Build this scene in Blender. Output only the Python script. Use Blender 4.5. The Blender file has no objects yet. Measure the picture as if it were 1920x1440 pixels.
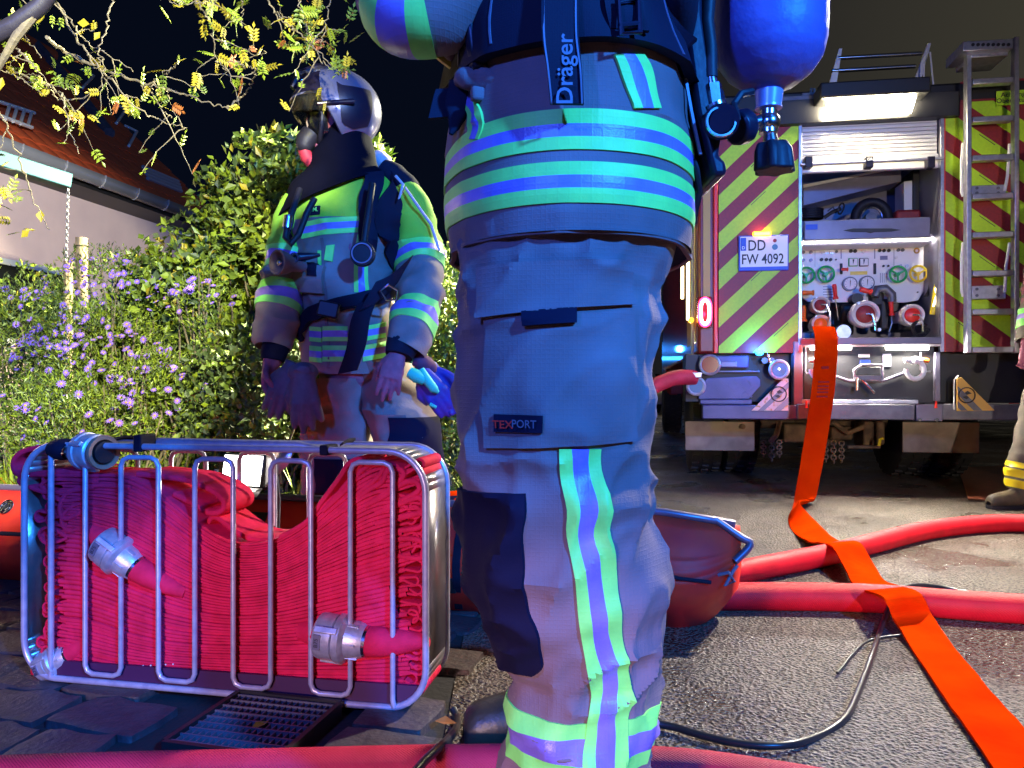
import bpy, math, random
from mathutils import Vector, Matrix, noise
from math import sin, cos, pi, radians
rnd = random.Random(7)
sc = bpy.context.scene
# ------------------------------------------------------------ camera, world, light, exposure
F = 1420.0      # focal length in photo pixels
H = 0.78        # eye height
cam = bpy.data.cameras.new('camera'); camo = bpy.data.objects.new('camera', cam)
sc.collection.objects.link(camo); sc.camera = camo
camo.location = (0, 0, H); camo.rotation_euler = (radians(90), 0, 0)
cam.sensor_width = 36; cam.lens = 36*F/1920; cam.clip_start = .05; cam.clip_end = 600
sc.view_settings.view_transform = 'Standard'; sc.view_settings.look = 'None'
sc.view_settings.gamma = 1; sc.view_settings.use_curve_mapping = False; sc.view_settings.exposure = 0
w = bpy.data.worlds.new('World'); sc.world = w; w.use_nodes = True
wn = w.node_tree; wn.nodes.clear()
wo = wn.nodes.new('ShaderNodeOutputWorld'); wb = wn.nodes.new('ShaderNodeBackground')
sky = wn.nodes.new('ShaderNodeTexSky'); sky.sky_type = 'NISHITA'; sky.sun_disc = False
sky.sun_elevation = radians(-6); sky.sun_rotation = radians(60)
wmix = wn.nodes.new('ShaderNodeMix'); wmix.data_type = 'RGBA'; wmix.blend_type = 'ADD'
wmix.inputs[0].default_value = 1
# night sky glow: deep blue-black, with the town's haze a little warmer toward the street on the right
tc = wn.nodes.new('ShaderNodeTexCoord'); sx = wn.nodes.new('ShaderNodeSeparateXYZ')
wn.links.new(tc.outputs['Generated'], sx.inputs[0])
mr = wn.nodes.new('ShaderNodeMapRange'); mr.inputs[1].default_value = .1; mr.inputs[2].default_value = .55
wn.links.new(sx.outputs[0], mr.inputs[0])
gl = wn.nodes.new('ShaderNodeMix'); gl.data_type = 'RGBA'
gl.inputs[6].default_value = (.0016, .0030, .0085, 1); gl.inputs[7].default_value = (.042, .038, .027, 1)
wn.links.new(mr.outputs[0], gl.inputs[0])
wn.links.new(sky.outputs[0], wmix.inputs[6]); wn.links.new(gl.outputs[2], wmix.inputs[7])
wb.inputs[1].default_value = 1
skm = wn.nodes.new('ShaderNodeMix'); skm.data_type = 'RGBA'; skm.blend_type = 'MULTIPLY'; skm.inputs[0].default_value = 1
skm.inputs[7].default_value = (.05, .05, .05, 1)
wn.links.new(sky.outputs[0], skm.inputs[6]); wn.links.new(skm.outputs[2], wmix.inputs[6])
wn.links.new(wmix.outputs[2], wb.inputs[0]); wn.links.new(wb.outputs[0], wo.inputs[0])

def lamp(name, kind, loc, target, energy, color, size=.1, angle=None, blend=.3, sy=None):
    l = bpy.data.lights.new(name, kind); l.energy = energy; l.color = color
    if kind == 'AREA':
        l.size = size
        if sy: l.shape = 'RECTANGLE'; l.size_y = sy
    else: l.shadow_soft_size = size
    if kind == 'SPOT': l.spot_size = radians(angle); l.spot_blend = blend
    o = bpy.data.objects.new(name, l); sc.collection.objects.link(o)
    o.location = loc
    if target is not None:
        o.rotation_euler = (Vector(target)-Vector(loc)).to_track_quat('-Z', 'Y').to_euler()
    return o
# blue beacons of the engine standing behind the photographer
lamp('blue_beacon', 'SPOT', (2.2, -2.2, 2.7), (-.1, 1.6, 2.05), 2750, (.02, .235, 1.0), .10, 84, 1.)
lamp('blue_beacon', 'SPOT', (-1.6, -2.0, 2.3), (-.5, 2.4, .6), 520, (.05, .15, 1.0), .07, 80, .6)
# low headlamp of the engine behind the photographer, beam kept low
lamp('headlamp', 'SPOT', (-1.35, -2.6, .78), (-1.110, -1.765, .311), 540, (1.0, .64, .62), .11, 54, .12)
# side scene light high on the engine, thrown over the front garden
lamp('scene_light', 'SPOT', (1.15, 5.15, 2.95), (-3.0, 4.4, .9), 9500, (1.0, .96, .60), .10, 84, .6)
lamp('scene_light', 'SPOT', (1.1, -1.6, 2.5), (-3.5, 4.7, 1.35), 6000, (1.0, .96, .64), .08, 31, .35)
# unseen lamp added over the street to light the asphalt and rims
lamp('scene_light', 'SPOT', (3.6, 4.5, 3.7), (1.9, 2.5, 0), 2400, (1.0, .93, .78), .12, 68, .7)
lamp('headlamp', 'SPOT', (1.7, -2.6, .95), (2.5, 5.0, .85), 640, (1.0, .86, .70), .06, 38, .5)

# ------------------------------------------------------------ helpers
def P(px, py, Y): return Vector(((px-960)/F*Y, Y, H-(py-720)/F*Y))
def G(px, py, z=0.):
    Y = F*(H-z)/(py-720); return Vector(((px-960)/F*Y, Y, z))
def proj(p): return (960+F*p[0]/p[1], 720+F*(H-p[2])/p[1])

class MB:
    def __init__(s): s.v = []; s.f = []; s.m = []; s.mi = 0
    def add(s, vs, fs, M=None):
        b = len(s.v)
        s.v += [(M @ Vector(p)) if M is not None else Vector(p) for p in vs]
        s.f += [tuple(i+b for i in f) for f in fs]; s.m += [s.mi]*len(fs); return s
    def box(s, x0, x1, y0, y1, z0, z1, M=None):
        return s.add([(x0,y0,z0),(x1,y0,z0),(x1,y1,z0),(x0,y1,z0),(x0,y0,z1),(x1,y0,z1),(x1,y1,z1),(x0,y1,z1)],
            [(0,3,2,1),(4,5,6,7),(0,1,5,4),(1,2,6,5),(2,3,7,6),(3,0,4,7)], M)
    def grid(s, fn, nu, nv, cv=False, cu=False):
        nvv = nv if cv else nv+1; nuu = nu if cu else nu+1
        vs = [fn(i/nu, j/nv) for i in range(nuu) for j in range(nvv)]
        fs = []
        for i in range(nu):
            for j in range(nv):
                a = i*nvv+j; b = i*nvv+(j+1) % nvv; i2 = (i+1) % nuu
                fs.append((a, b, i2*nvv+(j+1) % nvv, i2*nvv+j))
        return s.add(vs, fs)
    def tube(s, pts, r, n=8, closed=False, caps=True, flat=1.0, ref=None):
        pts = [Vector(p) for p in pts]; N = len(pts)
        rs = list(r) if hasattr(r, '__len__') else [r]*N
        vs = []; a = None
        for i in range(N):
            if closed: t = pts[(i+1) % N]-pts[i-1]
            else: t = pts[min(i+1, N-1)]-pts[max(i-1, 0)]
            t.normalize()
            if a is None or ref is not None:
                q = Vector(ref) if ref is not None else (Vector((0,0,1)) if abs(t.z) < .9 else Vector((1,0,0)))
                a = q
            a = (a-t*a.dot(t)).normalized(); b = t.cross(a)
            for k in range(n):
                th = 2*pi*k/n
                vs.append(pts[i]+(a*cos(th)*flat+b*sin(th))*rs[i])
        fs = []
        for i in range(N if closed else N-1):
            j = (i+1) % N
            for k in range(n): fs.append((i*n+k, i*n+(k+1) % n, j*n+(k+1) % n, j*n+k))
        if caps and not closed:
            fs.append(tuple(range(n-1, -1, -1))); fs.append(tuple((N-1)*n+k for k in range(n)))
        return s.add(vs, fs)
    def cyl(s, p0, p1, r0, r1=None, n=16): return s.tube([p0, p1], [r0, r0 if r1 is None else r1], n)
    def lathe(s, prof, M=None, n=24):   # prof: list of (radius, height) about local z
        vs = []
        for (r, h) in prof:
            for k in range(n): vs.append((r*cos(2*pi*k/n), r*sin(2*pi*k/n), h))
        fs = []
        for i in range(len(prof)-1):
            for k in range(n): fs.append((i*n+k, i*n+(k+1) % n, (i+1)*n+(k+1) % n, (i+1)*n+k))
        if prof[0][0] > 1e-5: fs.append(tuple(range(n-1, -1, -1)))
        if prof[-1][0] > 1e-5: fs.append(tuple((len(prof)-1)*n+k for k in range(n)))
        return s.add(vs, fs, M)
    def ball(s, c, r, n=12, sc_=(1,1,1)):
        c = Vector(c)
        prof = [(max(1e-6, r*sin(pi*i/n)), -r*cos(pi*i/n)) for i in range(n+1)]
        return s.lathe(prof, Matrix.Translation(c) @ Matrix.Diagonal((sc_[0], sc_[1], sc_[2], 1)), n+4)
    def prism(s, poly, d0, d1, M=None):  # poly in local x,z ; extruded along y
        n = len(poly)
        vs = [(p[0], d0, p[1]) for p in poly]+[(p[0], d1, p[1]) for p in poly]
        fs = [tuple(range(n)), tuple(range(2*n-1, n-1, -1))]+[((i+1) % n, i, i+n, (i+1) % n+n) for i in range(n)]
        return s.add(vs, fs, M)

WORLD = {}
def thing(name, label, cat, loc=(0,0,0), rotz=0., group=None, world=True):
    o = bpy.data.objects.new(name, None); sc.collection.objects.link(o)
    o.empty_display_size = .1
    o.location = loc; o.rotation_euler = (0, 0, rotz)
    o['label'] = label; o['category'] = cat
    if group: o['group'] = group
    WORLD[o.name] = Vector(loc) if world else Vector((0,0,0))
    return o
def tag(o, label, cat, group=None):
    o['label'] = label; o['category'] = cat
    if group: o['group'] = group
    return o
def build(mb, name, mats, parent=None, bev=0, sharp=38, sub=0, kind=None, label=None, flat=False, origin=None):
    me = bpy.data.meshes.new(name)
    off = WORLD.get(parent.name, Vector((0,0,0))) if parent else Vector((0,0,0))
    if origin is not None: off = Vector(origin)
    vs = [tuple(v-off) for v in mb.v]
    me.from_pydata(vs, [], mb.f)
    if not isinstance(mats, (list, tuple)): mats = [mats]
    for m in mats: me.materials.append(m)
    if len(mats) > 1: me.polygons.foreach_set('material_index', mb.m)
    me.update()
    if not flat:
        me.polygons.foreach_set('use_smooth', [True]*len(me.polygons))
        me.set_sharp_from_angle(angle=radians(sharp))
    o = bpy.data.objects.new(name, me); sc.collection.objects.link(o)
    if parent: o.parent = parent; WORLD[o.name] = off
    elif origin is not None: o.location = origin; WORLD[o.name] = off
    if bev:
        b = o.modifiers.new('b', 'BEVEL'); b.width = bev; b.segments = 2; b.limit_method = 'ANGLE'
    if sub:
        b = o.modifiers.new('s', 'SUBSURF'); b.levels = sub; b.render_levels = sub
    if kind: o['kind'] = kind
    if label: o['label'] = label
    return o
def inst(src, name, loc, rot=(0,0,0), scale=(1,1,1), parent=None):
    o = bpy.data.objects.new(name, src.data if hasattr(src, 'data') else src); sc.collection.objects.link(o)
    o.location = loc; o.rotation_euler = rot; o.scale = scale
    if parent: o.parent = parent
    return o
_tc = {}
def text_geo(s, size, bold=.012):
    if (s, size) in _tc: return _tc[(s, size)]
    cu = bpy.data.curves.new('t', 'FONT'); cu.body = s; cu.size = size; cu.align_x = 'CENTER'; cu.align_y = 'CENTER'
    cu.resolution_u = 3; cu.extrude = 0; cu.offset = bold*size
    o = bpy.data.objects.new('t', cu); sc.collection.objects.link(o)
    dg = bpy.context.evaluated_depsgraph_get(); e = o.evaluated_get(dg); me = e.to_mesh()
    r = ([Vector(v.co) for v in me.vertices], [tuple(p.vertices) for p in me.polygons])
    e.to_mesh_clear(); bpy.data.objects.remove(o); bpy.data.curves.remove(cu)
    _tc[(s, size)] = r
    return r
def frame(o, x, y):   # matrix with given x and y axes at o
    x = Vector(x).normalized(); z = x.cross(Vector(y)).normalized(); y = z.cross(x)
    m = Matrix((x, y, z)).transposed().to_4x4(); m.translation = Vector(o); return m

# ------------------------------------------------------------ materials
def mat(name, col, rough=.6, metal=0., col2=None, nscale=8, ndet=4, lo=.35, hi=.65, bump=0., bscale=60, bdist=.004, emit=0, ecol=None, coat=0., spec=None, trans=0., weave=None):
    m = bpy.data.materials.new(name); m.use_nodes = True; nt = m.node_tree
    b = nt.nodes['Principled BSDF']
    b.inputs['Base Color'].default_value = (*col, 1); b.inputs['Roughness'].default_value = rough
    b.inputs['Metallic'].default_value = metal
    if coat: b.inputs['Coat Weight'].default_value = coat
    if spec is not None: b.inputs['Specular IOR Level'].default_value = spec
    if trans: b.inputs['Transmission Weight'].default_value = trans
    if emit:
        b.inputs['Emission Color'].default_value = (*(ecol or col), 1); b.inputs['Emission Strength'].default_value = emit
    tcn = nt.nodes.new('ShaderNodeTexCoord')
    if col2:
        n = nt.nodes.new('ShaderNodeTexNoise'); n.inputs['Scale'].default_value = nscale; n.inputs['Detail'].default_value = ndet
        nt.links.new(tcn.outputs['Object'], n.inputs['Vector'])
        r = nt.nodes.new('ShaderNodeMapRange'); r.inputs[1].default_value = lo; r.inputs[2].default_value = hi
        nt.links.new(n.outputs[0], r.inputs[0])
        mx = nt.nodes.new('ShaderNodeMix'); mx.data_type = 'RGBA'
        mx.inputs[6].default_value = (*col, 1); mx.inputs[7].default_value = (*col2, 1)
        nt.links.new(r.outputs[0], mx.inputs[0]); nt.links.new(mx.outputs[2], b.inputs['Base Color'])
    h = None
    if bump:
        n = nt.nodes.new('ShaderNodeTexNoise'); n.inputs['Scale'].default_value = bscale; n.inputs['Detail'].default_value = 5
        nt.links.new(tcn.outputs['Object'], n.inputs['Vector'])
        h = n.outputs[0]
    if weave:   # (scale, kind) ripstop grid or diagonal braid
        s, k = weave
        hs = []
        for d in (['Z', 'X'] if k == 'rip' else ['DIAGONAL']):
            wv = nt.nodes.new('ShaderNodeTexWave'); wv.wave_type = 'BANDS'; wv.bands_direction = d
            wv.inputs['Scale'].default_value = s; wv.inputs['Distortion'].default_value = .5 if k == 'rip' else 1.0
            nt.links.new(tcn.outputs['Object'], wv.inputs['Vector']); o = wv.outputs[1]
            if k == 'rip':
                pw = nt.nodes.new('ShaderNodeMath'); pw.operation = 'POWER'; pw.inputs[1].default_value = 12
                nt.links.new(o, pw.inputs[0]); o = pw.outputs[0]
            hs.append(o)
        o = hs[0]
        if len(hs) > 1:
            ad = nt.nodes.new('ShaderNodeMath'); ad.operation = 'MAXIMUM'; nt.links.new(hs[0], ad.inputs[0]); nt.links.new(hs[1], ad.inputs[1]); o = ad.outputs[0]
        if h is not None:
            ad = nt.nodes.new('ShaderNodeMath'); ad.operation = 'MULTIPLY_ADD'; nt.links.new(o, ad.inputs[0]); ad.inputs[1].default_value = .35; nt.links.new(h, ad.inputs[2]); o = ad.outputs[0]
        h = o
    if h is not None:
        bp = nt.nodes.new('ShaderNodeBump'); bp.inputs['Strength'].default_value = bump or .6; bp.inputs['Distance'].default_value = bdist
        nt.links.new(h, bp.inputs['Height']); nt.links.new(bp.outputs[0], b.inputs['Normal'])
    return m
M = {}
M['cloth'] = mat('fire_cloth', (.26,.155,.165), .85, col2=(.14,.085,.09), nscale=5, bump=.35, bscale=350, bdist=.0015, weave=(62, 'rip'))
M['cloth_far'] = mat('fire_cloth_far', (.25,.185,.18), .85, col2=(.18,.135,.13), nscale=10, bump=.3, bscale=160, bdist=.004)
M['black_cloth'] = mat('black_cloth', (.010,.010,.022), .9, spec=.12, col2=(.014,.014,.03), nscale=20, bump=.3, bscale=250, bdist=.002)
M['web'] = mat('black_webbing', (.010,.008,.022), .7, spec=.15, bump=.3, bscale=400, bdist=.001, weave=(120, 'rip'))
M['lime'] = mat('lime_tape', (.30,.92,.15), .55, col2=(.24,.80,.14), nscale=30, bump=.25, bscale=300, bdist=.001, weave=(26, 'rip'))
M['lime_cloth'] = mat('lime_cloth', (.30,.62,.03), .8, col2=(.22,.50,.03), nscale=12, bump=.3, bscale=160, bdist=.003)
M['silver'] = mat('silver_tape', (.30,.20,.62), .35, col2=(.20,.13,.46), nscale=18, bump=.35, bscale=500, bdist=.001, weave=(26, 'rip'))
M['skin'] = mat('skin', (.33,.10,.14), .6, spec=.2, col2=(.26,.075,.11), nscale=40, bump=.2, bscale=220, bdist=.0012)
M['dkpad'] = mat('knee_pad_cloth', (.008,.006,.022), .8, spec=.12, bump=.3, bscale=300, bdist=.001)
M['rubber'] = mat('black_rubber', (.012,.011,.018), .55, spec=.3, bump=.25, bscale=90, bdist=.003)
M['plastic'] = mat('black_plastic', (.010,.008,.022), .38, spec=.3, bump=.08, bscale=90)
M['chrome'] = mat('chrome', (.62,.62,.68), .2, 1., bump=.1, bscale=90, bdist=.001)
M['rod'] = mat('galvanised_rod', (.52,.50,.60), .3, .35, col2=(.40,.38,.50), nscale=40, bump=.15, bscale=140, bdist=.001)
M['alu'] = mat('aluminium', (.55,.55,.60), .35, .8, col2=(.42,.42,.48), nscale=30, bump=.25, bscale=120, bdist=.001)
M['coup'] = mat('cast_coupling', (.60,.60,.66), .4, .55, col2=(.42,.42,.48), nscale=50, bump=.35, bscale=180, bdist=.001)
M['hose_pack'] = mat('red_hose_jacket', (.80,.014,.075), .75, spec=.2, col2=(.62,.009,.05), nscale=25, bump=.5, bscale=300, bdist=.002, weave=(150, 'braid'))
M['hose_red'] = mat('red_hose', (.74,.006,.018), .55, spec=.25, col2=(.58,.004,.012), nscale=9, bump=.5, bscale=200, bdist=.002, weave=(90, 'braid'))
M['hose_orange'] = mat('orange_hose', (.74,.040,.001), .85, spec=.0, col2=(.60,.022,.001), nscale=5, bump=.5, bscale=40, bdist=.006)
M['hose_pink'] = mat('braided_front_hose', (.55,.02,.06), .6, spec=.3, col2=(.42,.012,.04), nscale=9, bump=.6, bscale=200, bdist=.003, weave=(95, 'braid'))
M['cable'] = mat('black_cable', (.02,.02,.022), .3, bump=.1, bscale=80)
M['orange_shell'] = mat('orange_shell', (.80,.045,.016), .5, spec=.25, col2=(.62,.02,.02), nscale=6, bump=.15, bscale=30, bdist=.004)
M['truck_red'] = mat('truck_red', (.20,.012,.012), .35, coat=.4)
M['chev_red'] = mat('chevron_red', (.26,.015,.02), .5, col2=(.20,.012,.02), nscale=60)
M['chev_lime'] = mat('chevron_lime', (.45,.72,.02), .5, col2=(.38,.65,.02), nscale=60)
M['dark'] = mat('dark_steel', (.012,.012,.014), .5, bump=.2, bscale=40)
M['grey'] = mat('grey_steel', (.16,.16,.19), .45, .4, col2=(.10,.10,.13), nscale=12, bump=.15, bscale=60)
M['mid'] = mat('mid_grey', (.20,.19,.26), .42, .3, col2=(.15,.14,.20), nscale=6, bump=.1, bscale=20)
M['lightp'] = mat('light_panel', (.72,.71,.68), .4)
M['white'] = mat('white_paint', (.8,.8,.8), .45)
M['gold'] = mat('gold_stripe', (.55,.33,.07), .5)
M['green'] = mat('green_paint', (.01,.40,.10), .35)
M['yellow'] = mat('yellow_paint', (.80,.62,.02), .35)
M['red'] = mat('red_handle', (.80,.03,.02), .35)
M['orange'] = mat('orange_handle', (.85,.16,.01), .35)
M['bluecap'] = mat('blue_cap', (.05,.16,.28), .4)
M['blue'] = mat('blue_plate', (.01,.04,.5), .4)
M['step_blue'] = mat('step_blue', (.09,.09,.20), .45, .2, col2=(.06,.06,.15), nscale=6, bump=.15, bscale=20)
M['rope'] = mat('dark_rope', (.02,.018,.03), .9, spec=.1)
M['tyre'] = mat('tyre', (.016,.015,.015), .75, bump=.4, bscale=50)
M['mudflap'] = mat('mudflap', (.34,.27,.20), .7, col2=(.20,.15,.11), nscale=6, bump=.2, bscale=30)
M['mud'] = mat('muddy_steel', (.24,.15,.08), .8, col2=(.10,.06,.04), nscale=12, bump=.3, bscale=40)
M['leaf_a'] = mat('leaf_green', (.085,.13,.012), .55)
M['leaf_b'] = mat('leaf_lime', (.16,.22,.012), .5)
M['leaf_c'] = mat('leaf_dark', (.035,.06,.015), .6)
M['leaf_y'] = mat('leaf_yellow', (.27,.22,.01), .55)
M['leaf_o'] = mat('leaf_orange', (.26,.08,.015), .6)
M['petal'] = mat('aster_petal', (.19,.10,.50), .6)
M['petal_c'] = mat('aster_centre', (.4,.25,.03), .7)
M['bark'] = mat('bark', (.16,.13,.07), .8, col2=(.08,.065,.05), nscale=30, bump=.5, bscale=80, bdist=.004)
M['wood'] = mat('post_wood', (.30,.22,.12), .8, col2=(.18,.13,.08), nscale=10, bump=.4, bscale=40)
M['tile'] = mat('roof_tile', (.62,.10,.025), .7, col2=(.42,.065,.02), nscale=3, bump=.4, bscale=30)
M['wall'] = mat('render_wall', (.78,.58,.58), .85, col2=(.68,.50,.52), nscale=2, bump=.3, bscale=60)
M['gutter'] = mat('zinc', (.42,.42,.48), .4, .4)
M['paleblue'] = mat('pale_blue_beam', (.012,.075,.10), .6, col2=(.010,.06,.085), nscale=12)
M['led'] = mat('led_white', (1,1,1), .4, emit=9, ecol=(1,.95,.85))
M['led_work'] = mat('led_work', (1,1,1), .4, emit=150, ecol=(1,.86,.55))
M['led_warm'] = mat('led_warm', (1,1,1), .4, emit=7, ecol=(1,.80,.40))
M['led_blue'] = mat('led_blue', (.1,.3,1), .3, emit=10, ecol=(.02,.35,1))
M['led_red'] = mat('led_red', (1,.1,.2), .3, emit=5, ecol=(1,.04,.16))
M['led_core'] = mat('led_core', (1,.6,.6), .3, emit=5, ecol=(1,.55,.45))
M['amber'] = mat('amber_lamp', (1,.5,0), .3, emit=5, ecol=(1,.35,.02))
M['lens_red'] = mat('red_lens', (.25,.01,.015), .15, coat=.8)
M['glass'] = mat('dark_glass', (.01,.012,.015), .05, coat=1)
M['ink'] = mat('ink', (.01,.01,.015), .5)
# ------------------------------------------------------------ cloth surfaces
def catmull(K, t):
    n = len(K)-1; x = min(max(t, 0), 1)*n; i = min(int(x), n-1); f = x-i
    p = [K[max(0, min(n, i+d))] for d in (-1, 0, 1, 2)]
    f2 = f*f; f3 = f2*f
    return [.5*((2*b)+(-a+c)*f+(2*a-5*b+4*c-d)*f2+(-a+3*b-3*c+d)*f3) for a, b, c, d in zip(*p)]
class Surf:
    """closed tube of elliptical rings; keys (x,y,z,rx,ry); v=0 at ref axis side"""
    def __init__(s, keys, ref=(1,0,0), amp=.004, ns=(7,7,16), seed=0, horiz=False, fold=None, sq=1.0):
        s.K = [tuple(k) for k in keys]; s.ref = Vector(ref); s.amp = amp; s.ns = ns; s.seed = Vector((seed*3.1, seed*1.7, seed)); s.horiz = horiz; s.fold = fold; s.sq = sq
    def raw(s, u, v):
        k = catmull(s.K, u); c = Vector(k[:3])
        if s.horiz: a = Vector((1,0,0)); b = Vector((0,1,0))
        else:
            k2 = catmull(s.K, min(1, u+.02)); k1 = catmull(s.K, max(0, u-.02))
            t = (Vector(k2[:3])-Vector(k1[:3])).normalized()
            a = (s.ref-t*s.ref.dot(t)).normalized(); b = t.cross(a)
        th = 2*pi*v; cx = cos(th); sy = sin(th)
        if s.sq != 1.0:
            cx = math.copysign(abs(cx)**s.sq, cx); sy = math.copysign(abs(sy)**s.sq, sy)
        d = a*cx*k[3]+b*sy*k[4]
        return c+d, (a*cx*k[4]+b*sy*k[3]).normalized()
    def __call__(s, u, v, off=0.):
        p, n = s.raw(u, v)
        q = Vector((p.x*s.ns[0], p.y*s.ns[1], p.z*s.ns[2]))+s.seed
        w = noise.noise(q)+.5*noise.noise(q*2.3)
        r = 1-abs(noise.noise(q*.8+Vector((5,1,2))))*2
        h = s.amp*(w+.7*r)
        if s.fold: h += s.fold(u, v, p)
        return p+n*(h+off)
    def normal(s, u, v):
        e = .004; a = s(u+e, v)-s(u-e, v); b = s(u, v+e)-s(u, v-e); n = a.cross(b)
        n.normalize(); _, rn = s.raw(u, v)
        return n if n.dot(rn) > 0 else -n
    def inv(s, px, py, u=.5, v=.75):
        best = None
        for i in range(41):
            for j in range(25):
                uu = i/40; vv = .5+.5*j/24 if v == .75 else v-.25+.5*j/24
                q = proj(s.raw(uu, vv)[0]); d = (q[0]-px)**2+(q[1]-py)**2
                if best is None or d < best[0]: best = (d, uu, vv)
        _, uu, vv = best; su = .02; sv = .01; best = (1e9, uu, vv)
        for it in range(14):
            for du, dv in ((su,0),(-su,0),(0,sv),(0,-sv)):
                a, b = min(1, max(0, uu+du)), vv+dv
                q = proj(s(a, b)); d = (q[0]-px)**2+(q[1]-py)**2
                if d < best[0]: best = (d, a, b)
            if (best[1], best[2]) == (uu, vv): su *= .5; sv *= .5
            uu, vv = best[1:]
        return uu, vv
    def mesh(s, mb, nu, nv, u0=0., u1=1., off=0.):
        mb.grid(lambda a, b: s(u0+(u1-u0)*a, b, off), nu, nv, cv=True); return mb
def sheet(mb, fn, nu, nv, th):
    """closed thin sheet from fn(a,b,off)"""
    n0 = len(mb.v)
    mb.grid(lambda a, b: fn(a, b, th), nu, nv); mb.grid(lambda a, b: fn(a, b, -.002), nu, nv)
    A = lambda i, j: n0+i*(nv+1)+j
    B = lambda i, j: n0+(nu+1)*(nv+1)+i*(nv+1)+j
    for i in range(nu):
        for j in (0, nv): mb.f.append((A(i,j), A(i+1,j), B(i+1,j), B(i,j))); mb.m.append(mb.mi)
    for j in range(nv):
        for i in (0, nu): mb.f.append((A(i,j), A(i,j+1), B(i,j+1), B(i,j))); mb.m.append(mb.mi)
def ring_band(mb, S, ua, ub, th=.002, nv=72, nu=3, v0=0., v1=1.):
    sheet(mb, lambda a, b, o: S(ua+(ub-ua)*a, v0+(v1-v0)*b, o), nu, nv, th)
def px_patch(mb, S, quad, th=.003, nu=10, nv=10, base=0.):
    """quad: 4 photo points TL,TR,BR,BL on the side seen"""
    c = [S.inv(*q) for q in quad]
    def fn(a, b, o):
        t = [c[0][k]*(1-b)+c[1][k]*b for k in (0,1)]; q = [c[3][k]*(1-b)+c[2][k]*b for k in (0,1)]
        return S(t[0]*(1-a)+q[0]*a, t[1]*(1-a)+q[1]*a, o+base)
    sheet(mb, fn, nu, nv, th)
def px_strap(mb, S, pts, width, th=.003, base=0., n=None):
    uv = [S.inv(*q) for q in pts]; n = n or max(8, 6*(len(pts)-1))
    def cen(a): return catmull(uv, a)
    def fn(a, b, o):
        u, v = cen(a); u2, v2 = cen(min(1, a+.01)); u1, v1 = cen(max(0, a-.01))
        N = S.normal(u, v); T = (S(u2, v2)-S(u1, v1)).normalized(); side = N.cross(T).normalized()
        ww = width(a) if callable(width) else width
        c = S(u, v); q = c+side*(b-.5)*ww
        return q+N*(o+base)
    sheet(mb, fn, n, 4, th)
def ribbon(mb, pts, wd, nrm, th, closed=False, nsub=4, crease=0.):
    """flat strap through 3D points; wd half-width direction list/vec, nrm thickness dir"""
    pts = [tuple(p) for p in pts]; N = (len(pts)-1)*nsub
    def fn(a, b, o):
        c = Vector(catmull(pts, a)); W = Vector(catmull([tuple(x) for x in wd], a)) if isinstance(wd, list) else Vector(wd)
        NN = Vector(catmull([tuple(x) for x in nrm], a)) if isinstance(nrm, list) else Vector(nrm)
        if crease: o += crease*(noise.noise(Vector((a*26, b*1.5, 1)))+.6*noise.noise(Vector((a*70, b*4, 3))))
        return c+W*(b-.5)*2+NN.normalized()*o
    sheet(mb, fn, N, 4, th)

def remesh(o, vox, smooth=3):
    r = o.modifiers.new('r', 'REMESH'); r.mode = 'VOXEL'; r.voxel_size = vox; r.use_smooth_shade = True
    s = o.modifiers.new('s', 'SMOOTH'); s.iterations = smooth; s.factor = .5
def hand_geo(mb, M4, s=1., curl=(.5,.5,.5,.5), thumb=.4, spread=.1, fat=1.0):
    """hand hanging: local -z = toward fingertips, x = across palm (thumb on +x), y = back of hand"""
    def T(p): return M4 @ (Vector(p)*s)
    palm = [(0,0,.02,.030,.019),(0,0,0,.030,.020),(.002,0,-.03,.038,.019),(.002,0,-.065,.043,.017),(.002,0,-.092,.041,.014)]
    for i in range(len(palm)):
        pass
    S = Surf(palm, amp=0, horiz=True)
    base = len(mb.v)
    mb.grid(lambda a, b: T(S.raw(a, b)[0]), 10, 20, cv=True)
    mb.f.append(tuple(range(base+19, base-1, -1))); mb.m.append(mb.mi)
    e = base+10*20; mb.f.append(tuple(range(e, e+20))); mb.m.append(mb.mi)
    L = [.072, .082, .076, .060]; X = [.032, .011, -.010, -.030]; Z = [-.086, -.092, -.089, -.082]
    for k in range(4):
        x = X[k]; z = Z[k]; y = 0.; a = .12; pts = [(x*.7, 0, -.045), (x, 0, z)]; r = [.010, .0105*fat]
        for j, fr in enumerate((.46, .30, .24)):
            a += curl[k]*(.9, 1.0, .7)[j]
            z -= cos(a)*L[k]*fr; y -= sin(a)*L[k]*fr; x += spread*X[k]*fr*1.0
            pts.append((x, y, z)); r.append((.0095, .0088, .0068)[j]*fat)
        q = []
        rr = []
        for i in range(len(pts)-1):
            for f in (0, .33, .66):
                q.append(Vector(pts[i]).lerp(Vector(pts[i+1]), f)); rr.append(r[i]*(1-f)+r[i+1]*f)
        q.append(Vector(pts[-1])); rr.append(r[-1])
        mb.tube([T(p) for p in q], [x_*s for x_ in rr], 10)
        mb.ball(T(pts[-1]), r[-1]*s*.99, 8)
    tp = [(.020, -.004, -.012), (.040, -.012, -.035), (.052, -.012-.02*thumb, -.062), (.052-.012*thumb, -.014-.036*thumb, -.088)]
    tr_ = [.014, .0135, .0115*fat, .0085*fat]
    mb.tube([T(p) for p in tp], [x_*s for x_ in tr_], 10); mb.ball(T(tp[-1]), tr_[-1]*s*.99, 8)
def body_geo(mb, J, head=None):
    """J: list of (points, radii) limbs forming one figure"""
    for pts, r in J:
        mb.tube(pts, r, 14)
        mb.ball(pts[0], r[0]*.98, 10); mb.ball(pts[-1], r[-1]*.98, 10)
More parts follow.
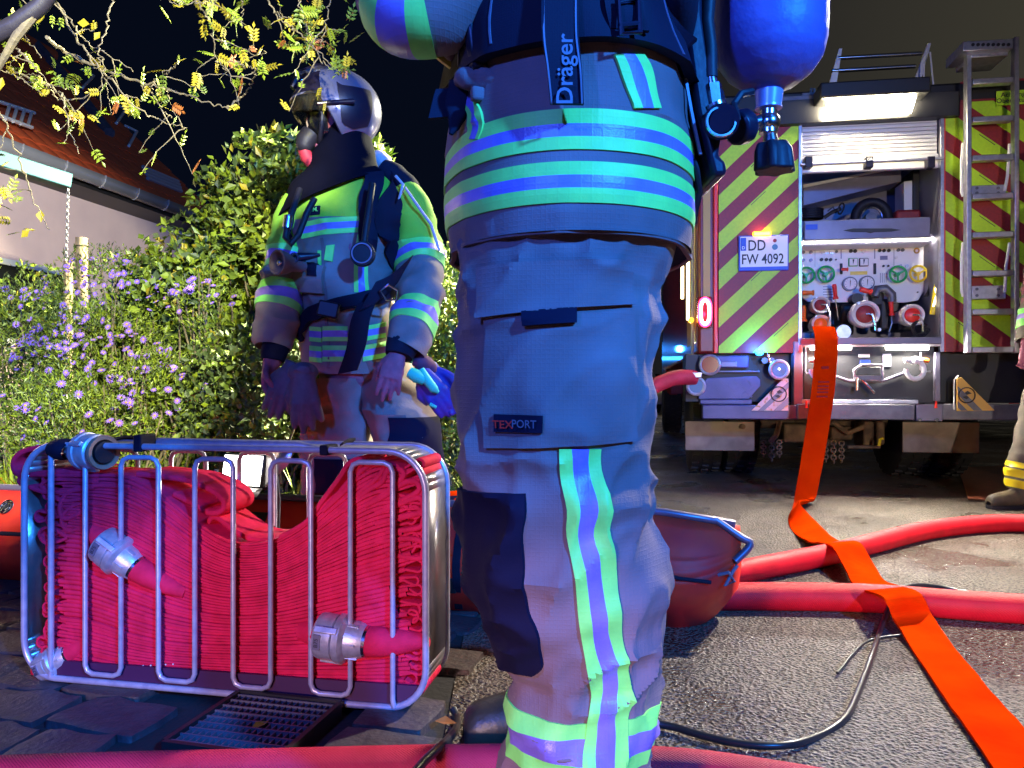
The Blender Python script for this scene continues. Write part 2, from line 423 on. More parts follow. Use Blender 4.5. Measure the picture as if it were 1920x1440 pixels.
def head_geo(mb, M4):
    """head centred at origin, facing local -x ; about .24 high"""
    def T(p): return M4 @ Vector(p)
    def fn(a, b):
        th = pi*a; ph = 2*pi*b
        z = cos(th); r = sin(th); x = r*cos(ph); y = r*sin(ph)
        X = x*.098; Y = y*.076; Z = z*.122
        if z < 0: X *= (1+.10*z) if x < 0 else (1+.35*z); Y *= 1+.30*z
        if x < 0 and -.5 < z < .15: X *= .97
        return T((X, Y, Z))
    mb.grid(fn, 18, 24, cv=True)
    mb.tube([T((-.088,0,.02)), T((-.104,0,-.015)), T((-.112,0,-.032)), T((-.094,0,-.040))], [.009,.012,.015,.012], 8)   # nose
    mb.tube([T((-.086,-.024,-.066)), T((-.096,-.010,-.064)), T((-.098,0,-.065)), T((-.096,.010,-.064)), T((-.086,.024,-.066))], [.004,.006,.007,.006,.004], 8)
    mb.tube([T((-.082,-.02,-.080)), T((-.092,0,-.080)), T((-.082,.02,-.080))], [.005,.007,.005], 8)
    mb.ball(T((-.082, 0, -.104)), .020, 8)
    for s in (-1, 1):
        mb.ball(T((-.076, s*.031, .006)), .013, 8)
        mb.tube([T((-.088, s*.012, .026)), T((-.090, s*.032, .032)), T((-.076, s*.052, .026))], [.007,.007,.005], 8)
        mb.tube([T((.004, s*.074, .03)), T((.016, s*.083, .02)), T((.012, s*.082, -.012)), T((.0, s*.075, -.03))], [.007,.009,.008,.006], 8)
    mb.tube([T((.01,0,-.06)), T((.02,0,-.17))], [.058, .062], 14)

def boot(mb_up, mb_sole, M4, s=1.):
    """boot pointing local -x, ankle above origin, sole on z=0"""
    def T(p): return M4 @ (Vector(p)*s)
    K = [(-.205,0,.035,.012,.028),(-.195,0,.045,.040,.040),(-.14,0,.055,.050,.050),(-.07,0,.065,.055,.048),(-.01,0,.08,.075,.045),(.04,0,.075,.072,.042),(.075,0,.06,.05,.034),(.085,0,.055,.02,.02)]
    def foot(a, b):
        k = catmull(K, a); th = 2*pi*b
        y = cos(th)*k[4]; z = k[2]+sin(th)*k[3]
        return T((k[0], y, max(.012, z)))
    mb_up.grid(foot, 22, 20, cv=True)
    S = Surf([(.01,0,.05,.068,.046),(.015,0,.12,.062,.050),(.02,0,.20,.062,.058),(.025,0,.30,.070,.064)], horiz=True, amp=.003, ns=(20,20,30))
    mb_up.grid(lambda a, b: T(S(a, b)), 10, 20, cv=True)
    out = [(-.212,.0),(-.20,.035),(-.15,.052),(-.08,.050),(0,.044),(.06,.044),(.092,.025),(.095,0)]
    poly = out+[(x, -y) for x, y in reversed(out[1:-1])]
    vs = [T((x, y, 0.0)) for x, y in poly]+[T((x, y, .024)) for x, y in poly]; n = len(poly)
    mb_sole.add(vs, [tuple(range(n)), tuple(range(2*n-1, n-1, -1))]+[((i+1) % n, i, i+n, (i+1) % n+n) for i in range(n)])

# ============================================================ NEAR FIREFIGHTER (cropped by the frame, profile facing left)
YN = .95; kN = YN/F; k1 = 1.0/F
nf = thing('person', 'firefighter standing closest, seen from waist to shin in profile, air cylinder on the back', 'person', (.08, 1.05, 0))
rows = [(1700,958,1200),(1600,950,1203),(1520,943,1206),(1440,941,1212),(1394,948,1220),(1340,952,1228),(1298,962,1233),(1262,972,1236),(1240,958,1238),(1194,932,1239),(1123,903,1239),(1048,889,1237),(977,884,1226),(932,880,1234),(882,872,1217),(840,862,1215),(797,856,1216),(707,856,1218),(650,857,1232),(603,860,1242),(547,861,1240),(500,858,1256),(430,856,1270),(380,856,1265)]
def legkeys(rows, Y, k, ryf):
    return [(((L+R)/2-960)*k, Y(i/(len(rows)-1)) if callable(Y) else Y, H-(py-720)*k, (R-L)/2*k, (R-L)/2*k*ryf) for i, (py, L, R) in enumerate(rows)]
def legfold(u, v, p):
    h = 0
    q = Vector((p.x*5, p.y*5, p.z*9))
    h += .006*noise.noise(q+Vector((3,0,0)))-.0045
    # sharp cloth folds: ridges running slantwise round the leg
    a_ = Vector((p.x*7+p.z*5, p.y*7, p.z*15-p.x*8)); r_ = 1-abs(noise.noise(a_))*2.2
    h += .0115*max(0, r_)**2*(.35+.65*max(0, min(1, (.78-p.z)*4+.4)))
    b_ = Vector((p.x*16-p.z*3, p.y*16, p.z*7+4)); r_ = 1-abs(noise.noise(b_))*2.4
    h += .0070*max(0, r_)**3
    # creases above the boot and at the back of the knee
    for zc, a, wd in ((.50, .010, .030), (.415, .008, .02), (.60,.006,.02), (.69,.006,.02)):
        h -= a*math.exp(-((p.z-zc-.35*(p.x-.08)+.01*noise.noise(q*3))/wd)**2)*(.4+.6*noise.noise(q+Vector((zc*9,0,0))))
    return h
Ln = Surf(legkeys(rows, YN, kN, .88), horiz=True, amp=.0035, ns=(9,9,14), seed=1, fold=legfold)
mb = MB(); Ln.mesh(mb, 150, 110)
trousers = build(mb, 'trousers', M['cloth'], nf, label='grey turnout trousers, leg nearest the camera')
# far leg, stepping out to the boot beyond the foreground hose
far = []
for i, (py, L, R) in enumerate(rows):
    z = H-(py-720)*kN; t = max(0, min(1, (1.0-z)/.95)); Y = 1.18+.44*t
    cx = .065+.055*t; rx = .115-.038*t**1.5
    far.append((cx, Y, max(z, .13), rx, rx*.95))
Lf = Surf(far, horiz=True, amp=.004, seed=4)
mb = MB(); Lf.mesh(mb, 80, 48); build(mb, 'trousers', M['cloth'], nf)
def u_at_z(S, z):
    a, b = 0., 1.
    za = S.raw(0, 0)[0].z; zb = S.raw(1, 0)[0].z
    for _ in range(40):
        m = (a+b)/2
        if (S.raw(m, 0)[0].z < z) == (za < zb): a = m
        else: b = m
    return (a+b)/2
for zb_, S in ((.19, Lf), (.372, Ln)):
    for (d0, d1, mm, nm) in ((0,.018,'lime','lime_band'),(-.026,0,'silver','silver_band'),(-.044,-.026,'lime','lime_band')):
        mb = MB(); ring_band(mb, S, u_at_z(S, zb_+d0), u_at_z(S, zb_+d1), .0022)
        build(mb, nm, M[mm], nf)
# side stripe of the near leg (lime, silver, lime)
def stripe(S, ctr, w0, w1, m, nm, par, base=.0015, th=.0022, n=60):
    """ctr: list of (py, xl, xr) for this strip"""
    uv = [(S.inv(xl, py), S.inv(xr, py)) for py, xl, xr in ctr]
    def fn(a, b, o):
        l = catmull([q[0] for q in uv], a); r = catmull([q[1] for q in uv], a)
        return S(l[0]*(1-b)+r[0]*b, l[1]*(1-b)+r[1]*b, o+base)
    mb = MB(); sheet(mb, fn, n, 4, th); return build(mb, nm, M[m], par)
sp = [(842,1048,1071,1103,1125),(900,1051,1076,1106,1131),(980,1062,1085,1115,1143),(1060,1073,1095,1124,1153),(1120,1081,1103,1131,1158),(1178,1087,1110,1138,1163),(1220,1094,1116,1148,1170),(1270,1103,1128,1156,1178),(1330,1105,1124,1156,1178),(1380,1098,1118,1152,1175),(1440,1092,1117,1150,1172),(1530,1092,1117,1150,1172)]
stripe(Ln, [(r[0], r[1], r[2]) for r in sp], 0, 0, 'lime', 'lime_stripe', nf)
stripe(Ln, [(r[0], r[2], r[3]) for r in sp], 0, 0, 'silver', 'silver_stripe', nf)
stripe(Ln, [(r[0], r[3], r[4]) for r in sp], 0, 0, 'lime', 'lime_stripe', nf)
# knee pad
kp = [(925,881,986),(980,887,985),(1050,893,984),(1110,903,986),(1150,915,994),(1190,934,1010),(1225,955,1016),(1252,972,1018),(1266,985,1004)]
kuv = [(Ln.inv(xl+3, py), Ln.inv(xr, py)) for py, xl, xr in kp]
def kfn(a, b, o):
    l = catmull([(q[0][0], q[0][1]-.10) for q in kuv], a); r = catmull([q[1] for q in kuv], a)
    return Ln(l[0]*(1-b)+r[0]*b, l[1]*(1-b)+r[1]*b, o+.0015)
mb = MB(); sheet(mb, kfn, 40, 24, .006); build(mb, 'knee_pad', M['dkpad'], nf)
# thigh pocket with flap, closing tab and badge
mb = MB(); px_patch(mb, Ln, [(918,560),(1172,545),(1186,826),(914,840)], .007, 30, 30); pk = build(mb, 'pocket', M['cloth'], nf)
mb = MB(); px_patch(mb, Ln, [(909,505),(1176,494),(1178,572),(906,598)], .006, 20, 30, base=.009); build(mb, 'pocket_flap', M['cloth'], pk)
mb = MB(); px_patch(mb, Ln, [(985,585),(1078,578),(1078,606),(986,613)], .004, 6, 12, base=.011); build(mb, 'pocket_tab', M['dkpad'], pk)
mb = MB(); px_patch(mb, Ln, [(935,776),(1019,779),(1018,811),(935,809)], .002, 6, 16, base=.009); bd = build(mb, 'badge', M['dkpad'], pk)
def wrap_text(S, s, size, px, py, m, par, nm, base, rot=0., sc_x=1., ang=0.):
    vs, fs = text_geo(s, size); mb = MB()
    u, v = S.inv(px, py); c = S(u, v); N = S.normal(u, v)
    right = Vector((0,0,1)).cross(N).normalized()*-1
    if right.x < 0: right = -right
    up = Vector((0,0,1)); up = (up-N*up.dot(N)).normalized()
    R = right*cos(ang)+up*sin(ang); U = up*cos(ang)-right*sin(ang)
    mb.add([c+N*base+R*q.x*sc_x+U*q.y for q in vs], fs)
    return build(mb, nm, M[m], par, flat=True)
wrap_text(Ln, 'TEX', .0125, 952, 794, 'red', bd, 'lettering', .0135, sc_x=1.15)
wrap_text(Ln, 'PORT', .0125, 995, 795, 'mid', bd, 'lettering', .0135, sc_x=1.05)
# boots
for nm, pos, rz in (('boot', (.062, .95, 0), 0), ('boot', (.125, 1.63, 0), .12)):
    up = MB(); so = MB(); T4 = Matrix.Translation(pos) @ Matrix.Rotation(rz, 4, 'Z') @ Matrix.Scale(.97 if pos[1] < 1 else 1.12, 4)
    boot(up, so, T4); b = build(up, 'boot', mat('boot_leather', (.05,.035,.02), .4, col2=(.025,.02,.015), nscale=20, bump=.4, bscale=70), nf, sharp=60)
    build(so, 'sole', M['rubber'], b)
    for i, dx in enumerate((-.100, -.085, -.070)):
        mb = MB(); mb.tube([T4 @ Vector((dx, y, .112-abs(y)*.35)) for y in (-.045,-.03,-.015,0,.015,.03,.045)], .0035, 6); build(mb, 'toe_rib', M['gold'], b)
# jacket
JN = [(.943,842,1291),(.984,838,1294),(1.033,837,1293),(1.076,842,1290),(1.106,847,1277),(1.146,856,1272),(1.176,862,1252),(1.217,876,1232),(1.252,888,1222),(1.287,900,1220),(1.36,900,1222),(1.44,905,1222),(1.50,925,1212),(1.545,970,1180),(1.575,1010,1130),(1.60,1025,1110)]
jk = [(((L+R)/2-960)*k1, 1.02, z, (R-L)/2*k1, (.205 if z < 1.25 else .205) if z < 1.5 else .205-(z-1.5)*1.2) for z, L, R in JN]
def jfold(u, v, p):
    q = Vector((p.x*4, p.y*4, p.z*3)); r_ = 1-abs(noise.noise(Vector((p.x*9, p.y*9, p.z*5+2))))*2.4
    hem = max(0, min(1, (.985-p.z)/.045))
    return .006*noise.noise(q)+hem*.012*noise.noise(Vector((p.x*8, p.y*8, 4)))-hem*.006+.006*max(0, r_)**2*(1 if p.z < .975 or p.z > 1.08 else .35)
Jn = Surf(jk, horiz=True, amp=.0022, ns=(6,6,8), seed=2, fold=jfold, sq=.94)
mb = MB(); Jn.mesh(mb, 110, 120); jacket = build(mb, 'jacket', M['cloth'], nf)
mb = MB(); mb.grid(lambda a, b: (lambda p: (p[0]*.985+.015*Vector((.075,1.02,.95)) if 0 else Vector((.075+(p[0].x-.075)*(1-.5*a), 1.02+(p[0].y-1.02)*(1-.5*a), .946+.02*a))))(Jn.raw(0, b)), 3, 60, cv=True)
build(mb, 'jacket_lining', M['black_cloth'], nf)
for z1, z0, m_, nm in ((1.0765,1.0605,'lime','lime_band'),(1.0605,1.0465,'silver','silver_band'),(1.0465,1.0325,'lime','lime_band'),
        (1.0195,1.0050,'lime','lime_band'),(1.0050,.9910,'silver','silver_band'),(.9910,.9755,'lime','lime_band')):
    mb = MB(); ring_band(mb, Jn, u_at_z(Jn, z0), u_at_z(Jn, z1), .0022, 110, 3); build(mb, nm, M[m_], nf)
mb = MB(); ring_band(mb, Jn, u_at_z(Jn, .9475), u_at_z(Jn, .9435), .004, 110, 2); build(mb, 'hem', M['cloth'], nf)
# vertical tapes: toward the shoulder at the back, and at the front
for rowsv in ([(104,1150,1166,1187,1205),(130,1160,1178,1201,1219),(165,1172,1188,1212,1226),(204,1186,1202,1222,1236)],
              [(168,868,873,884,892),(200,874,881,893,900),(235,880,890,902,909),(262,878,884,895,900)]):
    for a, m_, nm in ((1,'lime','lime_stripe'),(2,'silver','silver_stripe'),(3,'lime','lime_stripe')):
        stripe(Jn, [(r[0], r[a], r[a+1]) for r in rowsv], 0, 0, m_, nm, nf, n=16)
# raised arm: elbow forward, hand at the mask
Ar = Surf([(*P(1045,-300,.93), .085,.08),(*P(960,-170,.90), .08,.075),(*P(860,-50,.88), .070,.068),(*P(800,-3,.87), .064,.064),(*P(772,-30,.88), .060,.062),(*P(785,-150,.92), .056,.056),(*P(825,-330,.97), .050,.05),(*P(850,-400,1.0), .046,.046)], ref=(0,1,0), amp=.006, ns=(12,12,12), seed=5)
mb = MB(); Ar.mesh(mb, 70, 48); build(mb, 'sleeve', M['cloth'], nf)
for a, b, m_ in ((.235,.265,'lime'),(.265,.30,'silver'),(.30,.33,'lime'),(.435,.46,'lime'),(.46,.49,'silver'),(.49,.515,'lime'),(.60,.625,'lime'),(.625,.66,'silver'),(.66,.69,'lime')):
    mb = MB(); ring_band(mb, Ar, a, b, .0025, 40); build(mb, 'lime_band' if m_ == 'lime' else 'silver_band', M[m_], nf)
Ar2 = Surf([(*P(1100,-300,1.22), .085,.08),(*P(1020,-150,1.25), .075,.07),(*P(960,-40,1.25), .062,.062),(*P(935,-60,1.22), .058,.06),(*P(930,-250,1.12), .05,.05),(*P(930,-380,1.06), .046,.046)], ref=(0,1,0), amp=.006, seed=6)
mb = MB(); Ar2.mesh(mb, 50, 32); build(mb, 'sleeve', M['cloth'], nf)
# one continuous body inside the suit
mb = MB()
hd = P(1050,-620,1.03)
hd.z = 1.70; hd.x = .03
body_geo(mb, [([(.07,1.02,.90),(.08,1.02,1.2),(.08,1.02,1.45),(.06,1.02,1.55)],[.13,.12,.14,.06]),
    ([(.08,.96,.9),(.07,.95,.5),(.085,.95,.12)],[.08,.055,.045]), ([(.08,1.15,.9),(.10,1.35,.5),(.125,1.62,.12)],[.08,.055,.045]),
    ([(.085,.95,.10),(-.08,.95,.05)],[.04,.03]), ([(.125,1.62,.10),(-.04,1.60,.05)],[.04,.03]),
    ([P(1045,-300,.96),P(860,-50,.88),P(790,-10,.88),P(785,-150,.92),P(850,-410,1.0)],[.05,.042,.036,.032,.026]),
    ([P(1100,-300,1.2),P(960,-60,1.25),P(930,-250,1.12),P(930,-390,1.06)],[.05,.04,.034,.026])])
head_geo(mb, Matrix.Translation(hd))
hand_geo(mb, frame(P(850,-405,1.0), (.3,-.9,0), (.9,.3,.2)) @ Matrix.Rotation(pi, 4, 'X'), 1., (.6,.6,.6,.6))
hand_geo(mb, frame(P(930,-385,1.06), (.3,.9,0), (.9,.3,.2)) @ Matrix.Rotation(pi, 4, 'X'), 1., (.6,.6,.6,.6))
body = build(mb, 'body', M['skin'], nf); remesh(body, .008)
def helmet(par, M4, mats, simple=False):
    def T(p): return M4 @ Vector(p)
    def shell(a, b, o=0.):
        ph = 2*pi*b; c = -cos(ph)
        k = min(1, max(0, (c+.05)/.65)); k = k*k*(3-2*k)
        zc = -.80*(1-k)+.16*k
        th = a*math.acos(zc)
        x = sin(th)*cos(ph); y = sin(th)*sin(ph); z = cos(th)
        lip = .012*k*max(0, a-.85)/.15
        return T((x*((.165 if x > 0 else .155)+o+lip), y*(.128+o), z*(.150+o)+.012))
    mb = MB(); mb.grid(shell, 34, 56, cv=True)
    sh = build(mb, 'helmet', mats, par, sharp=60); 
    so = sh.modifiers.new('t', 'SOLIDIFY'); so.thickness = .005
    rim = [shell(1, j/56) for j in range(56)]
    mb = MB(); mb.tube(rim, .0045, 6, closed=True); build(mb, 'helmet_rim', M['plastic'], sh)
    mb = MB(); mb.tube([T((-.155,0,.085)), T((-.13,0,.128)), T((-.06,0,.160)), T((.02,0,.168)), T((.10,0,.140))], [.010,.020,.022,.018,.008], 10, ref=(0,1,0), flat=1.6)
    build(mb, 'helmet_crest', M['plastic'], sh)
    mb = MB(); sheet(mb, lambda a, b, o: shell(.50+.46*a, .5+(b-.5)*(.30+.06*a), .002+o), 12, 20, .004); build(mb, 'helmet_front_trim', M['plastic'], sh)
    for s in (-1, 1):
        def side(a, b, o):
            bb = .735+.135*b-.02*a*(b-.5); aa = .50+(.40-.10*abs(b-.45))*a
            return shell(aa, bb if s < 0 else 1-bb, .003+o)
        mb = MB(); sheet(mb, side, 10, 14, .006); build(mb, 'helmet_side_panel', M['plastic'], sh)
        mb = MB(); mb.cyl(T((-.055, s*.128, -.005)), T((.04, s*.145, .0)), .009, .012, 10); build(mb, 'mask_adapter', M['plastic'], sh)
        mb = MB(); mb.cyl(T((-.088, s*.122, -.008)), T((-.052, s*.128, -.005)), .009, n=10); build(mb, 'adapter_clip', M['chrome'], sh)
    return sh
helmet(nf, Matrix.Translation(hd+Vector((0,0,.035))), [mat('helmet_shell_grey', (.5,.5,.5), .25, .6)])
# harness: hip belt, hanging strap with lettering, buckle, back plate, shoulder straps
hb = lambda pts, wdt, m_, nm, base=.006, th=.006, par=nf: build((lambda b: (px_strap(b, Jn, pts, wdt, th, base), b)[1])(MB()), nm, M[m_], par)
belt = MB(); ub0, ub1 = u_at_z(Jn, 1.152), u_at_z(Jn, 1.32)
def beltfn(a, b, o):
    v = b; sag = .020*max(0, sin(2*pi*(v-.5)))
    p = Jn(ub0+(ub1-ub0)*a-.018*max(0, sin(pi*(v-.45)*2)), v, o+.006); return p
sheet(belt, beltfn, 8, 110, .012); belt = build(belt, 'hip_belt', M['web'], nf)
for vv in (.60, .66, .72, .80, .87):
    mb = MB(); sheet(mb, lambda a, b, o: Jn(ub0+(ub1-ub0)*(.06+.88*a)-.018, vv+.002*b, o+.018), 8, 2, .0012); build(mb, 'seam', M['mid'], belt)
st = MB(); ribbon(st, [P(1050,-60,.785), P(1050,60,.782), P(1058,130,.784), P(1063,196,.79)], [Vector((.019,.001,0)), Vector((.019,.001,0)), Vector((.018,.001,0)), Vector((.0175,.001,0))], (0,-1,0), .004, nsub=8)
st = build(st, 'hanging_strap', M['web'], nf)
vs, fs = text_geo('Dräger', .0235); mb = MB()
mb.add([P(1060,131,.779)+Vector((-q.y*1.02, -.0015, q.x*1.08)) for q in vs], fs); build(mb, 'lettering', M['mid'], st, flat=True)
for sx_ in (-.0165, .0165):
    mb = MB(); ribbon(mb, [P(1050,-60,.781)+Vector((sx_,0,0)), P(1050,60,.778)+Vector((sx_,0,0)), P(1058,130,.779)+Vector((sx_,0,0)), P(1063,194,.785)+Vector((sx_*.95,0,0))], Vector((.0009,0,0)), (0,-1,0), .001, nsub=8)
    build(mb, 'edge_stitching', M['mid'], st)
# second wide strap, buckle frame at the side
st2 = MB(); ribbon(st2, [P(1165,-60,.80), P(1170,10,.795), P(1180,58,.80)], Vector((.021,.003,0)), (0,-1,0), .004, nsub=6); st2 = build(st2, 'side_strap', M['web'], nf)
mb = MB(); c = [P(1158,2,.785), P(1196,0,.79), P(1200,60,.79), P(1166,64,.785)]
mb.tube([c[0],c[1],c[2],c[3]], .0035, 8, closed=True); mb.tube([P(1160,48,.785), P(1198,44,.79)], .003, 8); build(mb, 'buckle_frame', M['plastic'], nf)
mb = MB(); mb.box(-.024,.024,-.008,.008,-.030,.030, Matrix.Translation(P(912,82,.87)) @ Matrix.Rotation(.5,4,'Z') @ Matrix.Rotation(-.15,4,'Y')); bk = build(mb, 'buckle', M['plastic'], nf, bev=.004)
for dz in (-.012, .012):
    mb = MB(); mb.box(-.018,.018,-.013,-.009,-.005,.005, Matrix.Translation(P(912,82,.87)+Vector((0,0,dz))) @ Matrix.Rotation(.5,4,'Z')); build(mb, 'buckle_bar', M['chrome'], bk, bev=.001)
mb = MB(); mb.tube([P(884,62,.87), P(882,100,.87), P(888,128,.86), P(893,95,.86), P(892,60,.87)], .002, 6, closed=True); build(mb, 'wire_loop', M['chrome'], bk)
# loose cloth knot and dangling strap ends at the front
mb = MB(); Kn = Surf([(*P(862,160,.90),.004,.006),(*P(878,148,.88),.012,.014),(*P(905,148,.87),.013,.012),(*P(940,154,.86),.008,.009),(*P(968,146,.86),.004,.004)], ref=(0,0,1), amp=.004, ns=(40,40,40))
Kn.mesh(mb, 30, 20); build(mb, 'knotted_cloth', M['cloth'], nf)
mb = MB(); Kn2 = Surf([(*P(868,160,.90),.018,.008),(*P(858,190,.90),.014,.006),(*P(852,230,.90),.008,.006),(*P(846,252,.90),.002,.003)], ref=(1,0,0), amp=.003, ns=(40,40,40)); Kn2.mesh(mb, 20, 16); build(mb, 'loose_strap', M['black_cloth'], nf)
mb = MB(); ribbon(mb, [P(842,168,.91), P(838,180,.91), P(828,222,.91)], Vector((.015,.002,.002)), (0,-1,0), .005, nsub=6); build(mb, 'strap_end', M['web'], nf)
mb = MB(); mb.box(-.012,.012,-.006,.006,-.008,.008, Matrix.Translation(P(902,178,.865)) @ Matrix.Rotation(.4,4,'Z')); build(mb, 'clip', M['cloth'], nf, bev=.003)
mb = MB(); Sd = Surf([(*P(905,-40,.93),.028,.02),(*P(890,10,.92),.022,.016),(*P(868,60,.92),.028,.016),(*P(858,95,.91),.018,.012),(*P(860,112,.91),.006,.006)], ref=(1,0,0), amp=.006, ns=(30,30,30)); Sd.mesh(mb, 30, 20); build(mb, 'chest_flap', M['cloth'], nf)
mb = MB(); ribbon(mb, [P(800,66,.93), P(822,86,.925), P(842,102,.92), P(856,112,.915)], Vector((.006,0,.012)), (0,-1,.3), .003, nsub=6); build(mb, 'drag_strap', M['gold'], nf)
# back plate frame and pads at the back
bp = MB()
pl = [(1262,-120),(1268,0),(1282,90),(1290,150),(1300,220),(1318,290),(1330,338),(1356,336),(1354,310),(1340,300),(1346,262),(1360,240),(1352,180),(1334,160),(1322,110),(1312,40),(1308,-120)]
bp.prism([((x-960)*kN, H-(y-720)*kN) for x, y in pl], .93, 1.12); bplate = build(bp, 'back_plate', M['plastic'], nf, bev=.006)
mb = MB(); ribbon(mb, [P(1268,60,.92), P(1282,130,.92), P(1296,210,.92), P(1313,290,.925)], Vector((.0016,0,.0)), (0,-1,0), .003, nsub=6); build(mb, 'plate_rib', M['mid'], bplate)
mb = MB(); Pd = Surf([(*P(1235,-160,.97),.03,.10),(*P(1238,-20,.97),.034,.12),(*P(1236,60,.97),.038,.13),(*P(1238,110,.98),.028,.11),(*P(1236,150,.99),.008,.05)], horiz=True, amp=.003, seed=9); Pd.mesh(mb, 30, 30); build(mb, 'lumbar_pad', M['black_cloth'], nf)
mb = MB(); ribbon(mb, [P(1190,-70,.86), P(1222,0,.86), P(1252,60,.88), P(1288,92,.91)], Vector((.012,.0,.010)), (-.2,-1,0), .006, nsub=8); build(mb, 'waist_strap', M['web'], nf)
mb = MB(); mb.cyl(P(1352,228,.93), P(1352,228,.895), .021, n=24); mb.cyl(P(1352,228,.895), P(1352,228,.890), .013, n=24); rg = build(mb, 'pressure_reducer', M['plastic'], nf)
mb = MB(); mb.tube([P(1352+31*cos(t)*.86, 228+31*sin(t)*.86, .893) for t in [i*pi/12 for i in range(24)]], .0022, 6, closed=True); build(mb, 'reducer_ring', M['chrome'], rg)
mb = MB(); mb.cyl(P(1340,196,.935), P(1335,160,.935), .011, .012, 6); mb.cyl(P(1335,160,.935), P(1333,146,.935), .008, .007, 10); mb.cyl(P(1343,205,.935), P(1340,196,.935), .014, .014, 10); build(mb, 'hose_fitting', M['chrome'], rg)
mb = MB(); mb.tube([P(1333,146,.935), P(1332,90,.935), P(1326,40,.935), P(1330,-20,.935), P(1335,-120,.94)], .0085, 10); build(mb, 'air_hose', M['rubber'], nf)
mb = MB(); mb.tube([P(1340,206,.92), P(1372,238,.93), P(1382,222,.95), P(1376,196,.97), P(1390,176,.97), P(1410,172,.98)], .005, 8); build(mb, 'pressure_line', M['rubber'], nf)
# cylinder, valve, hand wheel
YB = 1.02; cb = P(1442, 0, YB); kb = YB/F
prof = [(.0165, 172),(.019,168),(.035,160),(.055,138),(.068,112),(.0745,80),(.0765,45),(.077,0),(.077,-500),(.06,-560),(.02,-590),(.001,-592)]
mb = MB(); Mz = Matrix.Translation((cb.x, YB, 0)) @ Matrix.Rotation(0.0, 4, 'Y')
def bumpy(r, h): return (r, H-(h-720)*kb)
pf = []
for i in range(len(prof)-1):
    for t in range(3):
        f = t/3; pf.append(bumpy(prof[i][0]*(1-f)+prof[i+1][0]*f, prof[i][1]*(1-f)+prof[i+1][1]*f))
pf.append(bumpy(*prof[-1]))
mb.lathe(pf, Mz, 40)
mb.v = [v+Vector((noise.noise(v*9)*.003, noise.noise(v*9+Vector((7,0,0)))*.003, 0)) for v in mb.v]
cyl = build(mb, 'air_cylinder', mat('cylinder_cover', (.10,.09,.30), .5, col2=(.08,.07,.26), nscale=14, bump=.3, bscale=60, bdist=.006), nf)
mb = MB(); mb.cyl(P(1442,172,YB), P(1441,200,YB), .0185, .0165, 20); mb.cyl(P(1441,200,YB), P(1441,204,YB), .0175, .0175, 20); vn = build(mb, 'valve_neck', mat('neck_ring', (.35,.33,.55), .3, .3), cyl)
mb = MB(); mb.cyl(P(1441,204,YB), P(1441,250,YB), .0115, .0125, 12); mb.cyl(P(1441,226,YB), P(1402,232,YB), .0095, .009, 12); mb.ball(P(1441,230,YB), .0155, 10); mb.cyl(P(1443,246,YB), P(1445,268,YB), .008, .011, 12); build(mb, 'cylinder_valve', M['chrome'], cyl)
mb = MB(); mb.cyl(P(1378,240,YB-.01), P(1400,236,YB), .0235, .0235, 12); build(mb, 'connector_wheel', M['plastic'], cyl, bev=.004)
hwv = []
for i in range(24):
    t = 2*pi*i/24; r = .0245*(1+.10*(1 if i % 4 < 2 else -1)); hwv.append((r*cos(t), r*sin(t)))
mb = MB(); z0 = P(0,268,YB).z; z1 = P(0,322,YB).z; cx = P(1448,268,YB).x; n = 24
mb.add([(cx+x*.78, YB+y*.78, z0) for x, y in hwv]+[(cx+.002+x*1.0, YB+y*1.0, z0-.012) for x, y in hwv]+[(cx+.003+x*1.08, YB+y*1.08, z1) for x, y in hwv],
   [tuple(range(n-1,-1,-1)), tuple(range(2*n, 3*n))]+[(i, (i+1) % n, n+(i+1) % n, n+i) for i in range(n)]+[(n+i, n+(i+1) % n, 2*n+(i+1) % n, 2*n+i) for i in range(n)])
build(mb, 'valve_handwheel', M['rubber'], cyl, bev=.003)
mb = MB(); mb.tube([P(1300,300,.93), P(1306,318,.93), P(1312,360,.95), P(1300,420,.98), P(1296,300,.93)], .004, 8, closed=True); build(mb, 'hanging_cord', M['rubber'], nf)
# ============================================================ SECOND FIREFIGHTER (breathing mask, standing behind the stretcher)
Y2 = 3.10; k2 = Y2/F
sf = thing('person', 'firefighter in mask and shiny helmet facing left, green-shouldered jacket, behind the hose basket', 'person', (-.62, Y2, 0))
def K2(px, py, rx, ry, Y=Y2): p = P(px, py, Y); return (p.x, p.y, p.z, rx*k2, ry*k2)
def fold2(u, v, p):
    q = Vector((p.x*5, p.y*5, p.z*4)); r_ = 1-abs(noise.noise(Vector((p.x*6+p.z*4, p.y*6, p.z*9))))*2.3
    return (.012*noise.noise(q)+.016*max(0, r_)**2)*max(0, min(1, (1.50-p.z)*8))
CM = [M['cloth_far']]
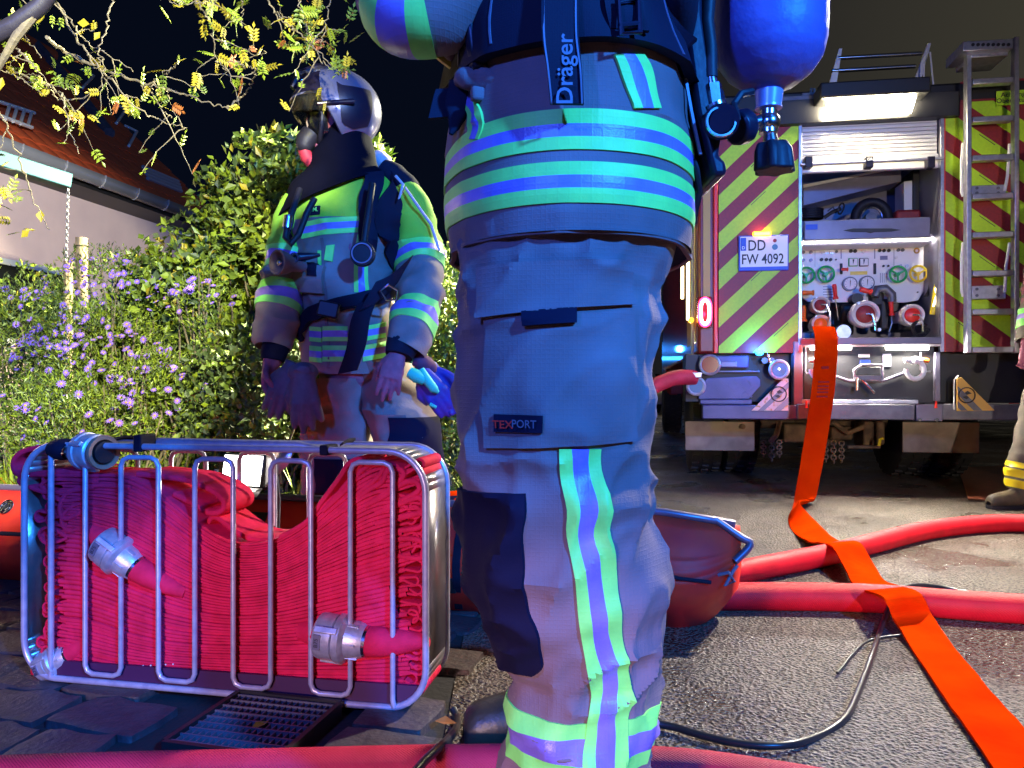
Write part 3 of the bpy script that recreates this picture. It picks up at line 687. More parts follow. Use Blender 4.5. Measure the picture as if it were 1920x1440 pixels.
# legs
LL = Surf([K2(640,1095,50,48),K2(636,1040,54,50),K2(632,960,58,54),K2(633,860,60,56),K2(634,780,60,60),K2(636,710,60,66)], horiz=True, amp=.008, ns=(6,6,9), seed=11, fold=fold2)
LR = Surf([K2(800,1090,48,46,3.2),K2(795,1040,50,48,3.2),K2(785,940,50,50,3.12),K2(772,860,56,56,3.02),K2(756,790,58,60,3.02),K2(735,720,54,66),K2(716,680,50,66)], horiz=True, amp=.009, ns=(6,6,9), seed=12, fold=fold2)
for S in (LL, LR):
    mb = MB(); S.mesh(mb, 60, 48); build(mb, 'trousers', CM, sf)
    for a, b, m_ in ((.20,.235,'lime'),(.235,.275,'silver'),(.275,.31,'lime')):
        mb = MB(); ring_band(mb, S, a, b, .004, 40, 2); build(mb, m_+'_band', M[m_], sf)
mb = MB(); px_patch(mb, LR, [(728,783),(824,779),(838,900),(738,905)], .006, 14, 14); build(mb, 'knee_pad', M['dkpad'], sf)
mb = MB(); px_patch(mb, LL, [(590,860),(672,860),(672,960),(590,960)], .006, 10, 10); build(mb, 'knee_pad', M['dkpad'], sf)
for pos, rz in (((-.70,3.10,0), .25), ((-.30,3.2,0), .35)):
    up = MB(); so = MB(); boot(up, so, Matrix.Translation(pos) @ Matrix.Rotation(rz, 4, 'Z') @ Matrix.Scale(1.05, 4))
    b = build(up, 'boot', M['rubber'], sf, sharp=60); build(so, 'sole', M['rubber'], b)
# jacket
T2 = Surf([K2(655,702,80,66),K2(657,650,86,68),K2(654,600,86,68),K2(648,545,86,66),K2(647,490,92,66),K2(650,440,104,66),K2(655,400,112,64),K2(660,370,108,58),K2(664,345,84,50),K2(660,325,56,44),K2(655,300,40,40)], horiz=True, amp=.008, ns=(5,5,8), seed=13, fold=fold2)
ul = .545
mb = MB(); T2.mesh(mb, 50, 90, 0, ul); build(mb, 'jacket', CM, sf)
mb = MB(); T2.mesh(mb, 40, 90, ul, 1.); build(mb, 'jacket_yoke', M['lime_cloth'], sf, label='green shoulder yoke of the jacket')
AL = Surf([K2(568,380,32,40),K2(556,410,36,40),K2(544,460,36,38),K2(533,520,36,38,3.05),K2(526,575,35,37,3.0),K2(519,620,31,33,2.96),K2(514,652,27,28,2.94)], ref=(1,0,0), amp=.010, ns=(9,9,12), seed=14, fold=fold2)
AR = Surf([K2(750,362,34,44),K2(768,395,38,44),K2(780,450,40,42),K2(787,510,39,41,3.06),K2(788,560,38,39,2.98),K2(779,600,36,36,2.92),K2(765,636,31,32,2.87),K2(758,650,28,29,2.86)], ref=(1,0,0), amp=.010, ns=(9,9,12), seed=15, fold=fold2)
for S, us, bands in ((AL, .47, ((.56,.61),(.61,.665),(.665,.71))), (AR, .40, ((.63,.68),(.68,.735),(.735,.785)))):
    mb = MB(); S.mesh(mb, 24, 36, 0, us); build(mb, 'upper_sleeve', M['lime_cloth'], sf)
    mb = MB(); S.mesh(mb, 34, 36, us, 1.); build(mb, 'sleeve', CM, sf)
    for (a, b), m_ in zip(((us-.085,us-.055),(us-.055,us-.02),(us-.02,us+.01)), ('lime','silver','lime')):
        mb = MB(); ring_band(mb, S, a, b, .004, 36, 2); build(mb, m_+'_band', M[m_], sf)
    for (a, b), m_ in zip(bands, ('lime','silver','lime')):
        mb = MB(); ring_band(mb, S, a, b, .004, 36, 2); build(mb, m_+'_band', M[m_], sf)
# chest bands, hip bands (a pocket on each side), front stripe, pocket loops, name tag
for y0, y1, m_ in ((412,421,'lime'),(421,433,'silver'),(433,442,'lime')):
    mb = MB(); px_patch(mb, T2, [(566,y0+6),(742,y0-6),(742,y1-6),(566,y1+6)], .004, 3, 30); build(mb, m_+'_band', M[m_], sf)
for x0, x1, sl in ((582,604,2),(606,652,0),(680,722,-8)):
    for y0, y1, m_ in ((612,620,'lime'),(620,632,'silver'),(632,640,'lime'),(648,657,'lime'),(657,669,'silver'),(669,678,'lime')):
        mb = MB(); px_patch(mb, T2, [(x0,y0),(x1,y0+sl),(x1,y1+sl),(x0,y1)], .006, 2, 12); build(mb, m_+'_band', M[m_], sf)
for x0, x1, m_ in ((664,672,'lime'),(672,684,'silver'),(684,692,'lime')):
    mb = MB(); px_patch(mb, T2, [(x0+6,440),(x1+6,438),(x1,548),(x0,548)], .004, 14, 2); build(mb, m_+'_stripe', M[m_], sf)
mb = MB(); px_patch(mb, T2, [(613,461),(628,459),(624,491),(609,488)], .008, 3, 3); build(mb, 'pocket_loop', M['lime'], sf)
mb = MB(); px_patch(mb, T2, [(597,470),(603,470),(603,498),(598,496)], .008, 3, 3); build(mb, 'pocket_loop', M['lime'], sf)
mb = MB(); px_patch(mb, T2, [(583,388),(601,386),(600,402),(582,404)], .006, 3, 4); nt_ = build(mb, 'name_tape', M['dkpad'], sf)
wrap_text(T2, 'S M.', .026, 591, 395, 'lime', nt_, 'lettering', .016)
mb = MB(); px_patch(mb, T2, [(556,496),(612,500),(610,552),(560,548)], .028, 10, 10); pk2 = build(mb, 'chest_pocket', CM, sf)
mb = MB(); px_patch(mb, T2, [(584,494),(600,496),(600,520),(586,518)], .036, 6, 6); build(mb, 'radio_strap', M['web'], pk2)
# zip line
mb = MB(); px_strap(mb, T2, [(603,445),(606,520),(612,600),(616,690)], .012, .004); build(mb, 'zip_flap', M['cloth'], sf)
# harness straps, belt, buckle
mb = MB(); px_strap(mb, T2, [(700,330),(692,370),(690,420),(684,470)], .075, .012, .012); build(mb, 'shoulder_strap', M['web'], sf)
mb = MB(); px_strap(mb, T2, [(722,330),(728,390),(736,450),(742,500)], .105, .012, .014); build(mb, 'shoulder_strap', M['web'], sf)
mb = MB(); px_strap(mb, T2, [(562,340),(554,380),(548,420),(552,455)], .05, .010, .012); build(mb, 'shoulder_strap', M['web'], sf)
mb = MB(); px_strap(mb, T2, [(742,520),(722,548),(680,566),(630,578),(585,594),(566,630)], .060, .014, .012); hb2 = build(mb, 'hip_belt', M['web'], sf)
mb = MB(); ribbon(mb, [P(690,565,2.86), P(676,600,2.84), P(668,650,2.84), P(652,698,2.85)], Vector((.036,.004,.008)), (0,-1,0), .006, nsub=6); build(mb, 'hanging_strap', M['web'], hb2)
mb = MB(); ribbon(mb, [P(760,505,2.9), P(722,540,2.86), P(690,556,2.84)], Vector((.03,.004,.055)), (0,-1,0), .008, nsub=6); pt = build(mb, 'hip_pad', M['web'], hb2)
mb = MB(); mb.tube([P(712,545,2.83), P(728,534,2.83), P(745,545,2.84), P(742,562,2.84), P(724,562,2.83)], .005, 8, closed=True); build(mb, 'buckle_ring', M['chrome'], hb2)
mb = MB(); mb.box(-.04,.04,-.012,.012,-.03,.03, Matrix.Translation(P(616,580,2.88)) @ Matrix.Rotation(.2,4,'Y')); build(mb, 'buckle', M['plastic'], hb2, bev=.006)
# gauge on the chest, hose loops, lamp
mb = MB(); g0 = P(682,478,2.83); mb.lathe([(.001,0),(.032,.0),(.046,.006),(.048,.020),(.044,.034),(.001,.036)], frame(g0, (1,0,0), (0,0,1)), 28); gg = build(mb, 'pressure_gauge', M['rubber'], sf)
mb = MB(); mb.tube([(g0+Vector((.036*cos(t), -.040, .036*sin(t)))) for t in [i*pi/14 for i in range(28)]], .003, 6, closed=True); build(mb, 'gauge_rim', M['mid'], gg)
mb = MB(); mb.tube([P(682,462,2.84), P(686,430,2.85), P(692,390,2.86), P(698,345,2.9)], .013, 10); build(mb, 'gauge_hose', M['rubber'], gg)
mb = MB(); mb.tube([P(562,355,2.9), P(552,385,2.85), P(540,420,2.83), P(535,445,2.82), P(545,458,2.82), P(560,440,2.83), P(575,400,2.85), P(590,372,2.87)], .012, 10); lh = build(mb, 'air_hose', M['rubber'], sf)
mb = MB(); mb.cyl(P(541,405,2.82), P(538,428,2.815), .017, n=10); build(mb, 'hose_coupling', M['chrome'], lh)
c0 = P(524,492,2.80); lampM = frame(c0, (.75,.66,0), (0,.1,1))
mb = MB(); mb.lathe([(.001,-.11),(.024,-.11),(.026,-.06),(.040,-.03),(.047,.0),(.046,.012),(.039,.012),(.036,.0),(.022,-.012),(.001,-.014)], frame(c0, (.8,-.55,0), (0,0,1)), 24); tl = build(mb, 'chest_lamp', mat('lamp_body', (.14,.10,.11), .5), sf)
mb = MB(); mb.ball(c0+Vector((.002,.004,0)), .014, 10); build(mb, 'lamp_lens', M['chrome'], tl)
mb = MB(); mb.tube([P(545,488,2.84), P(562,482,2.86), P(584,480,2.87), P(600,478,2.88)], [.014,.018,.012,.006], 10); mb.tube([P(553,484,2.83)+Vector((.016*cos(t), -.01, .016*sin(t))) for t in [i*pi/6 for i in range(12)]], .004, 6, closed=True); build(mb, 'lamp_bracket', M['plastic'], tl)
# hood over neck and shoulders
HD = Surf([K2(636,362,100,62),K2(632,352,96,66),K2(632,335,84,62),K2(642,318,66,58),K2(643,296,60,52),K2(650,270,47,50),K2(655,235,36,44),K2(655,205,20,28)], ref=(1,0,0), amp=.006, ns=(8,8,8), seed=16, horiz=True)
HD.K[0] = (HD.K[0][0]-.02, HD.K[0][1]-.03, HD.K[0][2]-.02, HD.K[0][3], HD.K[0][4])
def hoodfn(a, b):
    p = HD(a, b)
    if a < .5: p = p+Vector((0,0,(p.x-HD.K[1][0])*.42*(1-2*a)))
    return p
mb = MB(); mb.grid(hoodfn, 50, 56, cv=True); hood = build(mb, 'hood', mat('hood_knit', (.004,.004,.010), .95, spec=.04, bump=.4, bscale=200, bdist=.002), sf)
so = hood.modifiers.new('t', 'SOLIDIFY'); so.thickness = .006
# head, mask, helmet, turned to the left and a little to the camera
hc = P(634, 228, Y2-.02); HMt = Matrix.Translation(hc) @ Matrix.Rotation(radians(22), 4, 'Z') @ Matrix.Rotation(radians(-4), 4, 'Y')
mb = MB(); head_geo(mb, HMt)
body_geo(mb, [([hc+Vector((.01,0,-.1)), P(660,345,Y2), P(660,450,Y2), P(655,600,Y2), P(656,700,Y2)],[.055,.09,.15,.13,.13]),
    ([P(660,690,Y2), P(634,780,Y2), P(633,900,Y2), P(640,1080,Y2)],[.10,.085,.065,.05]), ([P(700,690,Y2), P(765,820,3.04), P(785,930,3.12), P(800,1080,3.2)],[.10,.085,.065,.05]),
    ([P(640,1070,Y2), P(590,1090,3.0)],[.04,.03]), ([P(800,1070,3.2), P(760,1085,3.1)],[.04,.03]),
    ([P(655,370,Y2), P(556,390,Y2), P(534,520,3.05), P(518,640,2.95), P(512,680,2.93)],[.08,.055,.045,.036,.030]),
    ([P(655,370,Y2), P(768,390,Y2), P(790,540,3.02), P(762,635,2.88), P(752,660,2.85)],[.08,.06,.048,.038,.032])])
# image-left hand: seen from the thumb side, loosely curled
hand_geo(mb, Matrix.Translation(P(505,682,2.92)) @ Matrix.Rotation(radians(72), 4, 'Z') @ Matrix.Diagonal((-1,1,1,1)), 1.02, (.42,.48,.52,.56), .9, .05)
# image-right hand: back of the hand to the camera, fingers pointing down-left
hand_geo(mb, Matrix.Translation(P(745,664,2.83)) @ Matrix.Rotation(radians(14), 4, 'Y') @ Matrix.Rotation(pi, 4, 'Z') @ Matrix.Rotation(radians(8), 4, 'X'), 1.06, (.16,.14,.16,.22), .5, .22)
bd2 = build(mb, 'body', M['skin'], sf); remesh(bd2, .0045, 2)
for pts, r in (([P(517,650,2.945), P(513,664,2.935), P(511,676,2.93)],[.052,.050,.044]), ([P(757,640,2.865), P(752,654,2.85), P(748,668,2.84)],[.064,.060,.052])):
    mb = MB(); mb.tube(pts, r, 24); build(mb, 'cuff', M['black_cloth'], sf, sharp=60)
hm2 = helmet(sf, HMt @ Matrix.Translation((-.004,0,.030)) @ Matrix.Scale(1.08, 4), [mat('helmet_shell', (.15,.15,.24), .25, .35, coat=.5)])
mb = MB(); T = lambda p: HMt @ Vector(p)
mb.tube([T((-.150,.0,.150)), T((-.10,0,.172))], .014, 10); mb.ball(T((-.152,0,.150)), .013, 8); build(mb, 'helmet_lamp', M['chrome'], hm2)
# flip-up visor: gold-rimmed brim
VIS = mat('gold_visor', (.97,.86,.55), .03, trans=.98, spec=.2); VIS.node_tree.nodes['Principled BSDF'].inputs['IOR'].default_value = 1.04
def visor(a, b, o):
    ph = pi*(.5+b)*1.0; th = a
    ph = radians(-62+124*b); z = .075-.075*a
    r = .168+.012*sin(a*pi)+o
    return T((-r*cos(ph), r*.86*sin(ph), z+.03-.035*abs(sin(ph))))
mb = MB(); sheet(mb, visor, 8, 24, .004); build(mb, 'visor', VIS, hm2)
# face mask
def maskf(a, b):
    th = pi*a; ph = 2*pi*b
    return T((-.055-.075*max(0,cos(ph))*sin(th)+.02*(1-sin(th)), .072*sin(ph)*sin(th)**.8, -.005+.085*cos(th)))
mb = MB(); mb.grid(maskf, 20, 24, cv=True); mk = build(mb, 'mask_lens', mat('mask_lens', (.03,.035,.04), .06, coat=1, trans=.75), sf)
mb = MB(); 
mb.tube([T((-.095, .07*cos(t), -.01+.078*sin(t)))-T((0,0,0))+T((0,0,0)) if 0 else T((-.075-.01*abs(sin(t)), .078*cos(t), -.008+.088*sin(t))) for t in [i*pi/16 for i in range(32)]], .010, 8, closed=True); build(mb, 'mask_seal', M['rubber'], mk)
mb = MB(); mb.tube([T((-.11,0,-.055)), T((-.135,0,-.085)), T((-.145,0,-.11))], [.040,.040,.032], 14); mb.ball(T((-.14,.0,-.10)), .034, 10); mb.tube([T((-.08,.07,-.06)), T((-.12,.03,-.085))], .016, 8); build(mb, 'mask_chin', M['rubber'], mk)
mb = MB(); mb.tube([T((-.145,.0,-.118)), T((-.135,.01,-.145)), T((-.115,.02,-.165))], [.024,.027,.026], 14); build(mb, 'lung_demand_valve', mat('valve_red', (.34,.02,.04), .6), mk)
mb = MB(); mb.tube([T((-.06,.082,-.02)), T((-.10,.062,-.045)), T((-.125,.035,-.06))], [.012,.011,.008], 8); mb.ball(T((-.085,.078,-.045)), .014, 8); build(mb, 'mask_strap_clip', M['chrome'], mk)
mb = MB(); mb.tube([T((-.10,.078,-.03)), T((-.03,.092,-.02)), T((.05,.09,-.0))], .008, 8, flat=2.2); build(mb, 'mask_strap', M['rubber'], mk)
# pale cord of the harness behind the shoulder and dark shoulder pad
mb = MB(); Sp = Surf([K2(716,318,20,26),K2(740,335,26,34),K2(764,350,20,34),K2(786,372,8,20)], ref=(0,0,1), amp=.006, seed=18); Sp.mesh(mb, 20, 20); build(mb, 'shoulder_pad', M['black_cloth'], sf)
mb = MB(); mb.tube([P(742,330,2.98), P(756,346,2.96), P(748,372,2.95), P(760,352,2.97), P(782,384,2.96), P(808,420,3.0), P(824,470,3.0)], .006, 6); build(mb, 'cord', M['wall'], sf)
mb = MB(); Sc = Surf([K2(690,296,8,12,3.2),K2(706,300,18,20,3.2),K2(722,306,16,20,3.2),K2(734,316,6,10,3.2)], ref=(0,0,1), amp=.006, seed=19); Sc.mesh(mb, 14, 14); build(mb, 'collar_end', M['wall'], sf)
cb2 = P(700,470,3.34)
mb = MB(); mb.lathe([(.001,-.34),(.05,-.33),(.078,-.27),(.08,.20),(.05,.27),(.001,.28)], Matrix.Translation(cb2), 24); build(mb, 'air_cylinder', M['rubber'], sf)
# grey leather gloves hanging from the belt : a thing of its own
gl_ = thing('work_gloves', 'pair of dark grey leather gloves hanging from the belt beside the bare hand', 'gloves', tuple(P(565,620,2.88)))
GM = mat('grey_leather', (.11,.085,.13), .6, col2=(.08,.06,.10), nscale=30, bump=.3, bscale=120)
mb = MB(); Sg = Surf([K2(592,598,10,8,2.86),K2(582,630,24,12,2.86),K2(572,665,36,16,2.85),K2(568,698,33,15,2.85)], ref=(1,0,0), amp=.006, ns=(14,14,14), seed=21)
Sg.mesh(mb, 24, 28); mb.ball(P(568,698,2.85), .05, 8, (1.2,.6,.8)); hand_geo(mb, Matrix.Translation(P(570,700,2.845)) @ Matrix.Rotation(radians(-3), 4, 'Y') @ Matrix.Rotation(pi, 4, 'Z'), 1.28, (.10,.06,.08,.14), .2, .30, 1.38)
g1 = build(mb, 'glove', GM, gl_); remesh(g1, .0045, 2)
mb = MB(); hand_geo(mb, Matrix.Translation(P(548,690,2.875)) @ Matrix.Rotation(radians(22), 4, 'Y') @ Matrix.Rotation(pi, 4, 'Z'), 1.2, (.12,.1,.1,.2), .2, .28, 1.38)
g1 = build(mb, 'glove', GM, gl_); remesh(g1, .0045, 2)
# blue and green gloves tucked at the other hip
g2_ = thing('rescue_gloves', 'blue and mint green gloves bundled at the hip by the hand on the thigh', 'gloves', tuple(P(805,720,2.9)))
GB = mat('blue_glove', (.03,.03,.30), .5, col2=(.05,.03,.22), nscale=20, bump=.3, bscale=90)
mb = MB(); hand_geo(mb, Matrix.Translation(P(792,700,2.90)) @ Matrix.Rotation(radians(-36), 4, 'Y') @ Matrix.Rotation(pi, 4, 'Z'), 1.12, (.10,.12,.1,.14), .2, .10, 1.5)
g1 = build(mb, 'glove', GB, g2_); remesh(g1, .006, 3)
mb = MB(); hand_geo(mb, Matrix.Translation(P(808,694,2.94)) @ Matrix.Rotation(radians(-30), 4, 'Y'), 1.15, (.10,.12,.1,.14), .2, .10, 1.5)
g1 = build(mb, 'glove', GB, g2_); remesh(g1, .006, 3)
MT = mat('mint_patch', (.04,.62,.36), .5)
for pts, r in (([P(768,698,2.86),P(782,706,2.855),P(796,714,2.86)],[.022,.026,.018]), ([P(790,692,2.865),P(800,712,2.86),P(814,730,2.86),P(822,736,2.865)],[.012,.020,.018,.006]), ([P(806,758,2.875),P(818,764,2.875)],[.008,.006])):
    mb = MB(); mb.tube(pts, r, 10); build(mb, 'mint_patch', MT, g2_)
mb = MB(); Sg = Surf([K2(776,676,8,8,2.9),K2(788,680,15,12,2.9),K2(802,690,16,12,2.92),K2(808,702,10,8,2.92)], ref=(0,0,1), amp=.004, ns=(20,20,20), seed=22); Sg.mesh(mb, 16, 16); build(mb, 'glove_cuff', mat('maroon_cuff', (.12,.02,.06), .7), g2_)

# ============================================================ THIRD FIREFIGHTER (walking, cut by the right edge)
Y3 = 4.75; k3 = Y3/F
tf = thing('person', 'firefighter walking out of the right edge, yellow reflective trouser hem and dark boot', 'person', (3.32, Y3, 0))
def K3(px, py, rx, ry, Y=Y3): p = P(px, py, Y); return (p.x, p.y, p.z, rx*k3, ry*k3)
MC3 = mat('tan_turnout', (.14,.11,.08), .85, col2=(.09,.075,.06), nscale=10, bump=.3, bscale=90)
for keys in ([K3(1893,918,18,18),K3(1900,885,26,26),K3(1906,860,26,26),K3(1915,820,24,26),K3(1935,760,30,32),K3(1955,700,34,36),K3(1962,660,36,38)],
             [K3(2050,930,20,20,4.9),K3(2040,880,24,26,4.9),K3(2020,800,28,30,4.85),K3(1995,740,32,34,4.8),K3(1978,690,36,38)]):
    S = Surf(keys, amp=.012, ns=(9,9,16), seed=31)
    mb = MB(); S.mesh(mb, 40, 28); build(mb, 'trousers', MC3, tf)
    for a, b, m_ in ((.02,.09,'yellow'),(.11,.18,'yellow'),(.20,.27,'yellow')):
        mb = MB(); ring_band(mb, S, a, b, .005, 28, 3); build(mb, 'yellow_band', M['yellow'], tf)
tf.location.x += .055
S = Surf([K3(1972,690,40,40),K3(1968,600,46,42),K3(1970,500,48,42),K3(1972,430,56,40),K3(1972,395,44,34),K3(1972,380,22,22)], horiz=True, amp=.01, seed=33)
mb = MB(); S.mesh(mb, 40, 40); build(mb, 'jacket', MC3, tf)
S = Surf([K3(1950,420,22,24),K3(1936,480,22,24),K3(1922,550,19,22,4.7),K3(1914,590,17,18,4.68),K3(1908,640,15,16,4.64)], amp=.010, ns=(12,12,20), seed=34)
mb = MB(); S.mesh(mb, 34, 26); build(mb, 'sleeve', MC3, tf)
for a, b, m_ in ((.72,.77,'lime'),(.77,.82,'silver'),(.82,.87,'lime')):
    mb = MB(); ring_band(mb, S, a, b, .004, 26, 2); build(mb, m_+'_band', M[m_], tf)
S = Surf([K3(2010,420,22,24),K3(2020,500,22,24,4.85),K3(2010,580,20,20,4.85)], amp=.010, seed=35)
mb = MB(); S.mesh(mb, 24, 20); build(mb, 'sleeve', MC3, tf)
mb = MB(); hd3 = P(1970,338,Y3); head_geo(mb, Matrix.Translation(hd3))
body_geo(mb, [([P(1968,690,Y3),P(1970,560,Y3),P(1972,420,Y3),P(1972,380,Y3)],[.11,.11,.12,.05]), ([P(1962,670,Y3),P(1915,820,Y3),P(1893,920,Y3)],[.08,.055,.04]), ([P(1978,690,Y3),P(2020,800,4.85),P(2050,930,4.9)],[.08,.055,.04]),
   ([P(1960,415,Y3),P(1935,425,Y3),P(1912,550,4.7),P(1908,645,4.64)],[.06,.045,.04,.03]), ([P(1985,415,Y3),P(2010,430,Y3),P(2020,500,4.85),P(2010,590,4.85)],[.06,.045,.04,.03]),
   ([P(1893,925,Y3),P(1880,936,Y3)],[.035,.03]), ([P(2050,925,4.9),P(2030,936,4.9)],[.035,.03])])
hand_geo(mb, Matrix.Translation(P(1907,650,4.63)) @ Matrix.Rotation(radians(-50), 4, 'Z'), 1.05, (.5,.55,.6,.6), .6)
hand_geo(mb, Matrix.Translation(P(2010,596,4.85)) @ Matrix.Rotation(radians(180), 4, 'Z'), 1.05, (.5,.55,.6,.6), .6)
b3 = build(mb, 'body', M['skin'], tf); remesh(b3, .008, 2)
helmet(tf, Matrix.Translation(hd3+Vector((0,0,.04))), [mat('helmet_far', (.6,.6,.6), .3, .4)])
for pos, rz in ((P(1893,930,Y3), .05), (P(2050,930,4.9), .1)):
    up = MB(); so = MB(); T4 = Matrix.Translation((pos.x, pos.y, .0)) @ Matrix.Rotation(rz, 4, 'Z') @ Matrix.Scale(.95, 4)
    boot(up, so, T4); b = build(up, 'boot', mat('dusty_boot', (.12,.09,.05), .6, col2=(.05,.035,.02), nscale=14, bump=.4, bscale=50), tf, sharp=60); build(so, 'sole', M['rubber'], b)
# ============================================================ HOSE BASKET
class Fr:   # vertical plane frame: origin, heading angle a (x axis direction), y axis = into depth
    def __init__(s, O, a): s.O = Vector(O); s.ex = Vector((cos(a), sin(a), 0)); s.ey = Vector((-sin(a), cos(a), 0)); s.a = a
    def w(s, x, y, z): return s.O+s.ex*x+s.ey*y+Vector((0,0,z))
    def px(s, px, py, dy=0.):
        d = Vector(((px-960)/F, 1, -(py-720)/F)); c = Vector((0,0,H))
        t = (dy-(c-s.O).dot(s.ey))/d.dot(s.ey); q = c+d*t-s.O
        return Vector((q.dot(s.ex), dy, q.z))
    def W(s, px, py, dy=0.): q = s.px(px, py, dy); return s.w(*q)
B = Fr((-1.275, 1.98, .010), -math.atan2(.215, 1.077))
bk = thing('hose_basket', 'standing wire basket of galvanised rods packed with folded red hose', 'hose basket', tuple(B.w(.5,.09,0)))
D = .175; ZT = .612; XL = 0.; XR = 1.095
def rrect(x0, x1, z0, z1, r, y, n=8, corners=(1,1,1,1)):
    out = []
    for cx, cz, a0 in ((x0+r, z0+r, 180), (x1-r, z0+r, 270), (x1-r, z1-r, 0), (x0+r, z1-r, 90)):
        for i in range(n+1):
            t = radians(a0+90*i/n); out.append(B.w(cx+r*cos(t), y, cz+r*sin(t)))
    return out
for nm, y in (('front_rim', 0), ('rear_rim', D)):
    mb = MB(); mb.tube(rrect(XL, XR, .008, ZT, .095, y), .0082, 10, closed=True); build(mb, nm, M['rod'], bk)
# solid band that wraps the edge between the two rims
def skin(z_from, z_to):
    pass
pts = rrect(XL+.002, XR-.002, .010, ZT-.002, .094, 0, 8); pts2 = rrect(XL+.002, XR-.002, .010, ZT-.002, .094, D, 8)
n = len(pts)
def run(i0, i1, nm, m_):
    mb = MB()
    for i in range(i0, i1):
        a, b = i % n, (i+1) % n; k = len(mb.v)
        mb.v += [pts[a], pts[b], pts2[b], pts2[a]]; mb.f.append((k, k+1, k+2, k+3)); mb.m.append(0)
    o = build(mb, nm, m_, bk, sharp=60); s = o.modifiers.new('t', 'SOLIDIFY'); s.thickness = .002; return o
MS = mat('sheet_metal', (.50,.46,.46), .28, .75, col2=(.38,.34,.36), nscale=20, bump=.1, bscale=60)
run(17, 27, 'right_end_plate', MS); run(9, 18, 'bottom_corner_plate', MS); run(0, 9, 'bottom_plate', MS); run(8, 9, 'bottom_plate', MS); run(35, 37, 'left_end_plate', MS); run(30, 36, 'left_corner_plate', MS)
mb = MB(); zt_ = .052
vs = [B.w(x, y, z) for y in (.004, .012) for x, z in ((XL+.085, .012), (XR-.085, .012), (XR-.03, .035), (XR-.02, zt_+.01), (XL+.05, zt_), (XL+.05, .03))]
mb.add(vs, [(0,1,2,3,4,5), (11,10,9,8,7,6)]+[((i+1) % 6, i, i+6, (i+1) % 6+6) for i in range(6)]); build(mb, 'tray_lip', mat('tray_purple', (.05,.008,.05), .5), bk)
# zig-zag bars, front and rear
xs = [B.px(x, 1050).x for x in (163,230,300,368,440,510,585,659,738)]
def zig(y, xs, nm, zt=.585, zb=.03, r=.0064, first_top=True):
    pts = []; c = .022
    up = True
    pts.append(B.w(xs[0]-.05, y, zt))
    for i, x in enumerate(xs):
        if i % 2 == 0:   # going down
            pts += [B.w(x-c, y, zt), B.w(x-c*.3, y, zt-c*.3), B.w(x, y, zt-c), B.w(x, y, zb+c), B.w(x+c*.3, y, zb+c*.3), B.w(x+c, y, zb)]
        else:
            pts += [B.w(x-c, y, zb), B.w(x-c*.3, y, zb+c*.3), B.w(x, y, zb+c), B.w(x, y, zt-c), B.w(x+c*.3, y, zt-c*.3), B.w(x+c, y, zt)]
    pts[-1] = B.w(xs[-1]+.004, y, .012); pts[-2] = B.w(xs[-1], y, .03) ; pts = pts[:-1]+[pts[-1]]
    mb = MB(); mb.tube(pts, r, 10); return build(mb, nm, M['rod'], bk)
zig(-.006, xs, 'front_bars'); zig(D+.006, [x+.008 for x in xs], 'rear_bars')
for y in (-.002, D+.002):
    xb = B.px(97, 1050).x
    mb = MB(); mb.tube([B.w(xb, y, .60), B.w(xb, y, .012)], .0075, 10); build(mb, 'side_bar', M['rod'], bk)
# wide grip tube on the top
mb = MB(); mb.tube([B.W(262,832,.06), B.W(275,829,.06), B.W(400,833,.06), B.W(560,836,.06), B.W(600,842,.06)], [.008,.013,.014,.013,.007], 14); build(mb, 'grip_tube', M['rod'], bk)
mb = MB(); mb.tube([B.W(640,842,.15), B.W(740,846,.15)], .007, 10); build(mb, 'grip_tube', M['rod'], bk)
for px in (262, 390): 
    pass
for px, w in ((262,16), (610,18)):
    mb = MB(); q = B.px(px, 830)
    mb.box(q.x-.011, q.x+.011, -.012, .05, ZT-.013, ZT+(.030 if px == 262 else .012), Matrix.Translation(B.O) @ Matrix.Rotation(B.a, 4, 'Z')); build(mb, 'fastening_strap', M['web'], bk, bev=.004)
for a, b in (((207,826),(262,822)), ((640,834),(664,826))):
    mb = MB(); ribbon(mb, [B.W(a[0], a[1], .03), B.W((a[0]+b[0])/2, (a[1]+b[1])/2-3, .07), B.W(b[0], b[1], .11)], B.ex*.004+Vector((0,0,.003)), (0,0,1), .004); build(mb, 'strap_loop', M['web'], bk)
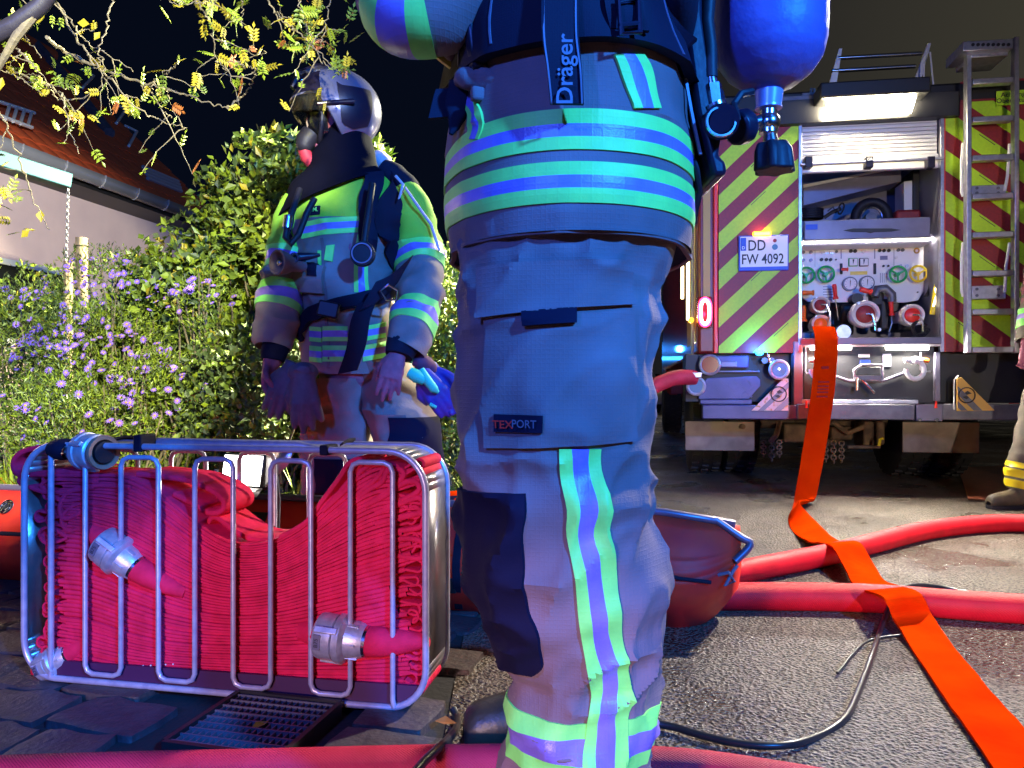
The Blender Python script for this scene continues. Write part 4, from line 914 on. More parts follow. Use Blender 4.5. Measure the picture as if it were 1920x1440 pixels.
# coupling helper (claw coupling seen from the side): axis along +x of matrix
def coupling(parent, M4, R=.055, L=.12, mt=None, tail=True):
    mt = mt or M['coup']
    Z2X = Matrix.Rotation(pi/2, 4, 'Y')
    mb = MB(); mb.lathe([(R*.55,-L*.5),(R*.80,-L*.5),(R*.95,-L*.46),(R*1.0,-L*.40),(R*1.0,-L*.12),(R*.93,-L*.10)], M4 @ Z2X, 28)
    a = build(mb, 'coupling', mt, parent)
    mb = MB(); mb.lathe([(R*.95,-L*.09),(R*1.06,-L*.07),(R*1.08,L*.05),(R*1.02,L*.08),(R*.84,L*.12),(R*.80,L*.30),(R*.70,L*.42),(R*.62,L*.5),(R*.3,L*.5)], M4 @ Z2X, 28); build(mb, 'coupling_ring', mt, a)
    for i in range(3):
        t = 2*pi*i/3+.5; mb = MB()
        mb.box(-R*.14,R*.14,-R*.10,R*.12,-L*.42,L*.02, M4 @ Z2X @ Matrix.Rotation(t,4,'Z') @ Matrix.Translation((0,R*1.02,0))); build(mb, 'coupling_lug', mt, a, bev=.002)
    for i in range(6):
        t = 2*pi*i/6; mb = MB(); mb.box(-R*.05,R*.05,-R*.03,R*.05,L*.10,L*.34, M4 @ Z2X @ Matrix.Rotation(t,4,'Z') @ Matrix.Translation((0,R*.80,0))); build(mb, 'coupling_rib', mt, a)
    if tail:
        mb = MB(); mb.tube([M4 @ Vector((L*.44,0,0)), M4 @ Vector((L*.50,0,0))], R*.70, 24); build(mb, 'binding_ring', M['chrome'], a)
    return a
# the folded hose : one serpentine ribbon laid in the basket
hs = thing('folded_hose', 'red fire hose folded in many layers inside the wire basket', 'fire hose', tuple(B.w(.5,.09,.02)))
def lerp_tab(tab, x):
    if x <= tab[0][0]: return tab[0][1]
    for (a, b), (c, d) in zip(tab, tab[1:]):
        if x <= c:
            t = (x-a)/(c-a); i = tab.index((a, b)); p0 = tab[max(0, i-1)][1]; p3 = tab[min(len(tab)-1, i+2)][1]
            return catmull([(p0,), (b,), (d,), (p3,)], (1+t)/3)[0]
    return tab[-1][1]
Lp = lambda px, py: B.px(px, py)
top = [(Lp(x, y).x, Lp(x, y).z) for x, y in ((70,893),(130,893),(230,893),(300,930),(370,985),(430,1018),(500,1016),(560,985),(620,930),(680,880),(730,868),(790,900))]
m1 = [(Lp(x, y).x, Lp(x, y).z) for x, y in ((70,1000),(150,1005),(230,1035),(300,1070),(370,1100),(440,1112),(520,1100),(600,1070),(680,1040),(790,1010))]
m2 = [(Lp(x, y).x, Lp(x, y).z) for x, y in ((70,1160),(160,1170),(240,1195),(320,1210),(440,1216),(560,1214),(680,1205),(790,1190))]
bot = [(Lp(x, y).x, Lp(x, y).z) for x, y in ((70,1240),(140,1258),(200,1270),(440,1287),(600,1295),(790,1303))]
def zlay(f, x):   # f 0 bottom .. 1 top
    a = [lerp_tab(t, x) for t in (bot, m2, m1, top)]; fs = (0, .26, .62, 1.)
    for i in range(3):
        if f <= fs[i+1]: t = (f-fs[i])/(fs[i+1]-fs[i]); return a[i]+(a[i+1]-a[i])*t
    return a[-1]
def rib_hose(mb, line, hw, y0, y1, yj=0.):
    """line: list of local (x,z); thick ribbon extruded across the basket, rounded edge"""
    N = len(line); vs = []
    for i in range(N):
        a = line[max(0, i-1)]; b = line[min(N-1, i+1)]; tx, tz = b[0]-a[0], b[1]-a[1]; l = math.hypot(tx, tz) or 1
        nx, nz = -tz/l, tx/l; h = hw[i] if hasattr(hw, '__len__') else hw
        for (s, dy) in ((-1, y1), (-1, y0+.0028), (-.70, y0+.0004), (0, y0), (.70, y0+.0004), (1, y0+.0028), (1, y1)):
            vs.append(B.w(line[i][0]+nx*s*h, dy+yj, line[i][1]+nz*s*h))
    fs = []
    for i in range(N-1):
        for k in range(6): fs.append((i*7+k, i*7+k+1, (i+1)*7+k+1, (i+1)*7+k))
    mb.add(vs, fs)
NL = 52; r2 = random.Random(3)
xl0 = [Lp(108, 0).x+r2.uniform(-.02, .02) for _ in range(NL)]; xr0 = [Lp(752, 0).x+r2.uniform(-.035, .02) for _ in range(NL)]
fsl = []
for i in range(NL):
    fsl.append((i+.5)/NL)
loops = []
def layer_pts(i, rev):
    out = []
    for k in range(61):
        x = xl0[i]+(xr0[i]-xl0[i])*k/60
        f = fsl[i]
        z = zlay(f, x)+.0025*noise.noise(Vector((x*3, i*.35, 0)))
        out.append((x, z))
    return out[::-1] if rev else out
for i in range(NL):
    seg = layer_pts(i, i % 2 == 1)
    f = fsl[i]
    th = []
    for x, z in seg:
        dz = (zlay(min(1, f+.5/NL), x)-zlay(max(0, f-.5/NL), x)); th.append(max(.0022, dz*.50))
    mb = MB(); qk = r2.uniform(.93, 1.02); rib_hose(mb, seg, [x_*qk for x_ in th], .010+r2.uniform(0, .006), D-.018)
    if i % 2 == 0 or i == NL-1 or True:
        pass
    lay = build(mb, 'hose_layer', M['hose_pack'], hs, sharp=50)
    # end fold to next layer
    if i < NL-1:
        right = i % 2 == 0
        x0 = (xr0 if right else xl0)[i]; x1 = (xr0 if right else xl0)[i+1]; s = 1 if right else -1
        z0 = zlay(fsl[i], x0); z1 = zlay(fsl[i+1], x1)
        R = r2.uniform(.011, .017) if not right else r2.uniform(.009, .016)
        reach = r2.uniform(.030, .058); cz = (z0+z1)/2+r2.uniform(-.006, .006)+(.012 if right and f > .5 else 0)
        cxx = (x0+x1)/2+s*reach
        xlim = XR-.012 if right else XL+.012
        cxx = min(cxx, xlim-R) if right else max(cxx, xlim+R)
        pl_ = [(x0, z0)]
        for k in range(-4, 5):
            t = k/4*radians(118); pl_.append((cxx+s*R*cos(t), cz+R*sin(t)))
        pl_.append((x1, z1))
        q = [catmull(pl_, t/30) for t in range(31)]
        mb = MB(); rib_hose(mb, q, .0036, .012+r2.uniform(0, .01), D-.02); build(mb, 'hose_fold', M['hose_pack'], hs, sharp=50)
# loose folds : upper left, crest right of centre, upper right fan
def loose(pxs, hw=.005, y0=.01, y1=D-.01, n=40, nm='hose_fold', m_=None):
    q = [tuple(B.px(x, y).xz) for x, y in pxs]; q = [(min(x, XR-.012), z) for x, z in q]; q = [catmull(q, t/n) for t in range(n+1)]
    mb = MB(); rib_hose(mb, q, hw, y0, y1); return build(mb, nm, m_ or M['hose_pack'], hs, sharp=50)
loose([(150,888),(90,886),(30,892),(16,870),(34,848),(80,838),(112,836)], .007)
loose([(170,915),(90,925),(48,915),(28,905),(40,892),(100,892),(180,893)], .006)
loose([(160,935),(110,940),(85,925),(70,910),(100,900),(180,905)], .005)
loose([(150,960),(115,975),(104,955),(120,925),(170,912),(240,915)], .006)
loose([(150,990),(120,996),(108,975),(130,950),(170,945),(230,955)], .005)
loose([(120,1010),(100,1018),(78,1020),(66,1004),(76,992),(94,994),(120,1010)], .0045)
loose([(240,892),(290,897),(340,905),(385,925),(405,945),(400,962),(378,966),(350,950),(310,930)], .007, .03)
loose([(370,985),(385,975),(420,1000),(455,1018),(500,1020),(545,1000)], .007, .04)
loose([(520,1010),(570,980),(600,940),(630,900),(650,870),(672,862),(668,880),(640,915),(610,950)], .006)
loose([(600,960),(650,915),(672,885),(700,868),(716,872),(705,895),(670,925),(630,960)], .006)
loose([(640,960),(680,925),(712,905),(722,885),(745,880),(752,895),(725,920),(690,945)], .0065)
loose([(680,950),(720,930),(752,908),(775,905),(782,920),(760,935),(715,955)], .0065)
loose([(700,965),(750,945),(780,935),(797,945),(785,962),(740,975)], .0065)
loose([(700,985),(750,970),(788,965),(798,980),(780,992),(720,1000)], .006)
loose([(700,1020),(760,1012),(792,1020),(798,1040),(780,1050),(720,1040)], .006)
# couplings on their hose tails
for (px, py, ang, y, R, L) in ((226,1041,-32,.012,.050,.125), (645,1196,-4,.010,.055,.130), (108,1238,28,.03,.040,.10)):
    q = B.px(px, py, y); c = B.w(q.x, y, q.z)
    M4 = Matrix.Translation(c) @ Matrix.Rotation(B.a, 4, 'Z') @ Matrix.Rotation(radians(-ang), 4, 'Y')
    cp = coupling(hs, M4, R, L)
    mb = MB(); mb.box(-L*.42,-L*.28,-R*1.03,-R*.95,-R*.30,R*.34, M4); tg = build(mb, 'label_plate', M['mid'], cp)
    mb = MB(); vs, fs = text_geo('B75', .014); mb.add([M4 @ Vector((-L*.35-q_.y, -R*1.045, q_.x)) for q_ in vs], fs); build(mb, 'lettering', M['ink'], tg, flat=True)
    mb = MB(); T_ = [M4 @ Vector(p) for p in ((L*.40,0,0),(L*.75,.0,.004),(L*1.15,.004,.010),(L*1.6,.01,.02))]; mb.tube(T_, [R*.66,R*.64,R*.5,R*.3], 16, flat=1.0); build(mb, 'hose_tail', M['hose_pack'], hs)
    mb = MB(); mb.tube([M4 @ Vector(p) for p in ((-L*.9,.02,0),(-L*.45,.012,0))], [R*.5, R*.72], 16); build(mb, 'hose_tail', M['hose_pack'], hs)
# coupling strapped to the top rim (front view, open mouth)
c = B.W(163, 846, .02); M4 = Matrix.Translation(c) @ Matrix.Rotation(radians(-28), 4, 'Z') @ Matrix.Rotation(radians(180), 4, 'Z')
cp = coupling(hs, M4, .046, .10)
mb = MB(); Mx = M4 @ Matrix.Translation((-.058,0,0)) @ Matrix.Rotation(pi/2, 4, 'Y')
mb.lathe([(.030,0),(.043,-.002),(.045,-.010),(.043,-.016),(.033,-.014),(.030,0)], Mx, 28); build(mb, 'sealing_ring', mat('seal', (.30,.16,.10), .6), cp)
mb = MB(); mb.lathe([(.028,-.018),(.027,.03),(.001,.031)], Mx, 24); build(mb, 'coupling_bore', M['dark'], cp)
mb = MB(); Sw = Surf([(*B.W(104,842,.02),.022,.030),(*B.W(122,842,.02),.028,.038),(*B.W(138,846,.02),.02,.038)], ref=(0,0,1), amp=.004); Sw.mesh(mb, 14, 20); build(mb, 'strap', M['web'], cp)
# printed mark along a lower layer
mb = MB()
for i in range(9):
    if i == 3: continue
    q = B.px(212+14*i, 1252-i*.8, .0095); mb.ball(B.w(q.x, .0105, q.z), .0022, 4)
build(mb, 'printed_dots', M['wall'], hs)

# ============================================================ STRETCHER (orange shell)
ea = -math.atan2(.60, 2.65)
S_ = Fr((-2.32, 3.006, 0), ea); SL = 3.10; SW = .44
stt = thing('rescue_stretcher', 'long orange plastic rescue stretcher shell with tubular rim on the ground', 'stretcher', tuple(S_.w(SL/2, SW/2, 0)))
tilt = radians(36)
def shell_s(u, t):
    x = SL*u; e = SL-x; el = x
    k = 1-max(0, 1-min(e, el)/.26)**2.4*.55
    a = pi*t; c_ = cos(a); s_ = sin(a)
    y = SW/2-SW/2*math.copysign(abs(c_)**.55, c_); z = .27-.27*abs(s_)**.60
    rib = 0
    for zc in (.055, .085, .115): rib += .006*math.exp(-((z-zc)/.007)**2)
    y += -rib if t < .5 else rib
    z = .27-(.27-z)*k
    yc = y-SW/2; yc *= .35+.65*k
    # lies tipped away from the camera, near rim high, underside showing
    y2 = yc*cos(tilt)+ (z-.13)*sin(tilt)*1.0; z2 = -yc*sin(tilt)+(z-.13)*cos(tilt)
    z2 += (1-k)*.65*SW/2*sin(tilt)*.85
    return S_.w(x, y2+.11, z2+.130-.035*max(0, 1-e/.25))
mb = MB(); mb.grid(lambda a, b: shell_s(a, b), 90, 60); sh = build(mb, 'shell', M['orange_shell'], stt, sharp=60); q = sh.modifiers.new('t', 'SOLIDIFY'); q.thickness = .005; q.offset = 0
rim = [shell_s(.008+.984*i/60, 0)+Vector((0,0,.006)) for i in range(61)]+[shell_s(.992, k/8)*.3+(shell_s(.992, 0)*(1-k/8)+shell_s(.992, 1)*(k/8))*.7+Vector((0,0,.006)) for k in range(2,7)]+[shell_s(.992-.984*i/60, 1)+Vector((0,0,.006)) for i in range(61)]
mb = MB(); mb.tube(rim, .013, 10, closed=True); build(mb, 'rim_tube', mat('rim_paint', (.16,.13,.20), .35, .5), stt)
# rope fittings at the right end
mb = MB(); mb.tube([shell_s(.865, .13)-S_.ey*.008, shell_s(.90, .16)-S_.ey*.010, shell_s(.94, .2)-S_.ey*.012, shell_s(.97, .26)-S_.ey*.016], .006, 8); build(mb, 'rope', M['rope'], stt)
kn = shell_s(.985, .30); mb = MB(); mb.tube([kn+Vector(v) for v in ((-.03,-.02,.01),(.0,-.03,.02),(.02,-.02,-.01),(-.01,-.03,-.02),(.015,-.02,.02),(.03,-.02,.04))], .006, 8); build(mb, 'rope_knot', M['mid'], stt)
hp = [shell_s(.975, 0)+Vector((0,0,.01)), shell_s(.99, .02)+S_.ex*.03+Vector((0,0,-.01)), shell_s(1., .1)+S_.ex*.03, shell_s(.99, .2)+S_.ex*.01]
mb = MB(); mb.tube([Vector(catmull([tuple(p) for p in hp], k/12)) for k in range(13)], .012, 10); build(mb, 'end_handle', bpy.data.materials['rim_paint'], stt)
# eyelets, D-ring and slots on the near wall
def on_shell(px, py):
    best = None
    for i in range(120):
        for j in range(26):
            p = shell_s(i/119, j/50); q = proj(p); d = (q[0]-px)**2+(q[1]-py)**2
            if best is None or d < best[0]: best = (d, i/119, j/50)
    return best[1], best[2]
def wall_frame(px, py):
    u, v = on_shell(px, py); p = shell_s(u, v); ex = (shell_s(min(1, u+.01), v)-shell_s(max(0, u-.01), v)).normalized(); ez = (shell_s(u, max(0, v-.01))-shell_s(u, v+.01)).normalized(); n = ex.cross(ez); n = n if n.y < 0 else -n
    return p, ex, ez, n
for px, py, r in ((16,955,.026), (882,1004,.022)):
    p, ex, ez, n = wall_frame(px, py); base = p+n*.008
    for k in (1, .62):
        mb = MB(); mb.tube([base+(ex*cos(t)+ez*sin(t))*r*k for t in [i*pi/12 for i in range(24)]], .0045, 8, closed=True); ey = build(mb, 'eyelet', M['chrome'], stt)
    mb = MB(); mb.cyl(base+n*.001, base-n*.004, r*.5, n=20); build(mb, 'eyelet_hole', M['dark'], ey)
p, ex, ez, n = wall_frame(60, 962)
mb = MB(); mb.tube([p+n*.01+ex*.03*cos(t)+ez*.022*sin(t) for t in [radians(-110+220*i/16) for i in range(17)]], .005, 8); build(mb, 'd_ring', M['chrome'], stt)
pa = wall_frame(10, 1000)[0]; pb = wall_frame(150, 1004)[0]
mb = MB(); mb.tube([pa-S_.ey*.008, pb-S_.ey*.008], .008, 8); build(mb, 'rope', M['rope'], stt)
for px, py in ((837,1000),(838,1018),(837,1042),(839,1062),(838,1085)):
    p, ex, ez, n = wall_frame(px, py); mb = MB(); mb.ball(p+n*.001, .013, 8, (1.5,.35,.5)); build(mb, 'air_slot', M['hose_orange'], stt)
for px, py, w_, h_ in ((462,985,.075,.045),(848,1095,.02,.03)):
    p, ex, ez, n = wall_frame(px, py); mb = MB(); m4 = Matrix((ex, -n, ez)).transposed().to_4x4(); m4.translation = p+n*.001; mb.box(-w_, w_, -.004, .004, -h_, h_, m4); build(mb, 'grip_opening', M['dark'], stt, bev=.01)
pts_ = [wall_frame(860, y) for y in (990, 1020, 1060, 1100, 1140)]
mb = MB(); ribbon(mb, [q[0]+q[3]*.004 for q in pts_], S_.ex*.013, -S_.ey, .004, nsub=5); build(mb, 'lashing_strap', M['black_cloth'], stt)
# ============================================================ HOSES ON THE STREET
def hose(name, pts, r, m_, label, n=60, flat=1., group=None, cat='fire hose'):
    q = [catmull([tuple(p) for p in pts], i/n) for i in range(n+1)]
    mb = MB(); mb.tube(q, r, 18, flat=flat, ref=(0,0,1)); o = build(mb, name, m_, None, sharp=60, origin=q[len(q)//2]); tag(o, label, cat, group); return o
# big hose across the bottom of the picture
hose('fire_hose', [(-2.2,1.34,.038),(-.96,1.43,.038),(-.5,1.455,.038),(-.05,1.475,.038),(.28,1.465,.038),(.52,1.40,.038),(.95,1.22,.038),(1.6,.90,.038)], .038, M['hose_pink'], 'thick pink-red charged hose crossing the bottom of the photo in front of the basket')
hose('fire_hose', [G(1300,1090,.045),G(1420,1066,.045),G(1560,1038,.045),G(1640,1018,.045),G(1740,994,.045),G(1850,982,.045),G(1960,982,.045),G(2200,990,.045)], .046, M['hose_red'], 'upper charged red hose curving off to the right behind the stretcher end', group=None)
hose('fire_hose', [G(1250,1120,.045),G(1450,1118,.045),G(1640,1122,.045),G(1800,1134,.045),G(1960,1144,.045),G(2300,1160,.045)], .048, M['hose_red'], 'lower straight charged red hose, bright in front of the curved one')
hose('fire_hose', [(-.55,4.2,.04),(-.42,3.6,.05),P(835,945,3.2),P(870,935,3.25),P(930,925,3.3),P(1050,940,3.3),P(1200,990,3.2),(.75,3.1,.04)], .036, M['hose_orange'], 'short piece of orange hose between basket and leg, behind the stretcher')
# flat hose from the pump outlet
def flat_hose(name, pts, wd, label, m_, hw=.075):
    mb = MB(); N = len(pts)
    ribbon(mb, pts, [Vector(w_).normalized()*hw for w_ in wd], [Vector(x) for x in nrm_], .006, nsub=14, crease=.004)
    o = build(mb, name, m_, None, sharp=60, origin=pts[N//2]); tag(o, label, 'fire hose'); return o
nrm_ = [(0,-1,.1),(0,-1,.05),(0,-1,0),(0,-1,0),(0,-1,.2),(0,-.5,1),(-.6,-.3,1),(-.2,0,1),(0,0,1),(0,.4,1),(0,-.5,1),(0,.3,1),(0,0,1),(0,-.6,1),(0,0,1),(0,0,1),(0,0,1),(0,0,1)]
fh = [P(1543,612,5.22), P(1549,640,5.06), P(1543,730,5.0), P(1528,830,4.98), P(1513,915,4.98), G(1506,944,.012), G(1489,958,.05), G(1512,992,.02), G(1545,1016,.04), G(1585,1022,.098), G(1612,1066,.05), G(1634,1098,.055), G(1690,1118,.104), G(1712,1160,.03), G(1745,1210,.008), G(1815,1305,.008), G(1890,1400,.008), G(1990,1540,.008)]
wd_ = [(1,0,0),(1,0,0),(1,0,0),(1,0,0),(1,.1,0),(1,.2,.2),(.6,.5,.6),(1,.3,.3),(1,.3,0),(1,.3,0),(1,.4,0),(1,.4,0),(1,.35,0),(1,.3,0),(1,.35,0),(1,.35,0),(1,.35,0),(1,.35,0)]
flat_hose('fire_hose', fh, wd_, 'flat empty orange hose hanging from the pump outlet and running toward the camera', M['hose_orange'])
hose('fire_hose', [P(1302,708,5.5),P(1270,708,5.45),P(1235,720,5.4),P(1200,742,5.35),P(1150,790,5.3),G(1080,985,.04),G(1000,990,.04)], .055, M['hose_pink'], 'pink hose bending out of the left side outlet of the fire engine', n=40)
for (ya, yb, xw) in ((688, 700, .028), (716, 748, .045)):
    f0 = Vector(catmull([tuple(p) for p in fh], 0)); 
    def atpy(py):
        b_ = None
        for k in range(300):
            q = Vector(catmull([tuple(p) for p in fh], k/299*.35)); e = abs(proj(q)[1]-py)
            if b_ is None or e < b_[0]: b_ = (e, q)
        return b_[1]
    st_ = bpy.data.objects['fire_hose.004'] if 'fire_hose.004' in bpy.data.objects else None
    for k in range(5 if yb > 720 else 2):
        z0_ = ya+(yb-ya)*k/5; a_ = atpy(z0_); mb = MB(); mb.box(a_.x-xw*.9, a_.x+xw*.7, a_.y-.0125, a_.y-.0075, a_.z-.008, a_.z+.002); build(mb, 'stamped_print', mat('print_dark', (.30,.006,.01), .8) if k == 0 else bpy.data.materials['print_dark'], st_)
# black cables
hose('cable', [G(1960,1128,.02),G(1820,1112,.03),G(1760,1101,.045),P(1712,1098,2.66),P(1682,1112,2.60),P(1655,1170,2.44),P(1635,1230,2.14),P(1604,1310,1.87),P(1585,1345,1.76),P(1545,1375,1.69),G(1480,1396,.012),G(1400,1396,.012),G(1320,1380,.012),G(1250,1360,.012),G(1150,1345,.012)], .0085, M['cable'], 'black cable looping over the hoses on the asphalt at lower right', cat='cable')
hose('cable', [G(850,1330,.012),P(858,1350,1.75),P(850,1375,1.62),P(820,1405,1.45),P(795,1428,1.38),P(760,1470,1.30)], .0085, M['cable'], 'short black cable crossing the front hose below the basket corner', n=30, cat='cable')
hose('cable', [G(1700,1190,.008),G(1650,1196,.008),G(1615,1210,.008),G(1570,1262,.008)], .004, M['cable'], 'thin black cable end lying beside the flat orange hose', n=20, cat='cable')

# ============================================================ FIRE ENGINE
TO = Vector((2.515, 5.3, 0)); ta = radians(-9)
TF = Fr(TO, ta)
tk = thing('fire_engine', 'rear of a fire engine with open pump bay, lime and red chevrons and a ladder', 'fire engine', tuple(TO), ta, world=False)
def t(px, py, dy=0.): q = TF.px(px, py, dy); return q
def tbox(mb, px0, px1, py0, py1, d0, d1):
    a = t(px0, py0, d0); b = t(px1, py1, d0); mb.box(a.x, b.x, d0, d1, b.z, a.z); return mb
def tb(nm, m_, px0, px1, py0, py1, d0, d1, par=None, bev=.004, **k):
    mb = MB(); tbox(mb, px0, px1, py0, py1, d0, d1); return build(mb, nm, m_, par or tk, bev=bev, **k)
def tcyl(nm, m_, px, py, r, d0, d1, par=None, n=20, r1=None, prof=None):
    c = t(px, py, d0); mb = MB(); c2 = Vector((c.x, d1, c.z)); mb.cyl(Vector(c), c2, r, r1 or r, n); return build(mb, nm, m_, par or tk)
def tring(nm, m_, px, py, r, rr, d, par=None, n=24, sx=1., sz=1.):
    c = t(px, py, d); mb = MB(); mb.tube([(c.x+r*sx*cos(2*pi*i/n), d, c.z+r*sz*sin(2*pi*i/n)) for i in range(n)], rr, 8, closed=True); return build(mb, nm, m_, par or tk)
xL = t(1347, 400).x; x0 = t(1500, 400).x; x1 = t(1766, 400).x; xR = x1+(x0-xL); zT = t(1420, 212).z; zB = t(1420, 662).z
zO = t(1634, 634).z; WX = xR+.12
XLs = xL-.14
# body shell blocks
mb = MB(); mb.box(XLs, x0, .03, 6.4, zB, zT+.02); build(mb, 'body_side', M['truck_red'], tk, bev=.02)
mb = MB(); mb.box(x1, WX, .03, 6.4, zB, zT+.12); build(mb, 'body_side', M['truck_red'], tk, bev=.02)
mb = MB(); mb.box(x0, x1, .85, 6.4, zB, zT); build(mb, 'body_core', M['dark'], tk)
mb = MB(); mb.box(x0, x1, .0, .85, zO-.06, zO); build(mb, 'bay_floor', M['lightp'], tk, bev=.004)
mb = MB(); mb.box(x0, x1, .06, .85, zT-.06, zT); build(mb, 'bay_ceiling', M['lightp'], tk)
for sx_, a in (((x0, x0+.012), 0), ((x1-.012, x1), 1)):
    mb = MB(); mb.box(sx_[0], sx_[1], .03, .85, zO, zT-.06); build(mb, 'bay_wall', M['mid'], tk)
mb = MB(); mb.box(XLs-.02, WX+.02, .0, 6.4, zT+.0, zT+.14); roof = build(mb, 'roof', M['dark'], tk, bev=.02)
mb = MB(); mb.box(XLs+.05, WX-.05, 6.45, 8.1, .55, 2.5); cabm = build(mb, 'cab', M['truck_red'], tk, bev=.08)
mb = MB(); mb.box(XLs+.04, XLs+.05, 6.7, 7.7, 1.5, 2.3); build(mb, 'side_window', M['glass'], cabm)
mb = MB(); mb.box(-.45, .45, .1, 8.0, .62, .82); build(mb, 'chassis', M['dark'], tk)
# gold stripe and red corner profile on the left flank
mb = MB(); mb.box(XLs-.004, XLs+.001, .25, 1.1, zB+.1, zT-.3); build(mb, 'side_stripe', M['gold'], tk)
mb = MB(); mb.box(XLs+.035, XLs+.085, .015, .028, zB+.2, zT-.02); build(mb, 'corner_stripe', M['gold'], tk)
mb = MB(); mb.box(xL-.032, xL-.004, -.004, .03, zB-.0, zT); build(mb, 'corner_profile', M['red'], tk, bev=.006)
# chevron panels with separate stripes
def clip(poly, x0, x1, z0, z1):
    def cl(p, f, g):
        out = []
        for i in range(len(p)):
            a, b = p[i-1], p[i]; fa, fb = f(a), f(b)
            if fa >= 0 and fb >= 0: out.append(b)
            elif fa >= 0 or fb >= 0:
                q = fa/(fa-fb); c = (a[0]+(b[0]-a[0])*q, a[1]+(b[1]-a[1])*q)
                out.append(c)
                if fb >= 0: out.append(b)
        return out
    for f in (lambda p: p[0]-x0, lambda p: x1-p[0], lambda p: p[1]-z0, lambda p: z1-p[1]):
        if poly: poly = cl(poly, f, 0)
    return poly
def chevron(xa, xb, za, zb, dirn, y, w, step, off, slope):
    mb = MB(); mb.box(xa, xb, y, y+.028, za, zb); pn = build(mb, 'chevron_panel', M['chev_red'], tk, bev=.003)
    k = off
    while k < zb+4:
        dx = xb-xa
        if dirn > 0: q = [(xa, k), (xb, k+dx*slope), (xb, k+dx*slope+w), (xa, k+w)]
        else: q = [(xa, k+dx*slope), (xb, k), (xb, k+w), (xa, k+dx*slope+w)]
        q = clip(q, xa+.002, xb-.002, za+.002, zb-.002)
        if len(q) > 2:
            cx_ = sum(p[0] for p in q)/len(q); cz_ = sum(p[1] for p in q)/len(q)+w*.36
            if len(q) == 4 and zb-.1 > cz_ > za+.1:
                md = MB(); g_ = slope*dirn
                md.prism([(cx_-.05, cz_-.05*g_), (cx_+.05, cz_+.05*g_), (cx_+.05, cz_+.05*g_+.005), (cx_-.05, cz_-.05*g_+.005)], y-.0045, y-.002); build(md, 'printed_mark', M['ink'], pn, flat=True)
            m2_ = MB(); m2_.prism(q, y-.003, y+.001); build(m2_, 'stripe', M['chev_lime'], pn, flat=True)
        k += step
    return pn
s_ = (t(1347, 640).z-t(1347, 575).z)
w_ = t(1347, 590).z-t(1347, 634).z
chevron(xL, x0-.01, zB, zT, 1, 0., .138, .272, t(1347,615).z-.272*3, .94)
cpn = chevron(x1+.012, xR, zB, zT, -1, 0., .145, .278, t(1770,620).z-(xR-x1-.012)*.78-.278*2, .78)
mb = MB(); mb.box(x1+.12, xR, .002, .03, zT, zT+.14); build(mb, 'chevron_panel', M['chev_red'], tk)
mb = MB(); mb.box(xR, WX, .01, .03, zB, zT+.1); build(mb, 'corner_panel', M['chev_red'], tk)
# rails of the shutter
for px in (1500, 1766):
    q = t(px, 400); mb = MB(); mb.box(q.x-.012, q.x+.012, -.012, .03, zO-.10, zT); build(mb, 'shutter_rail', M['alu'], tk, bev=.003)
mb = MB(); q = t(1776, 400); mb.box(x1+.013, x1+.021, -.006, .0, zB, zT); build(mb, 'red_edge', M['red'], tk)
# shutter: single slats, bar, clamps
zs0 = t(1634, 292).z; zs1 = zT-.005; nsl = 12
for i in range(nsl):
    a = zs0+(zs1-zs0)*i/nsl; b = zs0+(zs1-zs0)*(i+1)/nsl
    mb = MB(); mb.box(x0+.02, x1-.02, .028, .042, a+.0015, b-.0015); build(mb, 'slat', M['lightp'], tk, bev=.004)
mb = MB(); mb.box(x0+.012, x1-.012, .018, .05, t(1634,318).z, zs0); bt = build(mb, 'shutter_bar', M['lightp'], tk, bev=.006)
mb = MB(); mb.tube([(x0+.0, -.03, t(1634,305).z), (x1+.0, -.03, t(1634,305).z)], .012, 12); build(mb, 'bar_handle', M['alu'], tk)
for px in (1517, 1631, 1747):
    cl_ = tb('clamp', M['plastic'], px-7, px+7, 293, 313, -.05, .02, bt, .004)
    if px == 1631:
        vs, fs = text_geo('GR', .028); q = t(1631, 299, -.05); m3 = MB(); m3.add([(q.x+v.x, -.0525, q.z+v.y) for v in vs], fs); build(m3, 'lettering', M['white'], cl_, flat=True)
        
# roof: work light box, hooks, rack
wl = tb('work_light_box', M['dark'], 1538, 1746, 154, 171, -.24, .12, tk, .012); tb('light_box_back', M['dark'], 1538, 1746, 171, 212, -.05, .12, wl, .006)
q0 = t(1552, 172, -.165); q1 = t(1722, 203, -.165)
mb = MB(); mb.add([(q0.x+.01, -.225, q0.z+.01), (q1.x, -.225, q0.z+.02), (q1.x-.02, -.085, q1.z-.002), (q0.x-.01, -.085, q1.z-.014)], [(0,3,2,1)]); 
pnl = build(mb, 'work_light_panel', M['led_work'], wl, flat=True); so = pnl.modifiers.new('t', 'SOLIDIFY'); so.thickness = .01; so.offset = -1
tb('roof_edge', M['grey'], 1465, 1540, 181, 192, -.05, .05, tk)
tb('roof_edge', M['dark'], 1440, 1800, 190, 216, -.06, .03, tk)
rk = None
for px in (1563, 1720):
    a = t(px, 155, .3); b = t(px+(13 if px < 1600 else 22), 92 if px < 1600 else 82, .3)
    mb = MB(); mb.add([(a.x-.03,.29,a.z),(a.x+.02,.29,a.z),(b.x+.01,.29,b.z),(b.x-.012,.29,b.z),(a.x-.03,.31,a.z),(a.x+.02,.31,a.z),(b.x+.01,.31,b.z),(b.x-.012,.31,b.z)], [(0,1,2,3),(7,6,5,4),(0,4,5,1),(1,5,6,2),(2,6,7,3),(3,7,4,0)])
    build(mb, 'rack_bracket', M['lightp'], tk)
